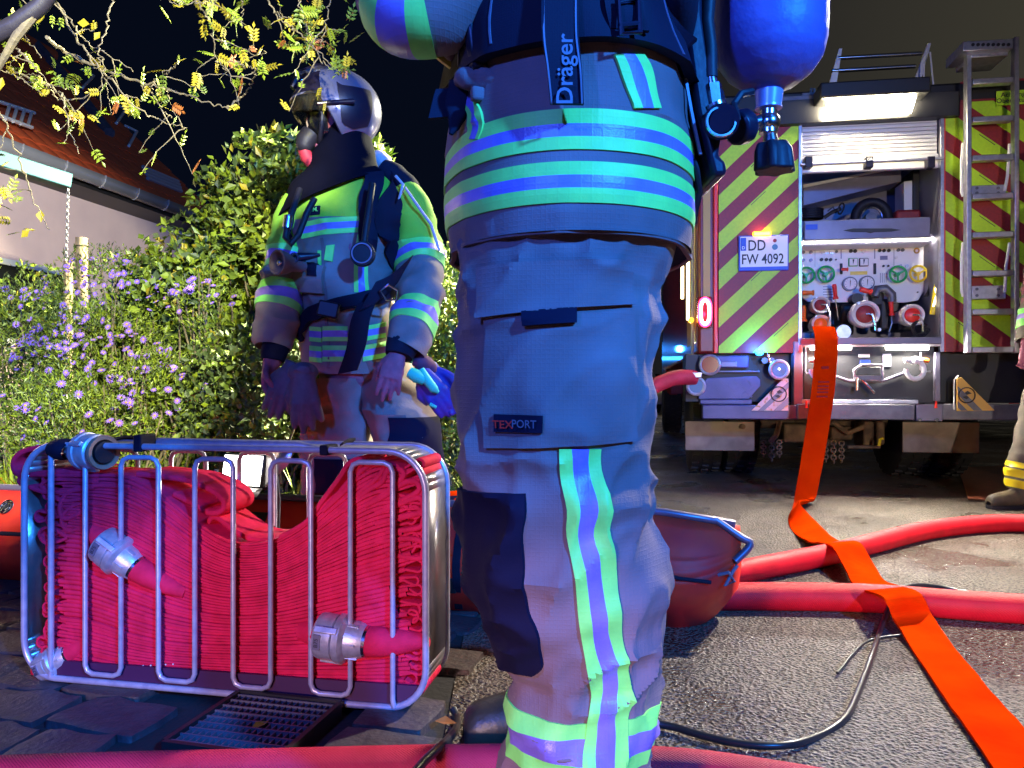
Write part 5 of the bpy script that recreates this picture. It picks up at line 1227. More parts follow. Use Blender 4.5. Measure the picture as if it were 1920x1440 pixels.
for (xa, ya, xb, yb) in ((1571,109,1728,100),(1560,133,1716,124)):
    a = t(xa, ya, .3); b = t(xb, yb, .3); mb = MB(); mb.tube([a, b], .016, 10); build(mb, 'rack_rod', M['chrome'], tk)
a = t(1737, 96, .2); mb = MB(); mb.tube([t(1752,176,.2), t(1748,140,.2), t(1744,98,.2), t(1738,96,.2), t(1733,115,.2), t(1732,150,.2)], .006, 8); build(mb, 'hook_rope', M['lightp'], tk)
mb = MB(); mb.tube([t(1519,181,.0), t(1521,166,.0), t(1527,166,.0), t(1528,181,.0)], .008, 8); build(mb, 'roof_eye', M['alu'], tk)
tb('roof_block', M['grey'], 1504, 1532, 174, 182, -.02, .1, tk)
# ladder
lad = []
lx0, lx1 = t(1814, 400, -.16).x, t(1903, 400, -.16).x
ld = MB(); ld.box(lx0-.015, lx0+.015, -.19, -.13, t(1814,662,-.16).z, t(1814,80,-.16).z); ladder = build(ld, 'ladder_rail', M['alu'], tk, bev=.005)
ld = MB(); ld.box(lx1-.015, lx1+.015, -.19, -.13, t(1903,662,-.16).z, t(1903,72,-.16).z); build(ld, 'ladder_rail', M['alu'], tk, bev=.006)
for py in (154, 225, 297, 369, 441, 513, 585, 656):
    z = t(1860, py, -.16).z; mb = MB(); mb.box(lx0+.02, lx1-.02, -.19, -.13, z-.019, z+.019); build(mb, 'rung', M['alu'], tk, bev=.005)
tp = tb('ladder_top_step', M['alu'], 1806, 1900, 78, 90, -.26, .02, tk, .004)
for i in range(8):
    q = t(1824+i*9.5, 84, -.26); mb = MB(); mb.cyl((q.x, -.265, q.z), (q.x, -.258, q.z), .011, n=10); build(mb, 'step_hole', M['dark'], tp)
tb('ladder_top_plate', M['alu'], 1822, 1890, 94, 104, -.20, .05, tk)
for py0, py1, m_ in ((348,366,'mid'),(536,560,'lightp')):
    pl_ = tb('step_plate', M['alu'], 1822, 1886, py0, py1, -.12, -.09, tk)
    for dx, dz in ((1832,.25),(1872,.25),(1832,.75),(1872,.75)):
        q = t(dx, py0+(py1-py0)*dz, -.125); mb = MB(); mb.cyl((q.x,-.126,q.z),(q.x,-.118,q.z), .010, n=8); build(mb, 'rivet', M['grey'], pl_)
for ys in (((1806,268),(1803,300),(1803,360),(1806,368)), ((1806,455),(1803,480),(1803,545),(1806,556)), ((1893,270),(1889,330),(1884,358)), ((1893,455),(1886,500),(1884,548))):
    mb = MB(); mb.tube([t(x, y, -.12) for x, y in ys], .010, 8); build(mb, 'lock_bar', M['lightp'], tk)
# warning sign
sg = tb('warning_sign', M['chev_lime'], 1869, 1932, 171, 194, -.03, -.02, tk, 0)
for s, py in (('Achtung!', 177), ('Oberleitung', 188)):
    vs, fs = text_geo(s, .045); q = t(1901, py, -.033); m3 = MB(); m3.add([(q.x+v.x, -.0335, q.z+v.y) for v in vs], fs); build(m3, 'lettering', M['ink'], sg, flat=True)
# number plate
npl = tb('number_plate', M['blue'], 1385, 1479, 442, 506, -.03, -.004, tk, .004)
pw = tb('plate_face', M['white'], 1388, 1477, 444, 499, -.034, -.03, npl, .003)
tb('plate_band', M['blue'], 1389, 1399, 446, 470, -.0365, -.034, npl, 0)
for s, px, py, sz in (('DD', 1419, 461, .105), ('FW', 1406, 487, .098), ('4092', 1449, 486, .098)):
    vs, fs = text_geo(s, sz); q = t(px, py, -.036); m3 = MB(); m3.add([(q.x+v.x*(.80 if s != '4092' else .78), -.0362, q.z+v.y*1.02) for v in vs], fs); build(m3, 'lettering', M['ink'], npl, flat=True)
vs, fs = text_geo('D', .03); q = t(1394, 465, -.037); m3 = MB(); m3.add([(q.x+v.x, -.0372, q.z+v.y) for v in vs], fs); build(m3, 'lettering', M['white'], npl, flat=True)
tcyl('plate_seal', M['chev_red'], 1453, 451, .013, -.038, -.034, npl, 12); tcyl('plate_seal', M['bluecap'], 1453, 463, .020, -.038, -.034, npl, 14)
al = tb('amber_lamp', M['amber'], 1412, 1446, 434, 442, -.04, -.004, tk, .006)
# tail lamp: glowing ring
tl_ = tb('tail_lamp', M['lens_red'], 1308, 1335, 556, 614, -.03, .03, tk, .01)
c = t(1322, 585, -.035); mb = MB(); n = 28
mb.tube([(c.x+.030*cos(2*pi*i/n), -.036, c.z+.085*(abs(sin(2*pi*i/n))**.7)*(1 if sin(2*pi*i/n) > 0 else -1)) for i in range(n)], .012, 8, closed=True); build(mb, 'lamp_ring', M['led_core'], tl_)
mb = MB(); mb.tube([(c.x+.044*cos(2*pi*i/n), -.033, c.z+.103*(abs(sin(2*pi*i/n))**.6)*(1 if sin(2*pi*i/n) > 0 else -1)) for i in range(n)], .007, 8, closed=True); build(mb, 'lamp_halo', M['led_red'], tl_)
# bright strip lights along the open left flank
for py0, py1, yy, xx in ((395, 600, .55, -.035), (430, 560, 1.0, -.05)):
    q0 = t(1300, py0, yy); q1 = t(1300, py1, yy)
    mb = MB(); mb.tube([(XLs+xx, yy, q0.z), (XLs+xx, yy, q1.z)], .013, 10); build(mb, 'strip_light', M['led_warm'], tk)
mb = MB(); mb.tube([(XLs-.02, .3, zB-.25), (XLs-.02, .3, zT-.1)], .012, 8); build(mb, 'side_rail', M['lightp'], tk)
tcyl('marker_lamp', M['amber'], 1296, 600, .02, .2, .24, tk)
# lower rear: dark valance, frames
tb('rear_valance', M['dark'], 1285, 1990, 664, 756, .10, .4, tk)
tb('lamp_carrier', M['step_blue'], 1313, 1404, 667, 690, .03, .10, tk, .008)
c = tring('lamp_bezel', M['alu'], 1331, 684, .068, .011, .02, tk, sx=1); tcyl('rear_lamp', M['lens_red'], 1331, 684, .060, .015, .06, c, 24)
tb('carrier_slot', M['mid'], 1352, 1382, 678, 688, .02, .03, tk)
tb('valance_bar', M['mid'], 1320, 1425, 695, 698, .05, .10, tk)
for px in (1434, 1447): tcyl('pipe_stub', M['grey'], px, 676, .022, .0, .1, tk, 12)
c = tring('outlet_ring', M['coup'], 1461, 693, .062, .012, -.03, tk); tcyl('outlet_cap', M['bluecap'], 1461, 693, .052, -.03, .1, c, 24)
tcyl('cap_pin', M['chrome'], 1461, 692, .008, -.045, -.03, c, 8)
mb = MB()
for i in range(9):
    f = i/9; q = t(1439+7*f, 664+26*f, -.0); mb.tube([(q.x+.006*cos(a)*(1 if i % 2 else .3), -.01+.006*cos(a)*(.3 if i % 2 else 1), q.z+.010*sin(a)) for a in [k*pi/4 for k in range(8)]], .0022, 5, closed=True)
build(mb, 'cap_chain', M['chrome'], tk)
c = tring('outlet_ring', M['coup'], 1305, 724, .058, .014, .0, tk); tcyl('outlet_cap', M['bluecap'], 1305, 724, .050, -.01, .1, c, 24)
tb('outlet_flange', M['alu'], 1296, 1316, 698, 708, -.05, .1, tk, .006)
mb = MB(); a = [t(x, y, .05) for x, y in ((1310,748),(1404,748),(1426,724),(1426,712),(1418,705),(1326,709),(1310,728))]
mb.prism([(p.x, p.z) for p in a], .05, .10); tp_ = build(mb, 'tread_plate', M['step_blue'], tk, bev=.003)
for i in range(7):
    for j in range(3):
        q = t(1328+13*i+4*(j % 2), 716+12*j, .05)
        if q.x > t(1416, 730, .05).x: continue
        mb = MB(); mb.box(-.022,.022,-.003,.003,-.006,.006, Matrix.Translation((q.x,.049,q.z)) @ Matrix.Rotation(radians(-50 if (i+j) % 2 else 50),4,'Y')); build(mb, 'tread_bump', M['step_blue'], tp_)
tb('step_edge', M['step_blue'], 1313, 1410, 749, 758, .03, .12, tk)
# underrun bars, hinge, uprights
tb('underrun_bar', M['step_blue'], 1317, 1497, 759, 787, -.02, .06, tk, .008)
tb('underrun_bar', M['grey'], 1495, 1716, 757, 788, -.04, .05, tk, .008)
tb('underrun_bar', M['grey'], 1740, 1990, 757, 789, -.02, .06, tk, .008)
tb('bar_lip', M['alu'], 1504, 1722, 749, 757, -.02, .03, tk, .003)
hg = tb('bar_hinge', M['mid'], 1718, 1768, 758, 790, -.03, .05, tk, .006)
for px in (1725, 1757): tcyl('hinge_pin', M['chrome'], px, 787, .012, -.05, -.02, hg, 10)
mb = MB(); mb.cyl(t(1755,765,-.035), t(1755,752,-.035), .010, .006, 8); build(mb, 'pin_handle', M['red'], hg)
mb = MB(); mb.cyl(t(1512,765,-.045), t(1512,752,-.045), .010, .006, 8); build(mb, 'pin_handle', M['red'], tk)
tb('upright', M['mid'], 1488, 1506, 640, 760, -.01, .08, tk, .006)
tb('upright', M['mid'], 1753, 1764, 660, 752, -.01, .08, tk, .006)
# light-blue painted beam under the bay with two strip lights
tb('bay_beam', M['mid'], 1500, 1766, 634, 645, -.03, .06, tk, .005)
tb('bay_back_panel', M['dark'], 1507, 1752, 646, 756, .02, .08, tk)
for a_, b_ in ((1519,1596),(1661,1741)):
    s0 = t(a_, 652, -.01); s1 = t(b_, 652, -.01); mb = MB(); mb.tube([s0, s1], .016, 10); build(mb, 'strip_light', M['led'], tk)
for px in (1537, 1716):
    c = t(px, 688, -.03); mb = MB(); mb.tube([(c.x+.058*cos(a)*(1.0), -.03, c.z-.02+.062*sin(a)) for a in [radians(125-310*i/18) for i in range(19)]], .017, 10); sk = build(mb, 'shackle', mat('white_shackle', (.75,.75,.75), .4), tk)
    mb = MB(); mb.cyl((c.x-.07,-.03,c.z+.045),(c.x+.05,-.03,c.z+.045), .016, n=10); mb.ball((c.x+.0,-.04,c.z+.045), .028, 8); build(mb, 'shackle_pin', M['white'], sk)
    mb = MB(); mb.cyl((c.x+.05,-.03,c.z+.045),(c.x+.085,-.03,c.z+.042), .016, n=8); build(mb, 'shackle_bolt', M['orange'], sk)
for (px0, px1, py0, py1) in ((1510,1527,650,700),(1726,1745,660,697)):
    mb = MB(); mb.tube([t(px0,py0,.0), t(px0,py1-4,.0), t(px0+3,py1,.0), t(px1,py1,.0)], .006, 8); build(mb, 'bracket_wire', M['alu'], tk)
mb = MB(); mb.tube([t(1568,706,.0), t(1590,714,.0), t(1655,714,.0), t(1700,698,.0)], .012, 8); build(mb, 'tow_bar', M['mid'], tk)
mb = MB(); mb.tube([t(x, y, -.05) for x, y in ((1601,694),(1613,686),(1616,684),(1654,684),(1655,710),(1650,713),(1612,711),(1602,704))], .010, 8, closed=True); jw = build(mb, 'tow_jaw', M['coup'], tk)
tb('jaw_block', M['grey'], 1606, 1652, 704, 713, -.06, .03, jw); tb('jaw_hole', M['dark'], 1606, 1651, 688, 703, -.02, .0, jw)
mb = MB(); mb.cyl(t(1608,708,-.06), t(1607,732,-.06), .013, .011, 10); mb.tube([t(1613,712,-.07), t(1618,713,-.08), t(1640,737,-.08)], .009, 8); build(mb, 'jaw_lever', M['chrome'], jw)
for (a_, b_, c_, d_, m_) in ((1610,1631,664,670,'lightp'),(1613,1632,675,685,'blue'),(1655,1671,663,688,'mid')): tb('data_plate', M[m_], a_, b_, c_, d_, .012, .02, tk, .002)
# triangular warning boards
def tri(p, nm, base_m, st_m):
    q = [t(x, y, -.03) for x, y in p]; mb = MB(); mb.prism([(a.x, a.z) for a in q], -.03, -.018); b = build(mb, nm, base_m, tk, bev=.004)
    return b, q
bl, ql = tri([(1408,771),(1470,708),(1479,710),(1479,771)], 'warning_board', M['mid'], None)
for pts in ([(1409,770),(1470,709),(1478,710),(1478,716),(1421,770)], [(1433,770),(1478,728),(1478,744),(1450,770)], [(1464,770),(1478,758),(1478,770)]):
    q = [t(x, y, -.032) for x, y in pts]; mb = MB(); mb.prism([(a.x, a.z) for a in q], -.034, -.029); build(mb, 'stripe', mat('rusty_white', (.75,.60,.52), .5, col2=(.55,.28,.06), nscale=30, ndet=3, lo=.5, hi=.62), bl, flat=True)
br, qr = tri([(1866,770),(1803,707),(1794,709),(1794,771)], 'warning_board', M['gold'], None)
for pts in ([(1796,724),(1842,770),(1826,770),(1796,740)], [(1796,752),(1814,770),(1802,770),(1796,764)], ):
    q = [t(x, y, -.032) for x, y in pts]; mb = MB(); mb.prism([(a.x, a.z) for a in q], -.034, -.029); build(mb, 'stripe', M['grey'], br, flat=True)
for b, px, py in ((bl,1460,739),(br,1813,741)):
    tring('emblem_ring', M['ink'], px, py, .052, .004, -.036, b)
    q = t(px, py, -.036)
    mb = MB(); mb.prism([(q.x-.030,q.z-.012),(q.x-.004,q.z-.028),(q.x+.012,q.z-.018),(q.x-.002,q.z-.004)], -.038, -.034); mb.prism([(q.x+.030,q.z+.012),(q.x+.004,q.z+.030),(q.x-.014,q.z+.016),(q.x+.0,q.z+.002)], -.038, -.034); build(mb, 'emblem', M['ink'], b, flat=True)
mb = MB(); mb.tube([t(1797,704,-.02), t(1789,712,-.02), t(1789,768,-.02)], .006, 6); build(mb, 'board_wire', M['alu'], br)
# mud flaps, wheels, axle, chains
def tboxd(nm, m_, px0, px1, py0, py1, d0, d1): return tb(nm, m_, px0, px1, py0, py1, d0, d1, tk, .006)
tboxd('mudflap', M['mudflap'], 1285, 1415, 790, 846, .55, .575)
tboxd('mudflap', M['mudflap'], 1693, 1837, 791, 850, .55, .575)
for px in (1393,): tcyl('flap_bolt', M['mud'], px, 800, .02, .50, .56, tk)
def wheel(cx, cy, r, w):
    mb = MB(); My = Matrix.Translation((cx, cy, r)) @ Matrix.Rotation(pi/2, 4, 'Y')
    mb.lathe([(r*.55,-w/2),(r*.90,-w/2),(r*.975,-w*.44),(r*.985,0),(r*.975,w*.44),(r*.90,w/2),(r*.55,w/2),(r*.5,0),(r*.55,-w/2)], My, 40); wh = build(mb, 'wheel', M['tyre'], tk)
    me = MB(); me.box(-.001+0, w*.20, -.022, .022, 0, .016); me2 = None
    lug = build(me, 'tread_lug', M['tyre'], wh, flat=True)
    base = lug.data; first = True
    for s in (-1, 0, 1):
        for k in range(30):
            a = 2*pi*(k+.5*(s != 0))/30
            if -.2 < sin(a): 
                if sin(a) > .35 : continue
            o = lug if first else inst(lug, 'tread_lug', (0,0,0), parent=wh)
            first = False
            xx = cx+(s*w*.33 if s else 0)-w*.10
            Mx = Matrix.Translation((xx, cy+cos(a)*r*.975, r+sin(a)*r*.975)) @ Matrix.Rotation(a-pi/2, 4, 'X')
            o.matrix_local = Mx
    mb = MB(); mb.lathe([(.001,-w*.2),(r*.3,-w*.2),(r*.5,-w*.38),(r*.55,-w*.38),(r*.55,w*.38),(.001,w*.3)], My, 24); build(mb, 'rim', M['mud'], wh)
for px, dy in ((1318, 1.35), (1381, 1.35), (1690, 1.35), (1760, 1.35)):
    q = t(px, 830, dy); wheel(q.x, dy, .47, .27)
for sx in (XLs+.16, WX-.16): wheel(sx, 6.9, .47, .28)
mb = MB(); a = t(1420, 830, 1.35); b = t(1660, 830, 1.35); mb.tube([(a.x,1.35,.47),(b.x,1.35,.47)], .08, 12); mb.ball(((a.x+b.x)/2,1.35,.46), .23, 12, (1.1,.9,1)); build(mb, 'rear_axle', M['mud'], tk)
for px0, px1, py0, py1 in ((1470,1530,795,830),(1560,1600,800,825),(1620,1640,790,840),(1645,1660,790,835)): tb('suspension_part', M['mud'], px0, px1, py0, py1, .9, 1.2, tk, .02)
mb = MB(); mb.tube([t(1590,838,.8), t(1650,838,.8)], .014, 8); mb.tube([t(1560,790,.8), t(1590,812,.8), t(1620,800,.8)], .02, 8); build(mb, 'brake_rod', M['mud'], tk)
mb = MB(); mb.tube([t(1648,836,.7), t(1650,824,.7), t(1656,822,.7)], .012, 8); build(mb, 'yellow_clip', M['yellow'], tk)
def chain(nm, p0, p1, n, r, par, m_='mud'):
    mb = MB(); p0 = Vector(p0); p1 = Vector(p1); d = p1-p0; L = d.length/n*.68
    dirv = d.normalized(); sdv = [Vector((1,0,0)), Vector((0,1,0))]
    for i in range(n):
        c = p0+d*(i+.5)/n; s = sdv[i % 2]
        mb.tube([c+s*r*cos(a)*1.0+dirv*L*sin(a) for a in [k*pi/4 for k in range(8)]], r*.35, 5, closed=True)
    return build(mb, nm, M[m_], par)
for px, y0_, y1_ in ((1432,826,855),(1447,822,864),(1461,826,857),(1548,828,866),(1563,826,868),(1578,828,866)):
    chain('skid_chain', t(px,y0_,.7), t(px,y1_,.7), 6, .020, tk)
mb = MB(); mb.tube([t(1444,828,.7), t(1456,815,.7), t(1462,790,.7)], .022, 8); build(mb, 'chain_arm', M['mud'], tk)

# ---- the pump bay
tb('bay_back_wall', M['mid'], 1500, 1768, 318, 640, .78, .84, tk, 0)
# slanted hose reel chute and stowed gear
def tquad(nm, m_, pts, d0, d1, par=None):
    q = [t(x, y, d0) for x, y in pts]; mb = MB(); mb.prism([(a.x, a.z) for a in q], d0, d1); return build(mb, nm, m_, par or tk, bev=.004)
tquad('chute', M['mid'], [(1506,386),(1690,340),(1690,318),(1655,318),(1506,350)], .45, .70)
tquad('chute_edge', M['lightp'], [(1506,352),(1660,320),(1640,320),(1506,346)], .44, .46)
tquad('bay_divider', M['lightp'], [(1695,340),(1712,338),(1712,415),(1695,415)], .40, .60)
tquad('dark_hatch', M['dark'], [(1712,318),(1764,318),(1764,390),(1740,402),(1712,408)], .38, .70)
c = t(1634, 408, .35); mb = MB(); mb.tube([(c.x+.115*cos(a), .35, c.z+.115*sin(a)) for a in [k*pi/16 for k in range(32)]], .034, 12, closed=True); rl = build(mb, 'reel_drum', M['rubber'], tk)
tring('reel_ring', M['chrome'], 1634, 408, .075, .008, .34, rl); tcyl('reel_hub', M['grey'], 1634, 408, .04, .32, .4, rl)
c = t(1520, 402, .35); mb = MB()
for k in range(5): mb.tube([(c.x+.085*cos(a), .35+.06*sin(a), c.z-.03+k*.016) for a in [i*pi/10 for i in range(20)]], .009, 6, closed=True)
build(mb, 'coiled_lead', M['rubber'], tk)
c = t(1577, 391, .25); mb = MB(); mb.tube([(c.x+.022*cos(a)+.012*sin(a), .25+.02*cos(a), c.z+.040*sin(a)) for a in [i*pi/9 for i in range(18)]], .006, 8, closed=True); mb.tube([t(1577,391,.25), t(1560,398,.28), t(1545,408,.3)], .014, 8); mb.tube([t(1552,396,.27), t(1562,388,.27), t(1568,400,.27)], .006, 6); build(mb, 'valve_spindle', M['dark'], tk)
tb('wrapped_bundle', M['chev_red'], 1680, 1728, 393, 413, .3, .5, tk, .02)
dr = tb('drawer_front', M['mid'], 1508, 1745, 414, 444, .06, .09, tk, .006)
tquad('drawer_handle', M['ink'], [(1581,432),(1600,428),(1672,428),(1690,431),(1672,434),(1640,435),(1632,437),(1624,435),(1598,435)], .052, .058, dr)
tb('drawer_label', M['blue'], 1511, 1533, 421, 430, .055, .06, dr, 0)
tb('drawer_tray', M['lightp'], 1505, 1748, 445, 455, .10, .55, tk, .01)
# instrument panel
ip = tquad('pump_panel', M['white'], [(1502,457),(1741,456),(1741,532),(1722,563),(1700,567),(1560,567),(1515,566),(1502,556)], .30, .32)
def pt_(px, py): return t(px, py, .30)
def disc(px, py, r, m_, nm='button', d=.012, par=ip, n=14):
    q = pt_(px, py); mb = MB(); mb.cyl((q.x, .30-d, q.z), (q.x, .301, q.z), r, n=n); return build(mb, nm, M[m_], par)
for px, py, r, m_ in [(1506,473,.012,'mid'),(1520,473,.012,'mid'),(1506,488,.012,'mid'),(1520,488,.012,'mid'),(1542,472,.018,'lightp'),(1550,472,.018,'alu'),(1559,472,.018,'alu'),(1568,472,.010,'grey'),
        (1540,487,.012,'dark'),(1549,487,.012,'dark'),(1557,487,.012,'dark'),(1567,487,.006,'dark'),(1595,471,.013,'dark'),(1603,471,.013,'dark'),(1619,471,.016,'lightp'),
        (1649,470,.012,'dark'),(1657,470,.012,'dark'),(1666,470,.012,'dark'),(1684,469,.012,'grey'),(1692,469,.012,'grey'),(1656,499,.008,'dark'),(1665,499,.008,'dark'),(1720,548,.005,'dark'),(1736,460,.006,'green'),(1680,483,.010,'lightp'),(1700,499,.012,'alu'),(1688,498,.010,'alu')]:
    disc(px, py, r, m_)
tring('panel_socket', M['gold'], 1719, 470, .016, .006, .295, ip)
for px in (1594+5, 1619): 
    q = pt_(px, 492); mb = MB(); mb.box(q.x-.033,q.x+.033,.286,.301,q.z-.031,q.z+.031); g_ = build(mb, 'square_gauge', M['ink' if px > 1610 else 'green'], ip, bev=.006)
    mb = MB(); mb.box(q.x-.027,q.x+.027,.283,.287,q.z-.025,q.z+.025); build(mb, 'gauge_face', M['white'], g_)
    mb = MB(); mb.prism([(q.x-.003,q.z-.018),(q.x+.006,q.z+.020),(q.x-.006,q.z+.020)], .280, .284); build(mb, 'needle', M['ink'], g_)
for px, py in ((1592,533),(1624,531)):
    g_ = disc(px, py, .052, 'grey', 'round_gauge', .03, n=24); q = pt_(px, py); mb = MB(); mb.cyl((q.x,.266,q.z),(q.x,.271,q.z), .042, n=24); build(mb, 'gauge_face', M['white'], g_)
    mb = MB(); mb.prism([(q.x-.002,q.z-.022),(q.x+.003,q.z+.024),(q.x-.003,q.z+.024)], .262, .267); build(mb, 'needle', M['ink'], g_)
    for k in range(9):
        a = radians(-40+32.5*k); mb = MB(); mb.box(-.001,.001,-.001,.001,.030,.037, Matrix.Translation((q.x,.265,q.z)) @ Matrix.Rotation(a-pi/2,4,'Y')); build(mb, 'tick', M['ink'], g_)
for px in (1577, 1640):
    q = pt_(px, 504); mb = MB(); mb.box(q.x-.010,q.x+.010,.292,.301,q.z-.040,q.z+.040); build(mb, 'lever_slot', M['ink'], ip, bev=.004)
    q2 = pt_(px, 480)
    q3 = pt_(px, 462); mb = MB(); mb.box(q.x-.003,q.x+.003,.296,.301,q2.z-.02,q3.z); build(mb, 'seam', M['mid'], ip)
for px, py0, py1 in ((1528,461,500),(1676,460,500)):
    a = pt_(px, py0); b = pt_(px, py1); mb = MB(); mb.box(a.x-.0015,a.x+.0015,.297,.301,b.z,a.z); build(mb, 'seam', M['mid'], ip)
def ptext(s, size, px, py, m_='ink', par=ip, y=.2985, sx_=1.):
    vs, fs = text_geo(s, size); q = pt_(px, py); m3 = MB(); m3.add([(q.x+v.x*sx_, y, q.z+v.y) for v in vs], fs); return build(m3, 'lettering', M[m_], par, flat=True)
q0 = pt_(1594, 509); q1 = pt_(1626, 515); mb = MB(); mb.box(q0.x,q1.x,.2975,.301,q1.z,q0.z); build(mb, 'yellow_label', M['yellow'], ip)
q0 = pt_(1650, 480); q1 = pt_(1664, 487); mb = MB(); mb.box(q0.x,q1.x,.2965,.301,q1.z,q0.z); build(mb, 'display', M['mid'], ip)
for k in range(6):
    q0 = pt_(1543, 537+k*5); q1 = pt_(1563, 538+k*5); mb = MB(); mb.box(q0.x,q1.x,.2978,.301,q1.z,q0.z); build(mb, 'printed_line', M['mid'], ip)
for k in range(4):
    q0 = pt_(1650+k*3.6, 512); q1 = pt_(1651+k*3.6, 530); mb = MB(); mb.box(q0.x,q1.x,.2978,.301,q1.z,q0.z); build(mb, 'printed_line', M['mid'], ip)
# handwheels
for px, py, m_ in ((1512,516,'green'),(1549,514,'green'),(1684,514,'green'),(1722,513,'yellow')):
    c = t(px, py, .24); mb = MB(); R = .056
    mb.tube([(c.x+R*cos(a), .24, c.z+R*sin(a)) for a in [k*pi/14 for k in range(28)]], .0085, 8, closed=True)
    for k in range(3):
        a = 2*pi*k/3+.5; mb.tube([(c.x,.245,c.z),(c.x+R*cos(a),.24,c.z+R*sin(a))], .007, 6)
    mb.cyl((c.x,.235,c.z),(c.x,.31,c.z), .014, n=10); build(mb, 'handwheel', M[m_], tk)
def handle(px0, py0, px1, py1, m_, r=.017, y=.20):
    a = t(px0, py0, y); b = t(px1, py1, y); mb = MB(); mb.tube([a, a.lerp(b,.15), a.lerp(b,.8), a.lerp(b,.9), b], [r*.8, r, r*.85, r*1.2, r*1.2], 10); return build(mb, 'lever_handle', M[m_], tk)
handle(1564,533,1567,561,'red'); handle(1670,563,1672,592,'red'); handle(1503,549,1526,549,'orange'); handle(1506,573,1507,603,'orange', .020); handle(1612,542,1634,548,'red', .020, .16); handle(1578,505,1590,505,'red', .012)
mb = MB(); mb.tube([t(1566,561,.21), t(1569,580,.22), t(1572,600,.25)], .006, 6); mb.tube([t(1671,592,.21), t(1672,606,.2), t(1667,622,.2)], .006, 6); build(mb, 'lever_rod', M['chrome'], tk)
# outlets
def port(px, py, R, capm, lev=True, y=.10):
    c = t(px, py, y); Mp = Matrix.Translation((c.x, y, c.z)) @ Matrix.Rotation(pi/2, 4, 'X')
    mb = MB(); mb.lathe([(R*.72,.0),(R*.80,.02),(R*1.0,.03),(R*1.05,.0),(R*1.05,-.05),(R*.8,-.07),(R*.7,-.30),(.01,-.30)], Mp, 32); p_ = build(mb, 'outlet', mat('outlet_ring_white', (.70,.70,.74), .4, .2), tk)
    mb = MB(); mb.lathe([(R*.70,-.01),(R*.68,.012),(R*.50,.02),(.001,.024)], Mp, 28); build(mb, 'outlet_cap', M[capm], p_)
    for k in range(2):
        a = pi*k+.6; mb = MB(); mb.box(-R*.12,R*.12,-R*.10,R*.12,.0,.035, Mp @ Matrix.Rotation(a,4,'Z') @ Matrix.Translation((0,R*.98,0))); build(mb, 'outlet_lug', M['alu'], p_, bev=.003)
    if lev:
        mb = MB(); mb.tube([(c.x,y-.03,c.z),(c.x+.03,y-.06,c.z-.005),(c.x+.05,y-.06,c.z-.06),(c.x+.055,y-.05,c.z-.12)], .008, 8); build(mb, 'cap_lever', M['chrome'], p_)
    return p_
port(1538,572,.060,'chev_red'); port(1538,608,.066,'orange',False); port(1622,589,.092,'chev_red',True,.06); port(1710,591,.075,'red')
for px, py, w_, h_ in ((1520,595,20,50),(1590,600,24,60),(1660,590,22,60),(1645,560,28,30),(1700,600,30,40)):
    tb('pump_casting', M['dark'], px-w_/2, px+w_/2, py-h_/2, min(628, py+h_/2), .26, .5, tk, .02)
mb = MB(); Sd_ = [t(1640,556,.2), t(1645,542,.2), t(1660,541,.2), t(1672,552,.2), t(1672,566,.2)]; mb.tube(Sd_, .032, 12); build(mb, 'pump_elbow', M['grey'], tk)
tcyl('filler_cap', M['dark'], 1608, 560, .04, .2, .3, tk); tcyl('bay_pot', M['alu'], 1582, 622, .05, .05, .2, tk); tcyl('small_knob', M['alu'], 1649, 618, .012, .05, .1, tk)
# coiled line and hand lamp at the right of the bay
mb = MB(); q = []
for k in range(220):
    f = k/220; cx_, cz_ = catmull([tuple(p) for p in ((t(1745,470,.2).x, t(1745,470,.2).z), (t(1748,510,.2).x, t(1748,510,.2).z), (t(1744,540,.2).x, t(1744,540,.2).z), (t(1736,556,.2).x, t(1736,556,.2).z))], f)
    q.append((cx_+.012*cos(k*1.0), .2+.012*sin(k*1.0), cz_))
mb.tube(q, .0032, 5); build(mb, 'coiled_line', M['rubber'], tk)
mb = MB(); q = []
for k in range(200):
    f = k/200; p = catmull([tuple(x) for x in (t(1736,610,.1), t(1722,604,.08), t(1712,612,.06), t(1716,626,.05), t(1732,628,.05), t(1742,618,.06))], f)
    a = k*1.1; q.append((p[0]+.012*cos(a), p[1]+.006, p[2]+.012*sin(a)))
mb.tube(q, .0035, 5); build(mb, 'coiled_line', M['rubber'], tk)
mb = MB(); mb.tube([t(1748,590,.1), t(1752,570,.1), t(1757,545,.1), t(1758,530,.1)], [.018,.022,.028,.020], 10); hl = build(mb, 'hand_lamp', M['yellow'], tk)
mb = MB(); mb.tube([t(1755,540,.08), t(1757,552,.08), t(1750,575,.09)], .010, 8); build(mb, 'lamp_glow', M['led_warm'], hl)
mb = MB(); mb.tube([t(1750,552,.1), t(1760,550,.1), t(1763,575,.1), t(1756,590,.1)], .006, 8); build(mb, 'guard_loop', M['orange'], hl)
tb('bay_bracket', M['grey'], 1750, 1762, 465, 530, .2, .4, tk, .01)
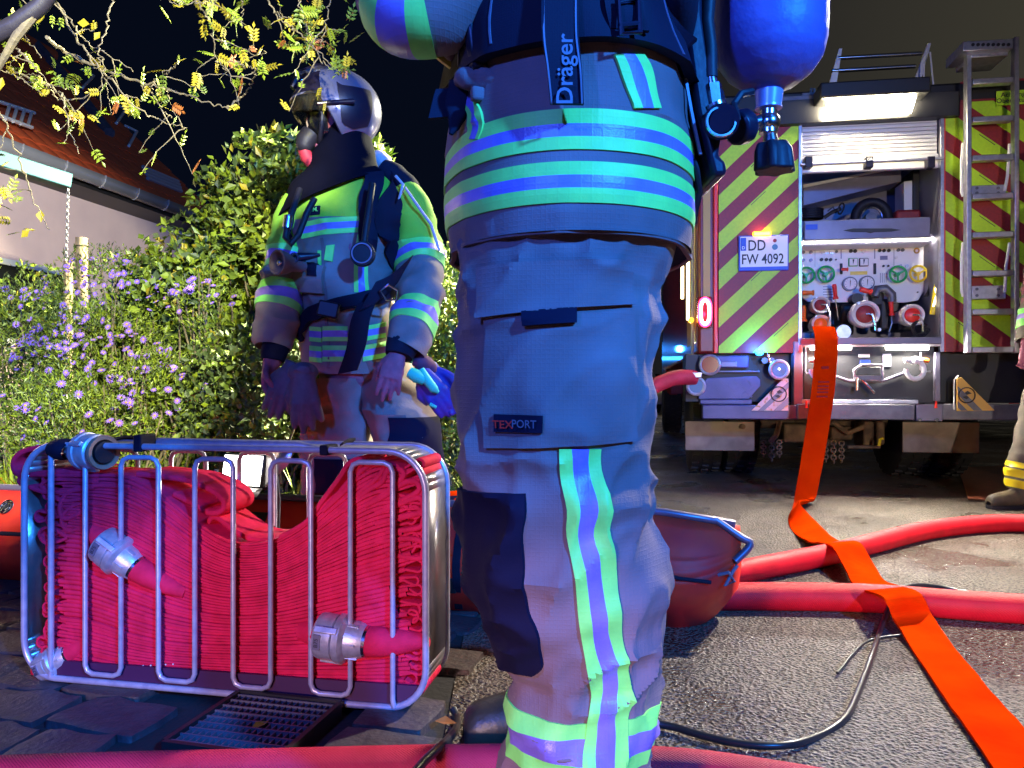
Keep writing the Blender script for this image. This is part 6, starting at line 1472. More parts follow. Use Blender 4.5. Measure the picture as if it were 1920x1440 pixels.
# lamps that belong to the engine
def W(px, py, dy): return TF.w(*t(px, py, dy))
a = lamp('bay_light', 'AREA', TF.w(.0, .12, t(1634,448,.1).z), None, 42, (1,.93,.78), .9, sy=.05); a.rotation_euler = (radians(22), 0, ta)
for px in (1557, 1700):
    a = lamp('under_light', 'AREA', W(px, 655, -.03), None, 26, (1,.93,.80), .28, sy=.03); a.rotation_euler = (radians(-38), 0, ta)
lamp('blue_marker_light', 'POINT', W(1424, 655, -.10), None, 9, (.02,.22,1), .02)
mb = MB(); q = t(1424, 662, -.03); mb.ball((q.x, -.03, q.z), .018, 8, (1.6,1,1)); build(mb, 'blue_marker', M['led_blue'], tk)
lamp('amber_light', 'POINT', W(1430, 432, -.06), None, .5, (1,.35,.02), .01)
lamp('tail_light', 'POINT', W(1322, 585, -.12), None, .5, (1,.05,.2), .02)
lamp('flank_light', 'AREA', TF.w(XLs-.10, .6, 1.5), tuple(TF.w(XLs-3, .2, .9)), 14, (1,.85,.5), .1, sy=.8)
# ============================================================ GROUND
def ground_mat():
    m = bpy.data.materials.new('wet_asphalt'); m.use_nodes = True; nt = m.node_tree; b = nt.nodes['Principled BSDF']; L = nt.links.new
    tc = nt.nodes.new('ShaderNodeTexCoord')
    def nz(s, d=4, out=0):
        n = nt.nodes.new('ShaderNodeTexNoise'); n.inputs['Scale'].default_value = s; n.inputs['Detail'].default_value = d; L(tc.outputs['Object'], n.inputs['Vector']); return n.outputs[out]
    def rmp(o, a, c, x=0, y=1):
        r = nt.nodes.new('ShaderNodeMapRange'); r.inputs[1].default_value = a; r.inputs[2].default_value = c; r.inputs[3].default_value = x; r.inputs[4].default_value = y; L(o, r.inputs[0]); return r.outputs[0]
    def mix(f, a, c):
        x = nt.nodes.new('ShaderNodeMix'); x.data_type = 'RGBA'; L(f, x.inputs[0])
        for i, v in ((6, a), (7, c)):
            if isinstance(v, tuple): x.inputs[i].default_value = (*v, 1)
            else: L(v, x.inputs[i])
        return x.outputs[2]
    grain = rmp(nz(130, 3), .44, .58); big = rmp(nz(1.6, 5), .38, .62); mid = rmp(nz(9, 5), .4, .65)
    vo = nt.nodes.new('ShaderNodeTexVoronoi'); vo.inputs['Scale'].default_value = 95; L(tc.outputs['Object'], vo.inputs['Vector'])
    st = rmp(vo.outputs['Distance'], .25, .55)
    c1 = mix(big, (.055,.046,.036), (.105,.080,.055)); c2 = mix(grain, (.012,.011,.011), c1); c3 = mix(rmp(st, .3, 1, 0, .55), c2, (.26,.20,.15)); L(c3, b.inputs['Base Color'])
    ro = rmp(big, 0, 1, .20, .60); L(ro, b.inputs['Roughness'])
    ad = nt.nodes.new('ShaderNodeMath'); ad.operation = 'ADD'; L(nz(150, 3), ad.inputs[0]); L(vo.outputs['Distance'], ad.inputs[1])
    bp = nt.nodes.new('ShaderNodeBump'); bp.inputs['Strength'].default_value = .9; bp.inputs['Distance'].default_value = .013; L(ad.outputs[0], bp.inputs['Height']); L(bp.outputs[0], b.inputs['Normal'])
    return m
gm = ground_mat()
def gz(x, y):   # slight unevenness of the street
    return .004*noise.noise(Vector((x*1.3, y*1.3, 0)))-.002
mb = MB(); mb.grid(lambda a, b: (lambda x, y: Vector((x, y, gz(x, y))))(-.15+40*b**1.6, -3+70*a**1.8), 90, 70); o = build(mb, 'road', gm); o['kind'] = 'structure'
mb = MB(); mb.box(-90, 90, -30, 300, -.3, -.03); o = build(mb, 'ground', mat('soil', (.03,.024,.015), .9, col2=(.015,.012,.01), nscale=6, bump=.6, bscale=20, bdist=.02)); o['kind'] = 'structure'
# brick red strip of the far pavement, tar seam
mb = MB(); a = [G(1796,878), G(1990,872), G(2000,950), G(1815,938)]; mb.add([Vector((p.x, p.y, .005+z)) for z in (0, .006) for p in a], [(3,2,1,0),(4,5,6,7),(0,1,5,4),(1,2,6,5),(2,3,7,6),(3,0,4,7)]); o = build(mb, 'paving_patch', mat('red_paving', (.30,.085,.035), .6, col2=(.20,.06,.03), nscale=14, bump=.5, bscale=90)); o['kind'] = 'structure'
for pts in ():
    mb = MB(); ribbon(mb, [G(x, y, .0022) for x, y in pts], Vector((.0,.010,0)) if len(pts) > 2 else Vector((.01,0,0)), (0,0,1), .0012); o = build(mb, 'tar_seam', mat('tar', (.10,.085,.065), .5, bump=.4, bscale=120)); o['kind'] = 'structure'
# ============================================================ COBBLES
pv = thing('pavement', 'large dark granite setts under the hose basket', 'pavement', (-1.2, 1.8, 0)); del pv['label']; del pv['category']; pv['kind'] = 'structure'
mb = MB(); mb.box(-4.2, -.12, -.5, 3.1, -.05, -.006); build(mb, 'bedding', mat('bedding', (.018,.015,.015), .95, bump=.6, bscale=60, bdist=.006), pv)
SM = [mat('sett_a', (.060,.052,.058), .55, col2=(.035,.030,.036), nscale=22, bump=.7, bscale=70, bdist=.006), mat('sett_b', (.085,.058,.050), .5, col2=(.05,.035,.035), nscale=22, bump=.7, bscale=70, bdist=.006), mat('sett_c', (.20,.10,.035), .6, col2=(.13,.06,.03), nscale=22, bump=.6, bscale=60, bdist=.005)]
def sett(x0, y0, w, d, mt, rz=0., nm='stone'):
    mb = MB(); TT = (-1,-.975,-.88,-.5,0,.5,.88,.975,1); q = Vector((x0*3, y0*3, 0)); h = .012+rnd.uniform(-.004, .004)
    def fn(a, b):
        u, v = TT[round(a*8)], TT[round(b*8)]; su, sv = u, v
        k = 1-.05*max(0, abs(u)*abs(v))**1.5
        x = su*w/2*k; y = sv*d/2*k
        p = Vector((x, y, 0)); x += .012*noise.noise(p*9+q); y += .012*noise.noise(p*9+q+Vector((9,0,0)))
        edge = max(abs(u), abs(v)); z = h*(1-max(0, edge-.86)/.14*.22 if edge < 1 else -1.2)+.006*noise.noise(p*14+q)
        if edge >= 1: z = -.03
        c_, s_ = cos(rz), sin(rz)
        return Vector((x0+x*c_-y*s_, y0+x*s_+y*c_, z))
    mb.grid(fn, 8, 8); return build(mb, nm, mt, pv, sharp=50)
ang = radians(14); ca, sa = cos(ang), sin(ang); ux = Vector((ca, -sa)); uy = Vector((sa, ca))
r4 = random.Random(11); v_ = -.5
gx0, gx1 = G(340,1425), G(560,1335)
GC = (G(352,1424)+G(535,1335)+G(555,1338)+G(470,1424))/4
while v_ < 3.4:
    dd = r4.uniform(.15, .19) if v_ < 2.0 else .16; u_ = -3.2+r4.uniform(0, .15)
    while u_ < .9:
        ww = r4.uniform(.18, .29); p = ux*(u_+ww/2)+uy*(v_+dd/2)
        u_ += ww
        x, y = p.x, p.y
        if y < .95 or y > 3.0: continue
        if x > -.13+.05*sin(y*9) or x < -2.4: continue
        pr = proj((x, y, 0))
        if pr[0] < -80: continue
        dq = Vector((x-GC.x, y-GC.y)); ax_, ay_ = abs(dq.dot(ux)), abs(dq.dot(uy))
        if ax_ < .135+ww*.38 and ay_ < .135+dd*.38: continue
        mt = SM[0] if r4.random() < .72 else SM[1]
        if 760 < pr[0] < 860 and 1360 < pr[1] < 1410: mt = SM[2]
        sett(x, y, ww-.008, dd-.007, mt, -ang+r4.uniform(-.05, .05))
    v_ += dd
# drain grate
dg = thing('drain_grate', 'square galvanised drain grate set between the cobbles under the basket', 'drain grate', (GC.x, GC.y, 0), radians(-14), world=False)
w2 = .135
mb = MB(); mb.box(-w2, w2, -w2, w2, -.04, .006); build(mb, 'drain_pit', M['dark'], dg)
for s in (-1, 1):
    mb = MB(); mb.box(-w2, w2, s*w2-.006, s*w2+.006, -.01, .034); build(mb, 'frame_bar', M['dark'], dg)
    mb = MB(); mb.box(s*w2-.006, s*w2+.006, -w2+.006, w2-.006, -.01, .034); build(mb, 'frame_bar', M['dark'], dg)
gb = MB(); gb.box(-w2+.007, w2-.007, -.0018, .0018, 0, .030); g0_ = build(gb, 'grate_bar', M['grey'], dg)
for i in range(9):
    y = -w2+.03*(i+.5)
    if i == 0: g0_.location = (0, y, 0)
    else: inst(g0_, 'grate_bar', (0, y, 0), parent=dg)
gb = MB(); gb.box(-.0012, .0012, -w2+.007, w2-.007, .004, .028); g1_ = build(gb, 'cross_bar', M['grey'], dg)
for i in range(17):
    x = -w2+.0155*(i+.9)
    if i == 0: g1_.location = (x, 0, 0)
    else: inst(g1_, 'cross_bar', (x, 0, 0), parent=dg)

# ============================================================ GLOWING PANEL behind the basket, added in place of a reflecting sheet
fl = thing('bright_sheet', 'bright white sheet made to glow low behind the wire basket', 'bright_sheet', tuple(P(455,900,2.42)))
c = P(452, 882, 2.42); Mf = Matrix.Translation(c) @ Matrix.Rotation(radians(-18), 4, 'Z') @ Matrix.Rotation(radians(-12), 4, 'X')
mb = MB(); mb.box(-.075,.085,.0,.07,-.055,.055, Mf); hsg = build(mb, 'backing_box', M['dark'], fl, bev=.008)
mb = MB(); mb.box(-.066,.076,-.004,.0,-.047,.047, Mf); build(mb, 'glow_face', mat('glow_white', (1,1,1), .4, emit=14, ecol=(1,.98,.86)), fl)  # emission put in for the shine of a reflecting sheet
mb = MB(); mb.add([Mf @ Vector(p) for p in ((-.08,-.002,-.055),(.09,-.002,-.055),(.13,-.08,-.085),(-.08,-.07,-.085))], [(0,1,2,3)]); q = build(mb, 'side_flap', MS, fl); q.modifiers.new('t', 'SOLIDIFY').thickness = .002
mb = MB(); mb.add([Mf @ Vector(p) for p in ((.09,0,.06),(.22,-.04,.09),(.20,-.04,.02),(.10,0,-.05))], [(0,1,2,3)]); q = build(mb, 'side_flap', MS, fl); q.modifiers.new('t', 'SOLIDIFY').thickness = .002
mb = MB(); mb.tube([c+Vector((-.09,.03,0)), c+Vector((-.10,.03,-.10)), Vector((c.x-.10, c.y+.03, .02)), Vector((c.x+.10, c.y+.03, .02)), c+Vector((.11,.03,-.10)), c+Vector((.10,.03,0))], .008, 8); build(mb, 'stand', M['grey'], fl)
lamp('sheet_glow_lamp', 'SPOT', c+Vector((0,-.05,.0)), c+Vector((.25,-1,.15)), 6, (1,.97,.85), .05, 100, .5)  # lamp added to cast the made-up glow of the sheet

# ============================================================ HOUSE
HF_a = math.atan2(2.26, .4)    # heading of the eave
E0 = Vector((-5.2, 7.7, 0)); ev = Vector((.4, 2.26, 0)).normalized(); up_d = Vector((-ev.y, ev.x, 0)); zE = 3.2
hsn = thing('house', 'house with red tiled roof, zinc gutter and pale pink rendered wall behind the garden', 'house', tuple(E0+up_d*2))
def HW(s, d, z): return E0+ev*s+up_d*d+Vector((0,0,z))   # s along eave, d into house
SE0, SE1 = -3.0, 3.9
def hbox(nm, m_, s0, s1, d0, d1, z0, z1, par=hsn, bev=0):
    mb = MB(); vs = [HW(s, d, z) for z in (z0, z1) for s, d in ((s0,d0),(s1,d0),(s1,d1),(s0,d1))]
    mb.add(vs, [(0,3,2,1),(4,5,6,7),(0,1,5,4),(1,2,6,5),(2,3,7,6),(3,0,4,7)]); return build(mb, nm, m_, par, bev=bev)
hbox('wall', M['wall'], SE0, SE1, .45, 5.5, 0, zE-.05)
hbox('wall_pier', M['wall'], -3.0, -.55, .22, .45, 0, zE-.15)
hbox('soffit', M['dark'], SE0, SE1+.1, .0, .45, zE-.12, zE-.06)
wn_ = hbox('window_frame', M['white'], .1, 1.5, .42, .44, 1.2, 2.15); hbox('window_pane', M['glass'], .18, 1.42, .405, .42, 1.28, 2.08, wn_)
# gable wall
mb = MB(); mb.add([HW(SE1, .45, zE-.1), HW(SE1, 5.5, zE-.1), HW(SE1, 3.0, zE+2.7), HW(SE1-.2, .45, zE-.1), HW(SE1-.2, 5.5, zE-.1), HW(SE1-.2, 3.0, zE+2.7)], [(0,1,2),(5,4,3),(0,3,4,1),(1,4,5,2),(2,5,3,0)]); build(mb, 'gable', M['wall'], hsn)
rp = radians(43); dn = Vector((0,0,1))*cos(rp)-up_d*sin(rp); du = up_d*cos(rp)+Vector((0,0,1))*sin(rp)
Ro = HW(0, -.05, zE)
def RW(s, r, n=0): return Ro+ev*s+du*r+dn*n
mb = MB(); mb.add([RW(s, r, n) for n in (-.06, 0) for s, r in ((SE0-.2,0),(SE1+.25,0),(SE1+.25,4.3),(SE0-.2,4.3))], [(0,3,2,1),(4,5,6,7),(0,1,5,4),(1,2,6,5),(2,3,7,6),(3,0,4,7)]); roof_o = build(mb, 'roof', mat('roof_underlay', (.08,.025,.015), .9), hsn)
tw, tl2 = .235, .34
mb = MB()
nn = 6
for k in range(nn+1):
    x = -tw/2+tw*k/nn; z = .018*abs(sin(pi*k/nn))**.7
    for yy, zz in ((0, .022), (tl2+.04, .004)): mb.v.append(Vector((x, yy, z+zz)))
for k in range(nn): mb.f.append((2*k, 2*k+2, 2*k+3, 2*k+1)); mb.m.append(0)
for k in range(nn+1): mb.v.append(Vector((-tw/2+tw*k/nn, 0, 0)))
b0 = 2*(nn+1)
for k in range(nn): mb.f.append((2*k, b0+k, b0+k+1, 2*k+2)); mb.m.append(0)
tiles = []
RM = Matrix((ev, du, dn)).transposed().to_4x4()
for j in range(12):
    for i in range(int((SE1-SE0+.4)/tw)):
        s = SE0-.1+tw*(i+.5); r = tl2*j; p = RW(s, r, .0); pr = proj(p)
        tiles.append((p, (pr[0] > -40 and pr[1] > -30)))
seen = [p for p, v in tiles if v]; seen.sort(key=lambda p: p.y); near = seen[:290]; rest = seen[290:]+[p for p, v in tiles if not v]
td = None
for p in near:
    if td is None:
        td = build(mb, 'tile', M['tile'], None, sharp=60, origin=(0,0,0)); WORLD[td.name] = Vector((0,0,0)); td.parent = roof_o; o = td
    else: o = inst(td, 'tile', (0,0,0), parent=roof_o)
    q = p-(E0+up_d*2); o.matrix_local = Matrix.Translation(q+dn*rnd.uniform(0,.004)) @ RM @ Matrix.Rotation(rnd.uniform(-.012,.012), 4, 'Z')
m2_ = MB()
for p in rest: m2_.add(mb.v, mb.f, Matrix.Translation(p) @ RM)
build(m2_, 'more_tiles', M['tile'], roof_o, kind='stuff')
# ridge, gutter, snow hooks, roof ladder
mb = MB(); mb.tube([RW(SE0-.2, 4.25, .02), RW(SE1+.25, 4.25, .02)], .11, 12); build(mb, 'ridge', M['tile'], roof_o)
mb = MB(); G0 = [(-.075,.06),(-.07,0),(-.04,-.05),(0,-.07),(.04,-.05),(.07,0),(.075,.06)]
vs = []
for s in (SE0-.2, SE1+.25):
    for a, b in G0: vs.append(HW(s, -.10+a*1.0, zE-.02+b))
mb.add(vs, [(i, i+1, i+8, i+7) for i in range(6)]); gu = build(mb, 'gutter', M['gutter'], hsn); gu.modifiers.new('t', 'SOLIDIFY').thickness = .006
for k in range(12):
    s = SE0+.1+k*.6; mb = MB(); mb.tube([HW(s, -.10+a*1.06, zE-.02+b*1.06) for a, b in G0], .008, 6); build(mb, 'gutter_bracket', M['gutter'], gu)
def on_roof(px, py):
    d = Vector(((px-960)/F, 1, -(py-720)/F)); o_ = Vector((0,0,H)); tt = (Ro-o_).dot(dn)/d.dot(dn); return o_+d*tt
for (px, py), (qx, qy) in (((152,168),(174,145)), ((215,235),(234,208)), ((238,278),(254,249))):
    a = on_roof(px, py); b = a+(on_roof(qx, qy)-a)*.9
    mb = MB(); mb.tube([a+dn*.02, a+dn*.05, b+dn*.06], .022, 6); mb.tube([b+dn*.06+ev*(-.28)*1, b+dn*.06], .02, 6); build(mb, 'snow_hook', M['lightp'], roof_o)
rl_ = None
for (xa, ya, xb, yb) in ((0,207,55,224),(0,232,50,252)):
    mb = MB(); mb.tube([on_roof(xa-40, ya-12)+dn*.1, on_roof(xb, yb)+dn*.1], .022, 6); o = build(mb, 'snow_guard_rail', M['lightp'], roof_o)
for x in (4, 18, 32, 46):
    mb = MB(); mb.tube([on_roof(x+4, 210+x*.3)+dn*.1, on_roof(x-4, 236+x*.3)+dn*.1], .018, 6); build(mb, 'snow_guard_bar', M['lightp'], roof_o)
mb = MB(); mb.tube([on_roof(60, 85)+dn*.05, on_roof(130, 165)+dn*.05, on_roof(200, 255)+dn*.05], .09, 8); build(mb, 'roof_shadow_band', M['grey'], roof_o)  # dark band of attic window and dormer shadow, built as a grey tube
mb = MB()
for k in range(4): mb.tube([on_roof(264+3*k, 318+7*k)+dn*.05, on_roof(330+2*k, 345+6*k)+dn*.05], .03, 6)
build(mb, 'roof_vent', M['gutter'], roof_o)
# pale blue beam with chain
bm_ = thing('swing_beam', 'pale blue beam end above the garden with a chain hanging from it', 'beam', tuple(P(60,320,5.2)))
a = P(-120, 262, 4.7); b = P(130, 341, 5.3); d = (b-a)
mb = MB(); M4 = frame(a, d, (-d.y, d.x, 0)); mb.box(0, d.length, -.05, .05, -.05, .05, M4); build(mb, 'beam', M['paleblue'], bm_, bev=.006)
chain('chain', P(128,346,5.28), P(124,490,5.28), 22, .009, bm_, 'grey')
mb = MB(); mb.tube([P(128,490,5.28)-Vector((.0,0,.0)), Vector((P(128,490,5.28).x, 5.28, 0))], .03, 8); build(mb, 'post', M['wood'], bm_)
ps = thing('garden_post', 'weathered round wooden post standing in the hedge below the pink wall', 'post', tuple(Vector((P(153,0,4.9).x, 4.9, 0))))
mb = MB(); c = P(153,0,4.9).x; mb.tube([(c,4.9,0),(c,4.9,H+(720-446)/F*4.9)], .036, 14); build(mb, 'post_shaft', M['wood'], ps)
mb = MB(); mb.tube([(c+.038*cos(a), 4.9+.038*sin(a), H+(720-462)/F*4.9) for a in [k*pi/8 for k in range(16)]], .003, 5, closed=True); build(mb, 'wire', M['dark'], ps)

# ============================================================ PLANTS
def add_leaf(mb, c, d, n, L, wd):
    d = d.normalized(); s = d.cross(n)
    if s.length < 1e-4: s = Vector((1,0,0))
    s.normalize(); n2 = s.cross(d)
    b = len(mb.v)
    mb.v += [c, c+d*L*.45+s*wd*.5+n2*L*.06, c+d*L-n2*L*.10, c+d*L*.45-s*wd*.5+n2*L*.06]
    mb.f += [(b,b+1,b+2),(b,b+2,b+3)]; mb.m += [mb.mi]*2
def rv(r): return Vector((r.gauss(0,1), r.gauss(0,1), r.gauss(0,1))).normalized()
def shrub(name, label, cat, blobs, nleaf, L, asp, mats, wts, seed, stems=14, density=1.0, up=.3, base=None, group=None, kindleaf='foliage'):
    r = random.Random(seed); base = Vector(base or (blobs[0][0].x, blobs[0][0].y, 0))
    th = thing(name, label, cat, tuple(base), group=group)
    tot = sum(b[1].x*b[1].y+b[1].y*b[1].z+b[1].x*b[1].z for b in blobs); mb = MB()
    for c, R in blobs:
        n = int(nleaf*(R.x*R.y+R.y*R.z+R.x*R.z)/tot); k = 0; tries = 0
        while k < n and tries < n*6:
            tries += 1; d = rv(r); rad = .55+.50*r.random()**.6; p = Vector((d.x*R.x, d.y*R.y, d.z*R.z))*rad
            q = c+p
            if q.z < .02: continue
            ds = noise.noise(q*3.2+Vector((seed,0,0)))+.6*noise.noise(q*8)
            if ds < -.18+(rad-.8)*.8: continue
            mb.mi = r.choices(range(len(mats)), wts)[0]
            ld = (d*.6+rv(r)*.9+Vector((0,0,up))).normalized()
            add_leaf(mb, q, ld, rv(r)*.8+d, L*r.uniform(.6, 1.25), L*asp*r.uniform(.8, 1.2)); k += 1
    fo = build(mb, kindleaf, [M[m] for m in mats], th, flat=True, kind='stuff')
    for i in range(stems):
        c, R = r.choice(blobs); d = rv(r); e = c+Vector((d.x*R.x, d.y*R.y, abs(d.z)*R.z))*r.uniform(.6, 1.02)
        b0 = Vector((base.x+(e.x-base.x)*.35+r.uniform(-.1,.1), base.y+(e.y-base.y)*.35+r.uniform(-.08,.08), 0)); mid = b0.lerp(e, .55)+rv(r)*.10
        mb = MB(); q = [catmull([tuple(b0), tuple(b0.lerp(mid,.5)+rv(r)*.04), tuple(mid), tuple(e)], k/14) for k in range(15)]
        mb.tube(q, [.010*(1-.8*k/14)+.0015 for k in range(15)], 5); build(mb, 'stem', M['bark'], th)
    return th
V = Vector
shrub('hedge', 'long dark leafy hedge in front of the pale house wall', 'hedge', [(V((-3.9,5.9,.75)),V((.9,.5,.95))),(V((-2.9,5.9,.78)),V((.9,.5,.98))),(V((-1.9,5.8,.80)),V((.9,.5,1.05))),(V((-1.0,5.6,.85)),V((.8,.5,1.05))),(V((-.3,5.6,.9)),V((.6,.5,.95)))], 30000, .055, .62, ['leaf_c','leaf_a','leaf_b','leaf_y'], [5,4,1,.3], 1, 24)
shrub('shrub', 'tall bright lime-green shrub between the house and the masked firefighter', 'shrub', [(V((-1.35,4.5,1.55)),V((.55,.5,.70))),(V((-1.75,4.6,1.1)),V((.60,.5,.75))),(V((-1.15,4.4,.9)),V((.6,.5,.9))),(V((-1.55,4.3,.45)),V((.7,.45,.5))),(V((-1.0,4.5,1.95)),V((.34,.35,.34))),(V((-2.1,4.7,.9)),V((.5,.45,.55)))], 32000, .060, .62, ['leaf_b','leaf_a','leaf_c','leaf_y'], [4,4,2,.6], 2, 40, base=(-1.35,4.5,0))
shrub('shrub', 'low small-leaved bush visible between the two firefighters', 'shrub', [(V((-.32,4.2,.55)),V((.34,.35,.60))),(V((-.45,4.3,1.0)),V((.30,.3,.45))),(V((-.15,4.3,.35)),V((.30,.3,.40))),(V((-.32,4.45,1.20)),V((.32,.3,.38)))], 12500, .036, .6, ['leaf_a','leaf_b','leaf_c','leaf_y'], [4,3,3,.8], 3, 14, base=(-.32,4.2,0))
shrub('shrub', 'shadowy bluish bush directly left of the masked firefighter', 'shrub', [(V((-1.25,3.75,.55)),V((.42,.28,.55))),(V((-1.0,3.8,.35)),V((.5,.28,.42)))], 8000, .042, .65, ['leaf_c','leaf_a','leaf_b'], [6,3,.7], 4, 26, base=(-1.2,3.75,0))
# aster plants with separate flower heads
fm = MB()
for k in range(11):
    a = 2*pi*k/11; d = V((cos(a), sin(a), .18)); add_leaf(fm, V((0,0,0)), d, V((0,0,1)), .017, .0065)
fm.mi = 1; fm.ball((0,0,.002), .0045, 5, (1,1,.6)); fl_mesh = build(fm, 'flower', [M['petal'], M['petal_c']], None, flat=True); FL = fl_mesh.data; bpy.data.objects.remove(fl_mesh)
def aster(label, cpx, cpy, Y, rx, rz, nleaf, nfl, seed):
    r = random.Random(seed); c = P(cpx, cpy, Y); c2 = V((c.x, Y, max(c.z*.55, .2)))
    th = shrub('aster_plant', label, 'flowering plant', [(V((c.x,Y,c.z-.12)),V((rx,.26,rz))),(c2,V((rx*.8,.24,c2.z)))], nleaf, .032, .26, ['leaf_a','leaf_b','leaf_c'], [4,3,1.5], seed, 16, up=.5, base=(c.x,Y,0), group='aster plants in the flower bed', kindleaf='leaves')
    for k in range(nfl):
        a = r.uniform(0, pi); e = r.gauss(0, .5); x = c.x+rx*.98*r.uniform(-1, 1); 
        f = max(0, 1-((x-c.x)/rx)**2)**.5
        up_ = r.random()**.6
        z = c.z-.12+rz*f*(up_*1.05-.25 if r.random() < .8 else r.uniform(-.6,.4)); y = Y-.26*f*(1-up_*.6)-r.uniform(0,.04)
        o = inst(FL_o, 'flower', (x-c.x, y-Y, z), (radians(55)+r.uniform(-.6,.6), r.uniform(-.5,.5), r.uniform(-.5,.5)), (r.uniform(.8,1.45),)*3, th)
class _O: pass
FL_o = FL
for i, (l, px, py, Y, rx, rz, nl, nf_) in enumerate((
   ('aster clump with the uppermost purple flowers, beside the wooden post', 205, 520, 4.3, .36, .30, 4200, 70),
   ('wide purple aster clump in the middle of the bed left of the firefighter', 185, 640, 3.95, .42, .30, 6000, 110),
   ('aster clump with purple flowers at the left edge above the basket', 40, 600, 4.05, .36, .36, 5000, 50),
   ('small aster clump of pale violet flowers closest to the masked firefighter', 385, 530, 4.0, .18, .16, 1500, 26),
   ('green aster clump with few flowers low behind the basket', 150, 740, 3.6, .42, .22, 5200, 24),
   ('aster clump shaded bluish, right of the flower bed', 300, 700, 3.75, .26, .24, 3200, 34))):
    aster(l, px, py, Y, rx, rz, nl, nf_, 50+i)
# grass tufts
def tuft(label, px, Y, n, h, seed):
    r = random.Random(seed); x0 = (px-960)/F*Y; mb = MB()
    for i in range(n):
        b = V((x0+r.gauss(0,.09), Y+r.gauss(0,.06), 0)); d = V((r.gauss(0,.45), r.gauss(0,.35), 1)).normalized(); L = h*r.uniform(.5,1.15); w_ = r.uniform(.006,.013); s = V((d.y,-d.x,0)).normalized() if abs(d.z) < .999 else V((1,0,0))
        k = len(mb.v); mb.mi = r.choices([0,1,2],[4,3,1])[0]
        for j in range(5):
            f = j/4; c = b+d*L*f+V((d.x,d.y,0))*L*.5*f*f-V((0,0,L*.22*f*f)); ww = w_*(1-f**2)+.0005; mb.v += [c-s*ww, c+s*ww]
        for j in range(4): mb.f.append((k+2*j,k+2*j+1,k+2*j+3,k+2*j+2)); mb.m.append(mb.mi)
    o = build(mb, 'grass_tuft', [M['leaf_b'],M['leaf_a'],M['leaf_y']], None, flat=True, origin=(x0,Y,0)); tag(o, label, 'grass'); return o
tuft('bright green grass tuft at the left edge above the basket', 60, 3.35, 300, .62, 1)
tuft('long-bladed grass clump behind the coupling on the basket', 185, 3.3, 260, .52, 2)
tuft('upright yellow-green leaves left of the black strap on the basket', 240, 3.4, 90, .62, 3)
tuft('grass tuft behind the basket grip', 340, 3.35, 120, .36, 4)
tuft('broad leaved green tuft seen through the basket bars', 560, 3.5, 120, .5, 5)
tuft('grass at the foot of the hedge between the two firefighters', 860, 3.7, 160, .4, 6)
# ground cover on the garden soil
mb = MB(); r = random.Random(77)
for i in range(16000):
    x = r.uniform(-4.2, .1); y = r.uniform(3.15, 6.0)
    if x > -.15 and y > 5: continue
    q = V((x, y, r.uniform(0, .16)*(1+noise.noise(V((x*2,y*2,0)))))); mb.mi = r.choices([0,1,2],[4,2,3])[0]; add_leaf(mb, q, rv(r)+V((0,0,.4)), rv(r), .05*r.uniform(.6,1.3), .028)
o = build(mb, 'ground_cover', [M['leaf_a'],M['leaf_b'],M['leaf_c']], None, flat=True); tag(o, 'low leafy ground cover at the foot of the garden plants', 'ground cover'); o['kind'] = 'stuff'
# tree reaching in from the upper left
tr = thing('tree', 'tree reaching in from the upper left with bluish branch and thin yellow-green twigs', 'tree', (-3.1, 2.7, 0))
YT = 2.7; KT = YT/F
mb = MB(); mb.tube([(-3.1,2.7,0),(-3.05,2.7,1.0),(-2.9,2.7,1.7),(-2.5,2.7,2.1)], [.12,.10,.08,.06], 12); build(mb, 'trunk', M['bark'], tr)
mb = MB(); mb.tube([V((-2.5,2.7,2.1)), P(-60,95,1.6), P(30,45,1.6), P(75,12,1.6), P(130,-60,1.6), P(180,-160,1.7)], [.05,.020,.018,.017,.016,.012], 12); build(mb, 'branch', mat('smooth_bark', (.014,.012,.020), .5, bump=.3, bscale=50), tr)
mb = MB(); mb.tube([P(60,30,1.6), P(30,70,1.6), P(-10,140,1.65)], [.012,.009,.006], 8); build(mb, 'branch', M['bark'], tr)
twigs = []
def twig(pts, r0, r1=.0015, jit=6, seed=0):
    r = random.Random(seed); q = [P(x, y, YT+.12*sin(i+seed)) for i, (x, y) in enumerate(pts)]; n = 8*len(pts)
    c = [V(catmull([tuple(p) for p in q], i/n))+V((r.gauss(0,1),r.gauss(0,1),r.gauss(0,1)))*.0035 for i in range(n+1)]
    mb = MB(); mb.tube(c, [r0+(r1-r0)*i/n for i in range(n+1)], 6); build(mb, 'twig', M['bark'], tr); twigs.append((c, r0)); return c
main = [([(88,70),(130,100),(220,140),(310,165),(370,185),(425,203)], .0075), ([(425,203),(455,180),(475,150),(482,128)], .004), ([(20,130),(110,170),(125,215),(145,285)], .004),
 ([(110,10),(150,80),(190,130),(260,205),(300,225),(350,240)], .004), ([(30,90),(60,120),(85,150),(110,185),(170,180),(200,150),(215,140)], .0035), ([(370,0),(395,50),(405,110),(430,135)], .003),
 ([(405,115),(440,118),(478,130)], .0025), ([(440,118),(470,108),(500,98)], .002), ([(500,0),(530,40),(560,60),(600,100),(640,140)], .003), ([(210,0),(200,50),(185,100),(195,135)], .003),
 ([(100,0),(140,50),(165,80),(250,130)], .003), ([(0,210),(30,280),(60,370),(90,430)], .003), ([(270,160),(300,200),(320,220)], .002), ([(455,0),(453,50)], .0015), ([(285,165),(290,150),(310,140),(325,125)], .0018),
 ([(560,0),(580,60),(600,110),(625,130)], .0025), ([(620,0),(610,50),(600,90)], .002), ([(300,-5),(340,5),(410,0)], .002), ([(0,130),(60,155),(130,165)], .002), ([(60,0),(45,60),(80,110)], .0025)]
for i, (p_, r0) in enumerate(main): twig(p_, r0, seed=i)
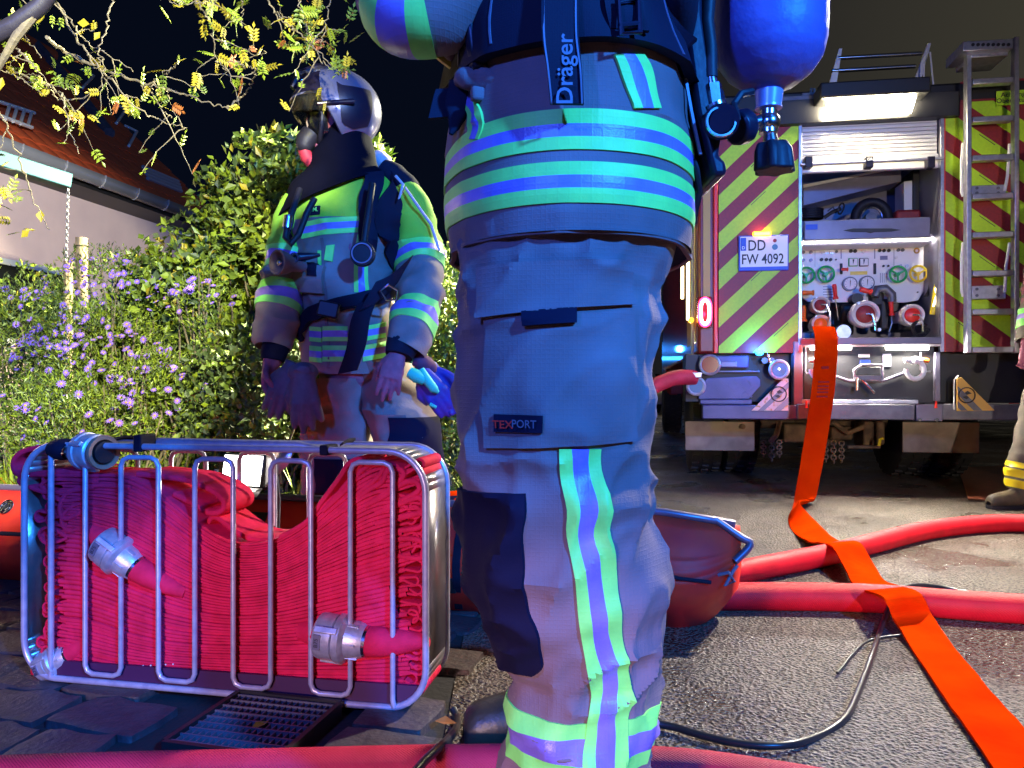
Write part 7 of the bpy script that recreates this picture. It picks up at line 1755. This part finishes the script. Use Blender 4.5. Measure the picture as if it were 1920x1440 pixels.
r = random.Random(9)
subs = []
for c, r0 in list(twigs):
    for k in range(max(1, len(c)//9)):
        i = r.randrange(4, len(c)-1); a = c[i]; d = V((r.gauss(0,1), r.gauss(0,.6), r.gauss(-.2,.8))).normalized(); L = r.uniform(.05, .20)
        q = [a+d*L*f+V((0,0,-.25*L*f*f))+rv(r)*.004 for f in [j/8 for j in range(9)]]
        mb = MB(); mb.tube(q, [.0022*(1-.6*j/8) for j in range(9)], 5); build(mb, 'twig', M['bark'], tr); subs.append(q)
# compound leaves share meshes
lv = []
for kind in range(6):
    mb = MB(); n = 3+kind % 3; mb.tube([(0,0,0),(.02,0,.002),(.05,0,0)], .0006, 4)
    for j in range(n):
        x = .008+.042*j/n
        for s in (-1, 1): add_leaf(mb, V((x,0,0)), V((.55, s, .1)), V((0,0,1)), .022, .011)
    add_leaf(mb, V((.05,0,0)), V((1,0,0)), V((0,0,1)), .022, .011)
    o = build(mb, 'leaf', M[['leaf_b','leaf_y','leaf_b','leaf_a','leaf_y','leaf_o'][kind]], None, flat=True, sharp=60); lv.append(o.data); bpy.data.objects.remove(o)
cnt = 0
def put_leaf(p, s=1.):
    global cnt; cnt += 1
    if cnt > 292: return
    inst(r.choices(lv, [4,3,4,3,2,1])[0], 'leaf', tuple(p-V((-3.1,2.7,0))), (r.uniform(-1.4,1.4), r.uniform(-1.4,1.4), r.uniform(0,6.28)), (s*r.uniform(.5,1.05),)*3, tr)
for q in subs: put_leaf(q[-1]); put_leaf(q[5])
for x0_, y0_, sx_, sy_, n in ((590,60,45,50,62),(400,30,40,25,22),(640,125,20,10,8),(420,95,15,25,10),(60,30,50,25,16),(25,100,25,30,8),(130,150,35,30,10),(350,0,40,12,10),(255,215,22,14,6),(300,175,16,14,4),(480,118,8,12,4),(30,370,22,40,8),(180,215,20,15,5)):
    for _ in range(n): put_leaf(P(r.gauss(x0_, sx_*.7), r.gauss(y0_, sy_*.7), YT+r.gauss(0,.12)), 1.05)
for px, py, yy, s, rz in ((76,393,3.0,.05,.3),(55,432,3.0,.045,1.2),(168,45,2.6,.045,2),(188,60,2.6,.035,1),(5,145,2.2,.04,.6)):
    mb = MB(); add_leaf(mb, V((0,0,0)), V((.3,0,-1)), V((0,-1,.2)), s, s*.7); o = build(mb, 'leaf', M['leaf_y'], None, flat=True); o.parent = tr; o.location = P(px, py, yy)-V((-3.1,2.7,0)); o.rotation_euler = (0, rz, 0)
# fallen leaves on the cobbles
lf = MB(); add_leaf(lf, V((0,0,0)), V((1,0,.1)), V((0,0,1)), .05, .035); 
for i, (px, py, lab, m_) in enumerate(((815,1352,'small brown fallen leaf beside the boot on the cobbles','leaf_o'),(860,960,'green fallen leaf lying behind the stretcher rim','leaf_b'),(505,1352,'tiny yellow leaf at the corner of the drain grate','leaf_y'))):
    p = G(px, py, .03); o = build(lf, 'fallen_leaf', M[m_], None, flat=True); o.location = p; o.rotation_euler = (.1,.1,i*2.); tag(o, lab, 'leaf')

# ============================================================ CARS
def car(name, label, loc, rz, mb_paint, stripes=False, beacon=False, front=True):
    th = thing(name, label, 'car', loc, rz, world=False)
    # side profile extruded with tumblehome; x = across, y = along (front at y=0), z up
    prof = [(0,.28),(-.02,.55),(.05,.74),(.9,.92),(1.7,1.40),(3.3,1.42),(4.2,1.0),(4.5,.95),(4.55,.5),(4.5,.28)]
    mb = MB(); n = len(prof); vs = []
    for f, wd in ((-1,0),(1,0)):
        for y, z in prof: vs.append((f*(.90-.16*max(0,(z-.85)/.55)), y, z))
    mb.add(vs, [tuple(range(n-1,-1,-1)), tuple(range(n,2*n))]+[(i, (i+1) % n, (i+1) % n+n, i+n) for i in range(n)]); body_ = build(mb, 'body', mb_paint, th, bev=.05)
    mb = MB(); mb.add([(-.72,.98,.98),(.72,.98,.98),(.62,1.62,1.36),(-.62,1.62,1.36)], [(0,1,2,3)]); mb.v = [v+V((0,-.03,.03)) for v in mb.v]; q = build(mb, 'windscreen', M['glass'], body_); q.modifiers.new('t','SOLIDIFY').thickness = .02
    mb = MB(); mb.box(-.45,.45,-.05,.0,.42,.72); build(mb, 'grille' if front else 'tailgate', M['dark'], body_, bev=.02)
    for s in (-1, 1):
        mb = MB(); mb.box(s*.70-.16,s*.70+.16,-.04,.04,.60,.74); build(mb, 'headlight' if front else 'tail_light', M['led_warm'] if front else M['lens_red'], body_, bev=.03)
        mb = MB(); mb.box(s*.98-.08,s*.98+.08,1.3,1.42,.95,1.06); build(mb, 'mirror', M['dark'], body_, bev=.02)
        for y in (.85, 3.6):
            mb = MB(); My = Matrix.Translation((s*.80, y, .32)) @ Matrix.Rotation(pi/2, 4, 'Y'); mb.lathe([(.15,-.1),(.31,-.1),(.32,0),(.31,.1),(.15,.1)], My, 24); wh_ = build(mb, 'wheel', M['tyre'], th)
            mb = MB(); mb.lathe([(.001,-.11),(.19,-.105),(.2,.105),(.001,.11)], My, 16); build(mb, 'rim', M['alu'], wh_)
    mb = MB(); mb.box(-.26,.26,-.075,-.05,.40,.52); pl2 = build(mb, 'number_plate', M['yellow'] if front else M['white'], body_)
    mb = MB(); mb.box(-.8,.8,-.07,.0,.26,.32); build(mb, 'bumper_lip', M['alu'], body_)
    if front:
        for k in range(4):
            mb = MB(); mb.tube([(-.13+.085*k+.055*cos(a), -.065, .63+.055*sin(a)) for a in [i*pi/8 for i in range(16)]], .010, 6, closed=True); build(mb, 'badge_ring', M['chrome'], body_)
    if beacon:
        mb = MB(); mb.box(-.55,.55,2.0,2.25,1.43,1.56); bb = build(mb, 'light_bar', M['dark'], th, bev=.03)
        mb = MB(); mb.box(-.58,.58,1.97,1.985,1.45,1.55); build(mb, 'blue_beacon', mat('beacon_blue', (.05,.3,1), .3, emit=16, ecol=(.03,.30,1)), bb)
    if stripes:
        for k in range(6):
            mb = MB(); mb.box(-.8+.27*k,-.8+.27*k+.13,-.09,-.078,.34,.58); build(mb, 'stripe', M['red'] if k % 2 else M['white'], body_)
    return th
for o in bpy.data.objects:
    if o.get('category') == 'person': o['group'] = 'firefighters at the scene'
    if o.get('category') == 'fire hose' and o.name != 'folded_hose': o['group'] = 'hoses laid on the street'
silver = mat('silver_paint', (.45,.43,.38), .3, .4)
car('patrol_car', 'silver car with glowing blue light bar far behind, left of the fire engine', (3.05, 19.5, 0), radians(0), silver, beacon=True)
car('parked_car', 'parked car with red and white striped rear seen under the fire engine bar at right', (6.9, 10.6, 0), radians(-8), M['grey'], stripes=True, front=False)
lamp('car_beacon', 'POINT', (3.0, 21.2, 1.75), None, 60, (.03,.25,1), .1)
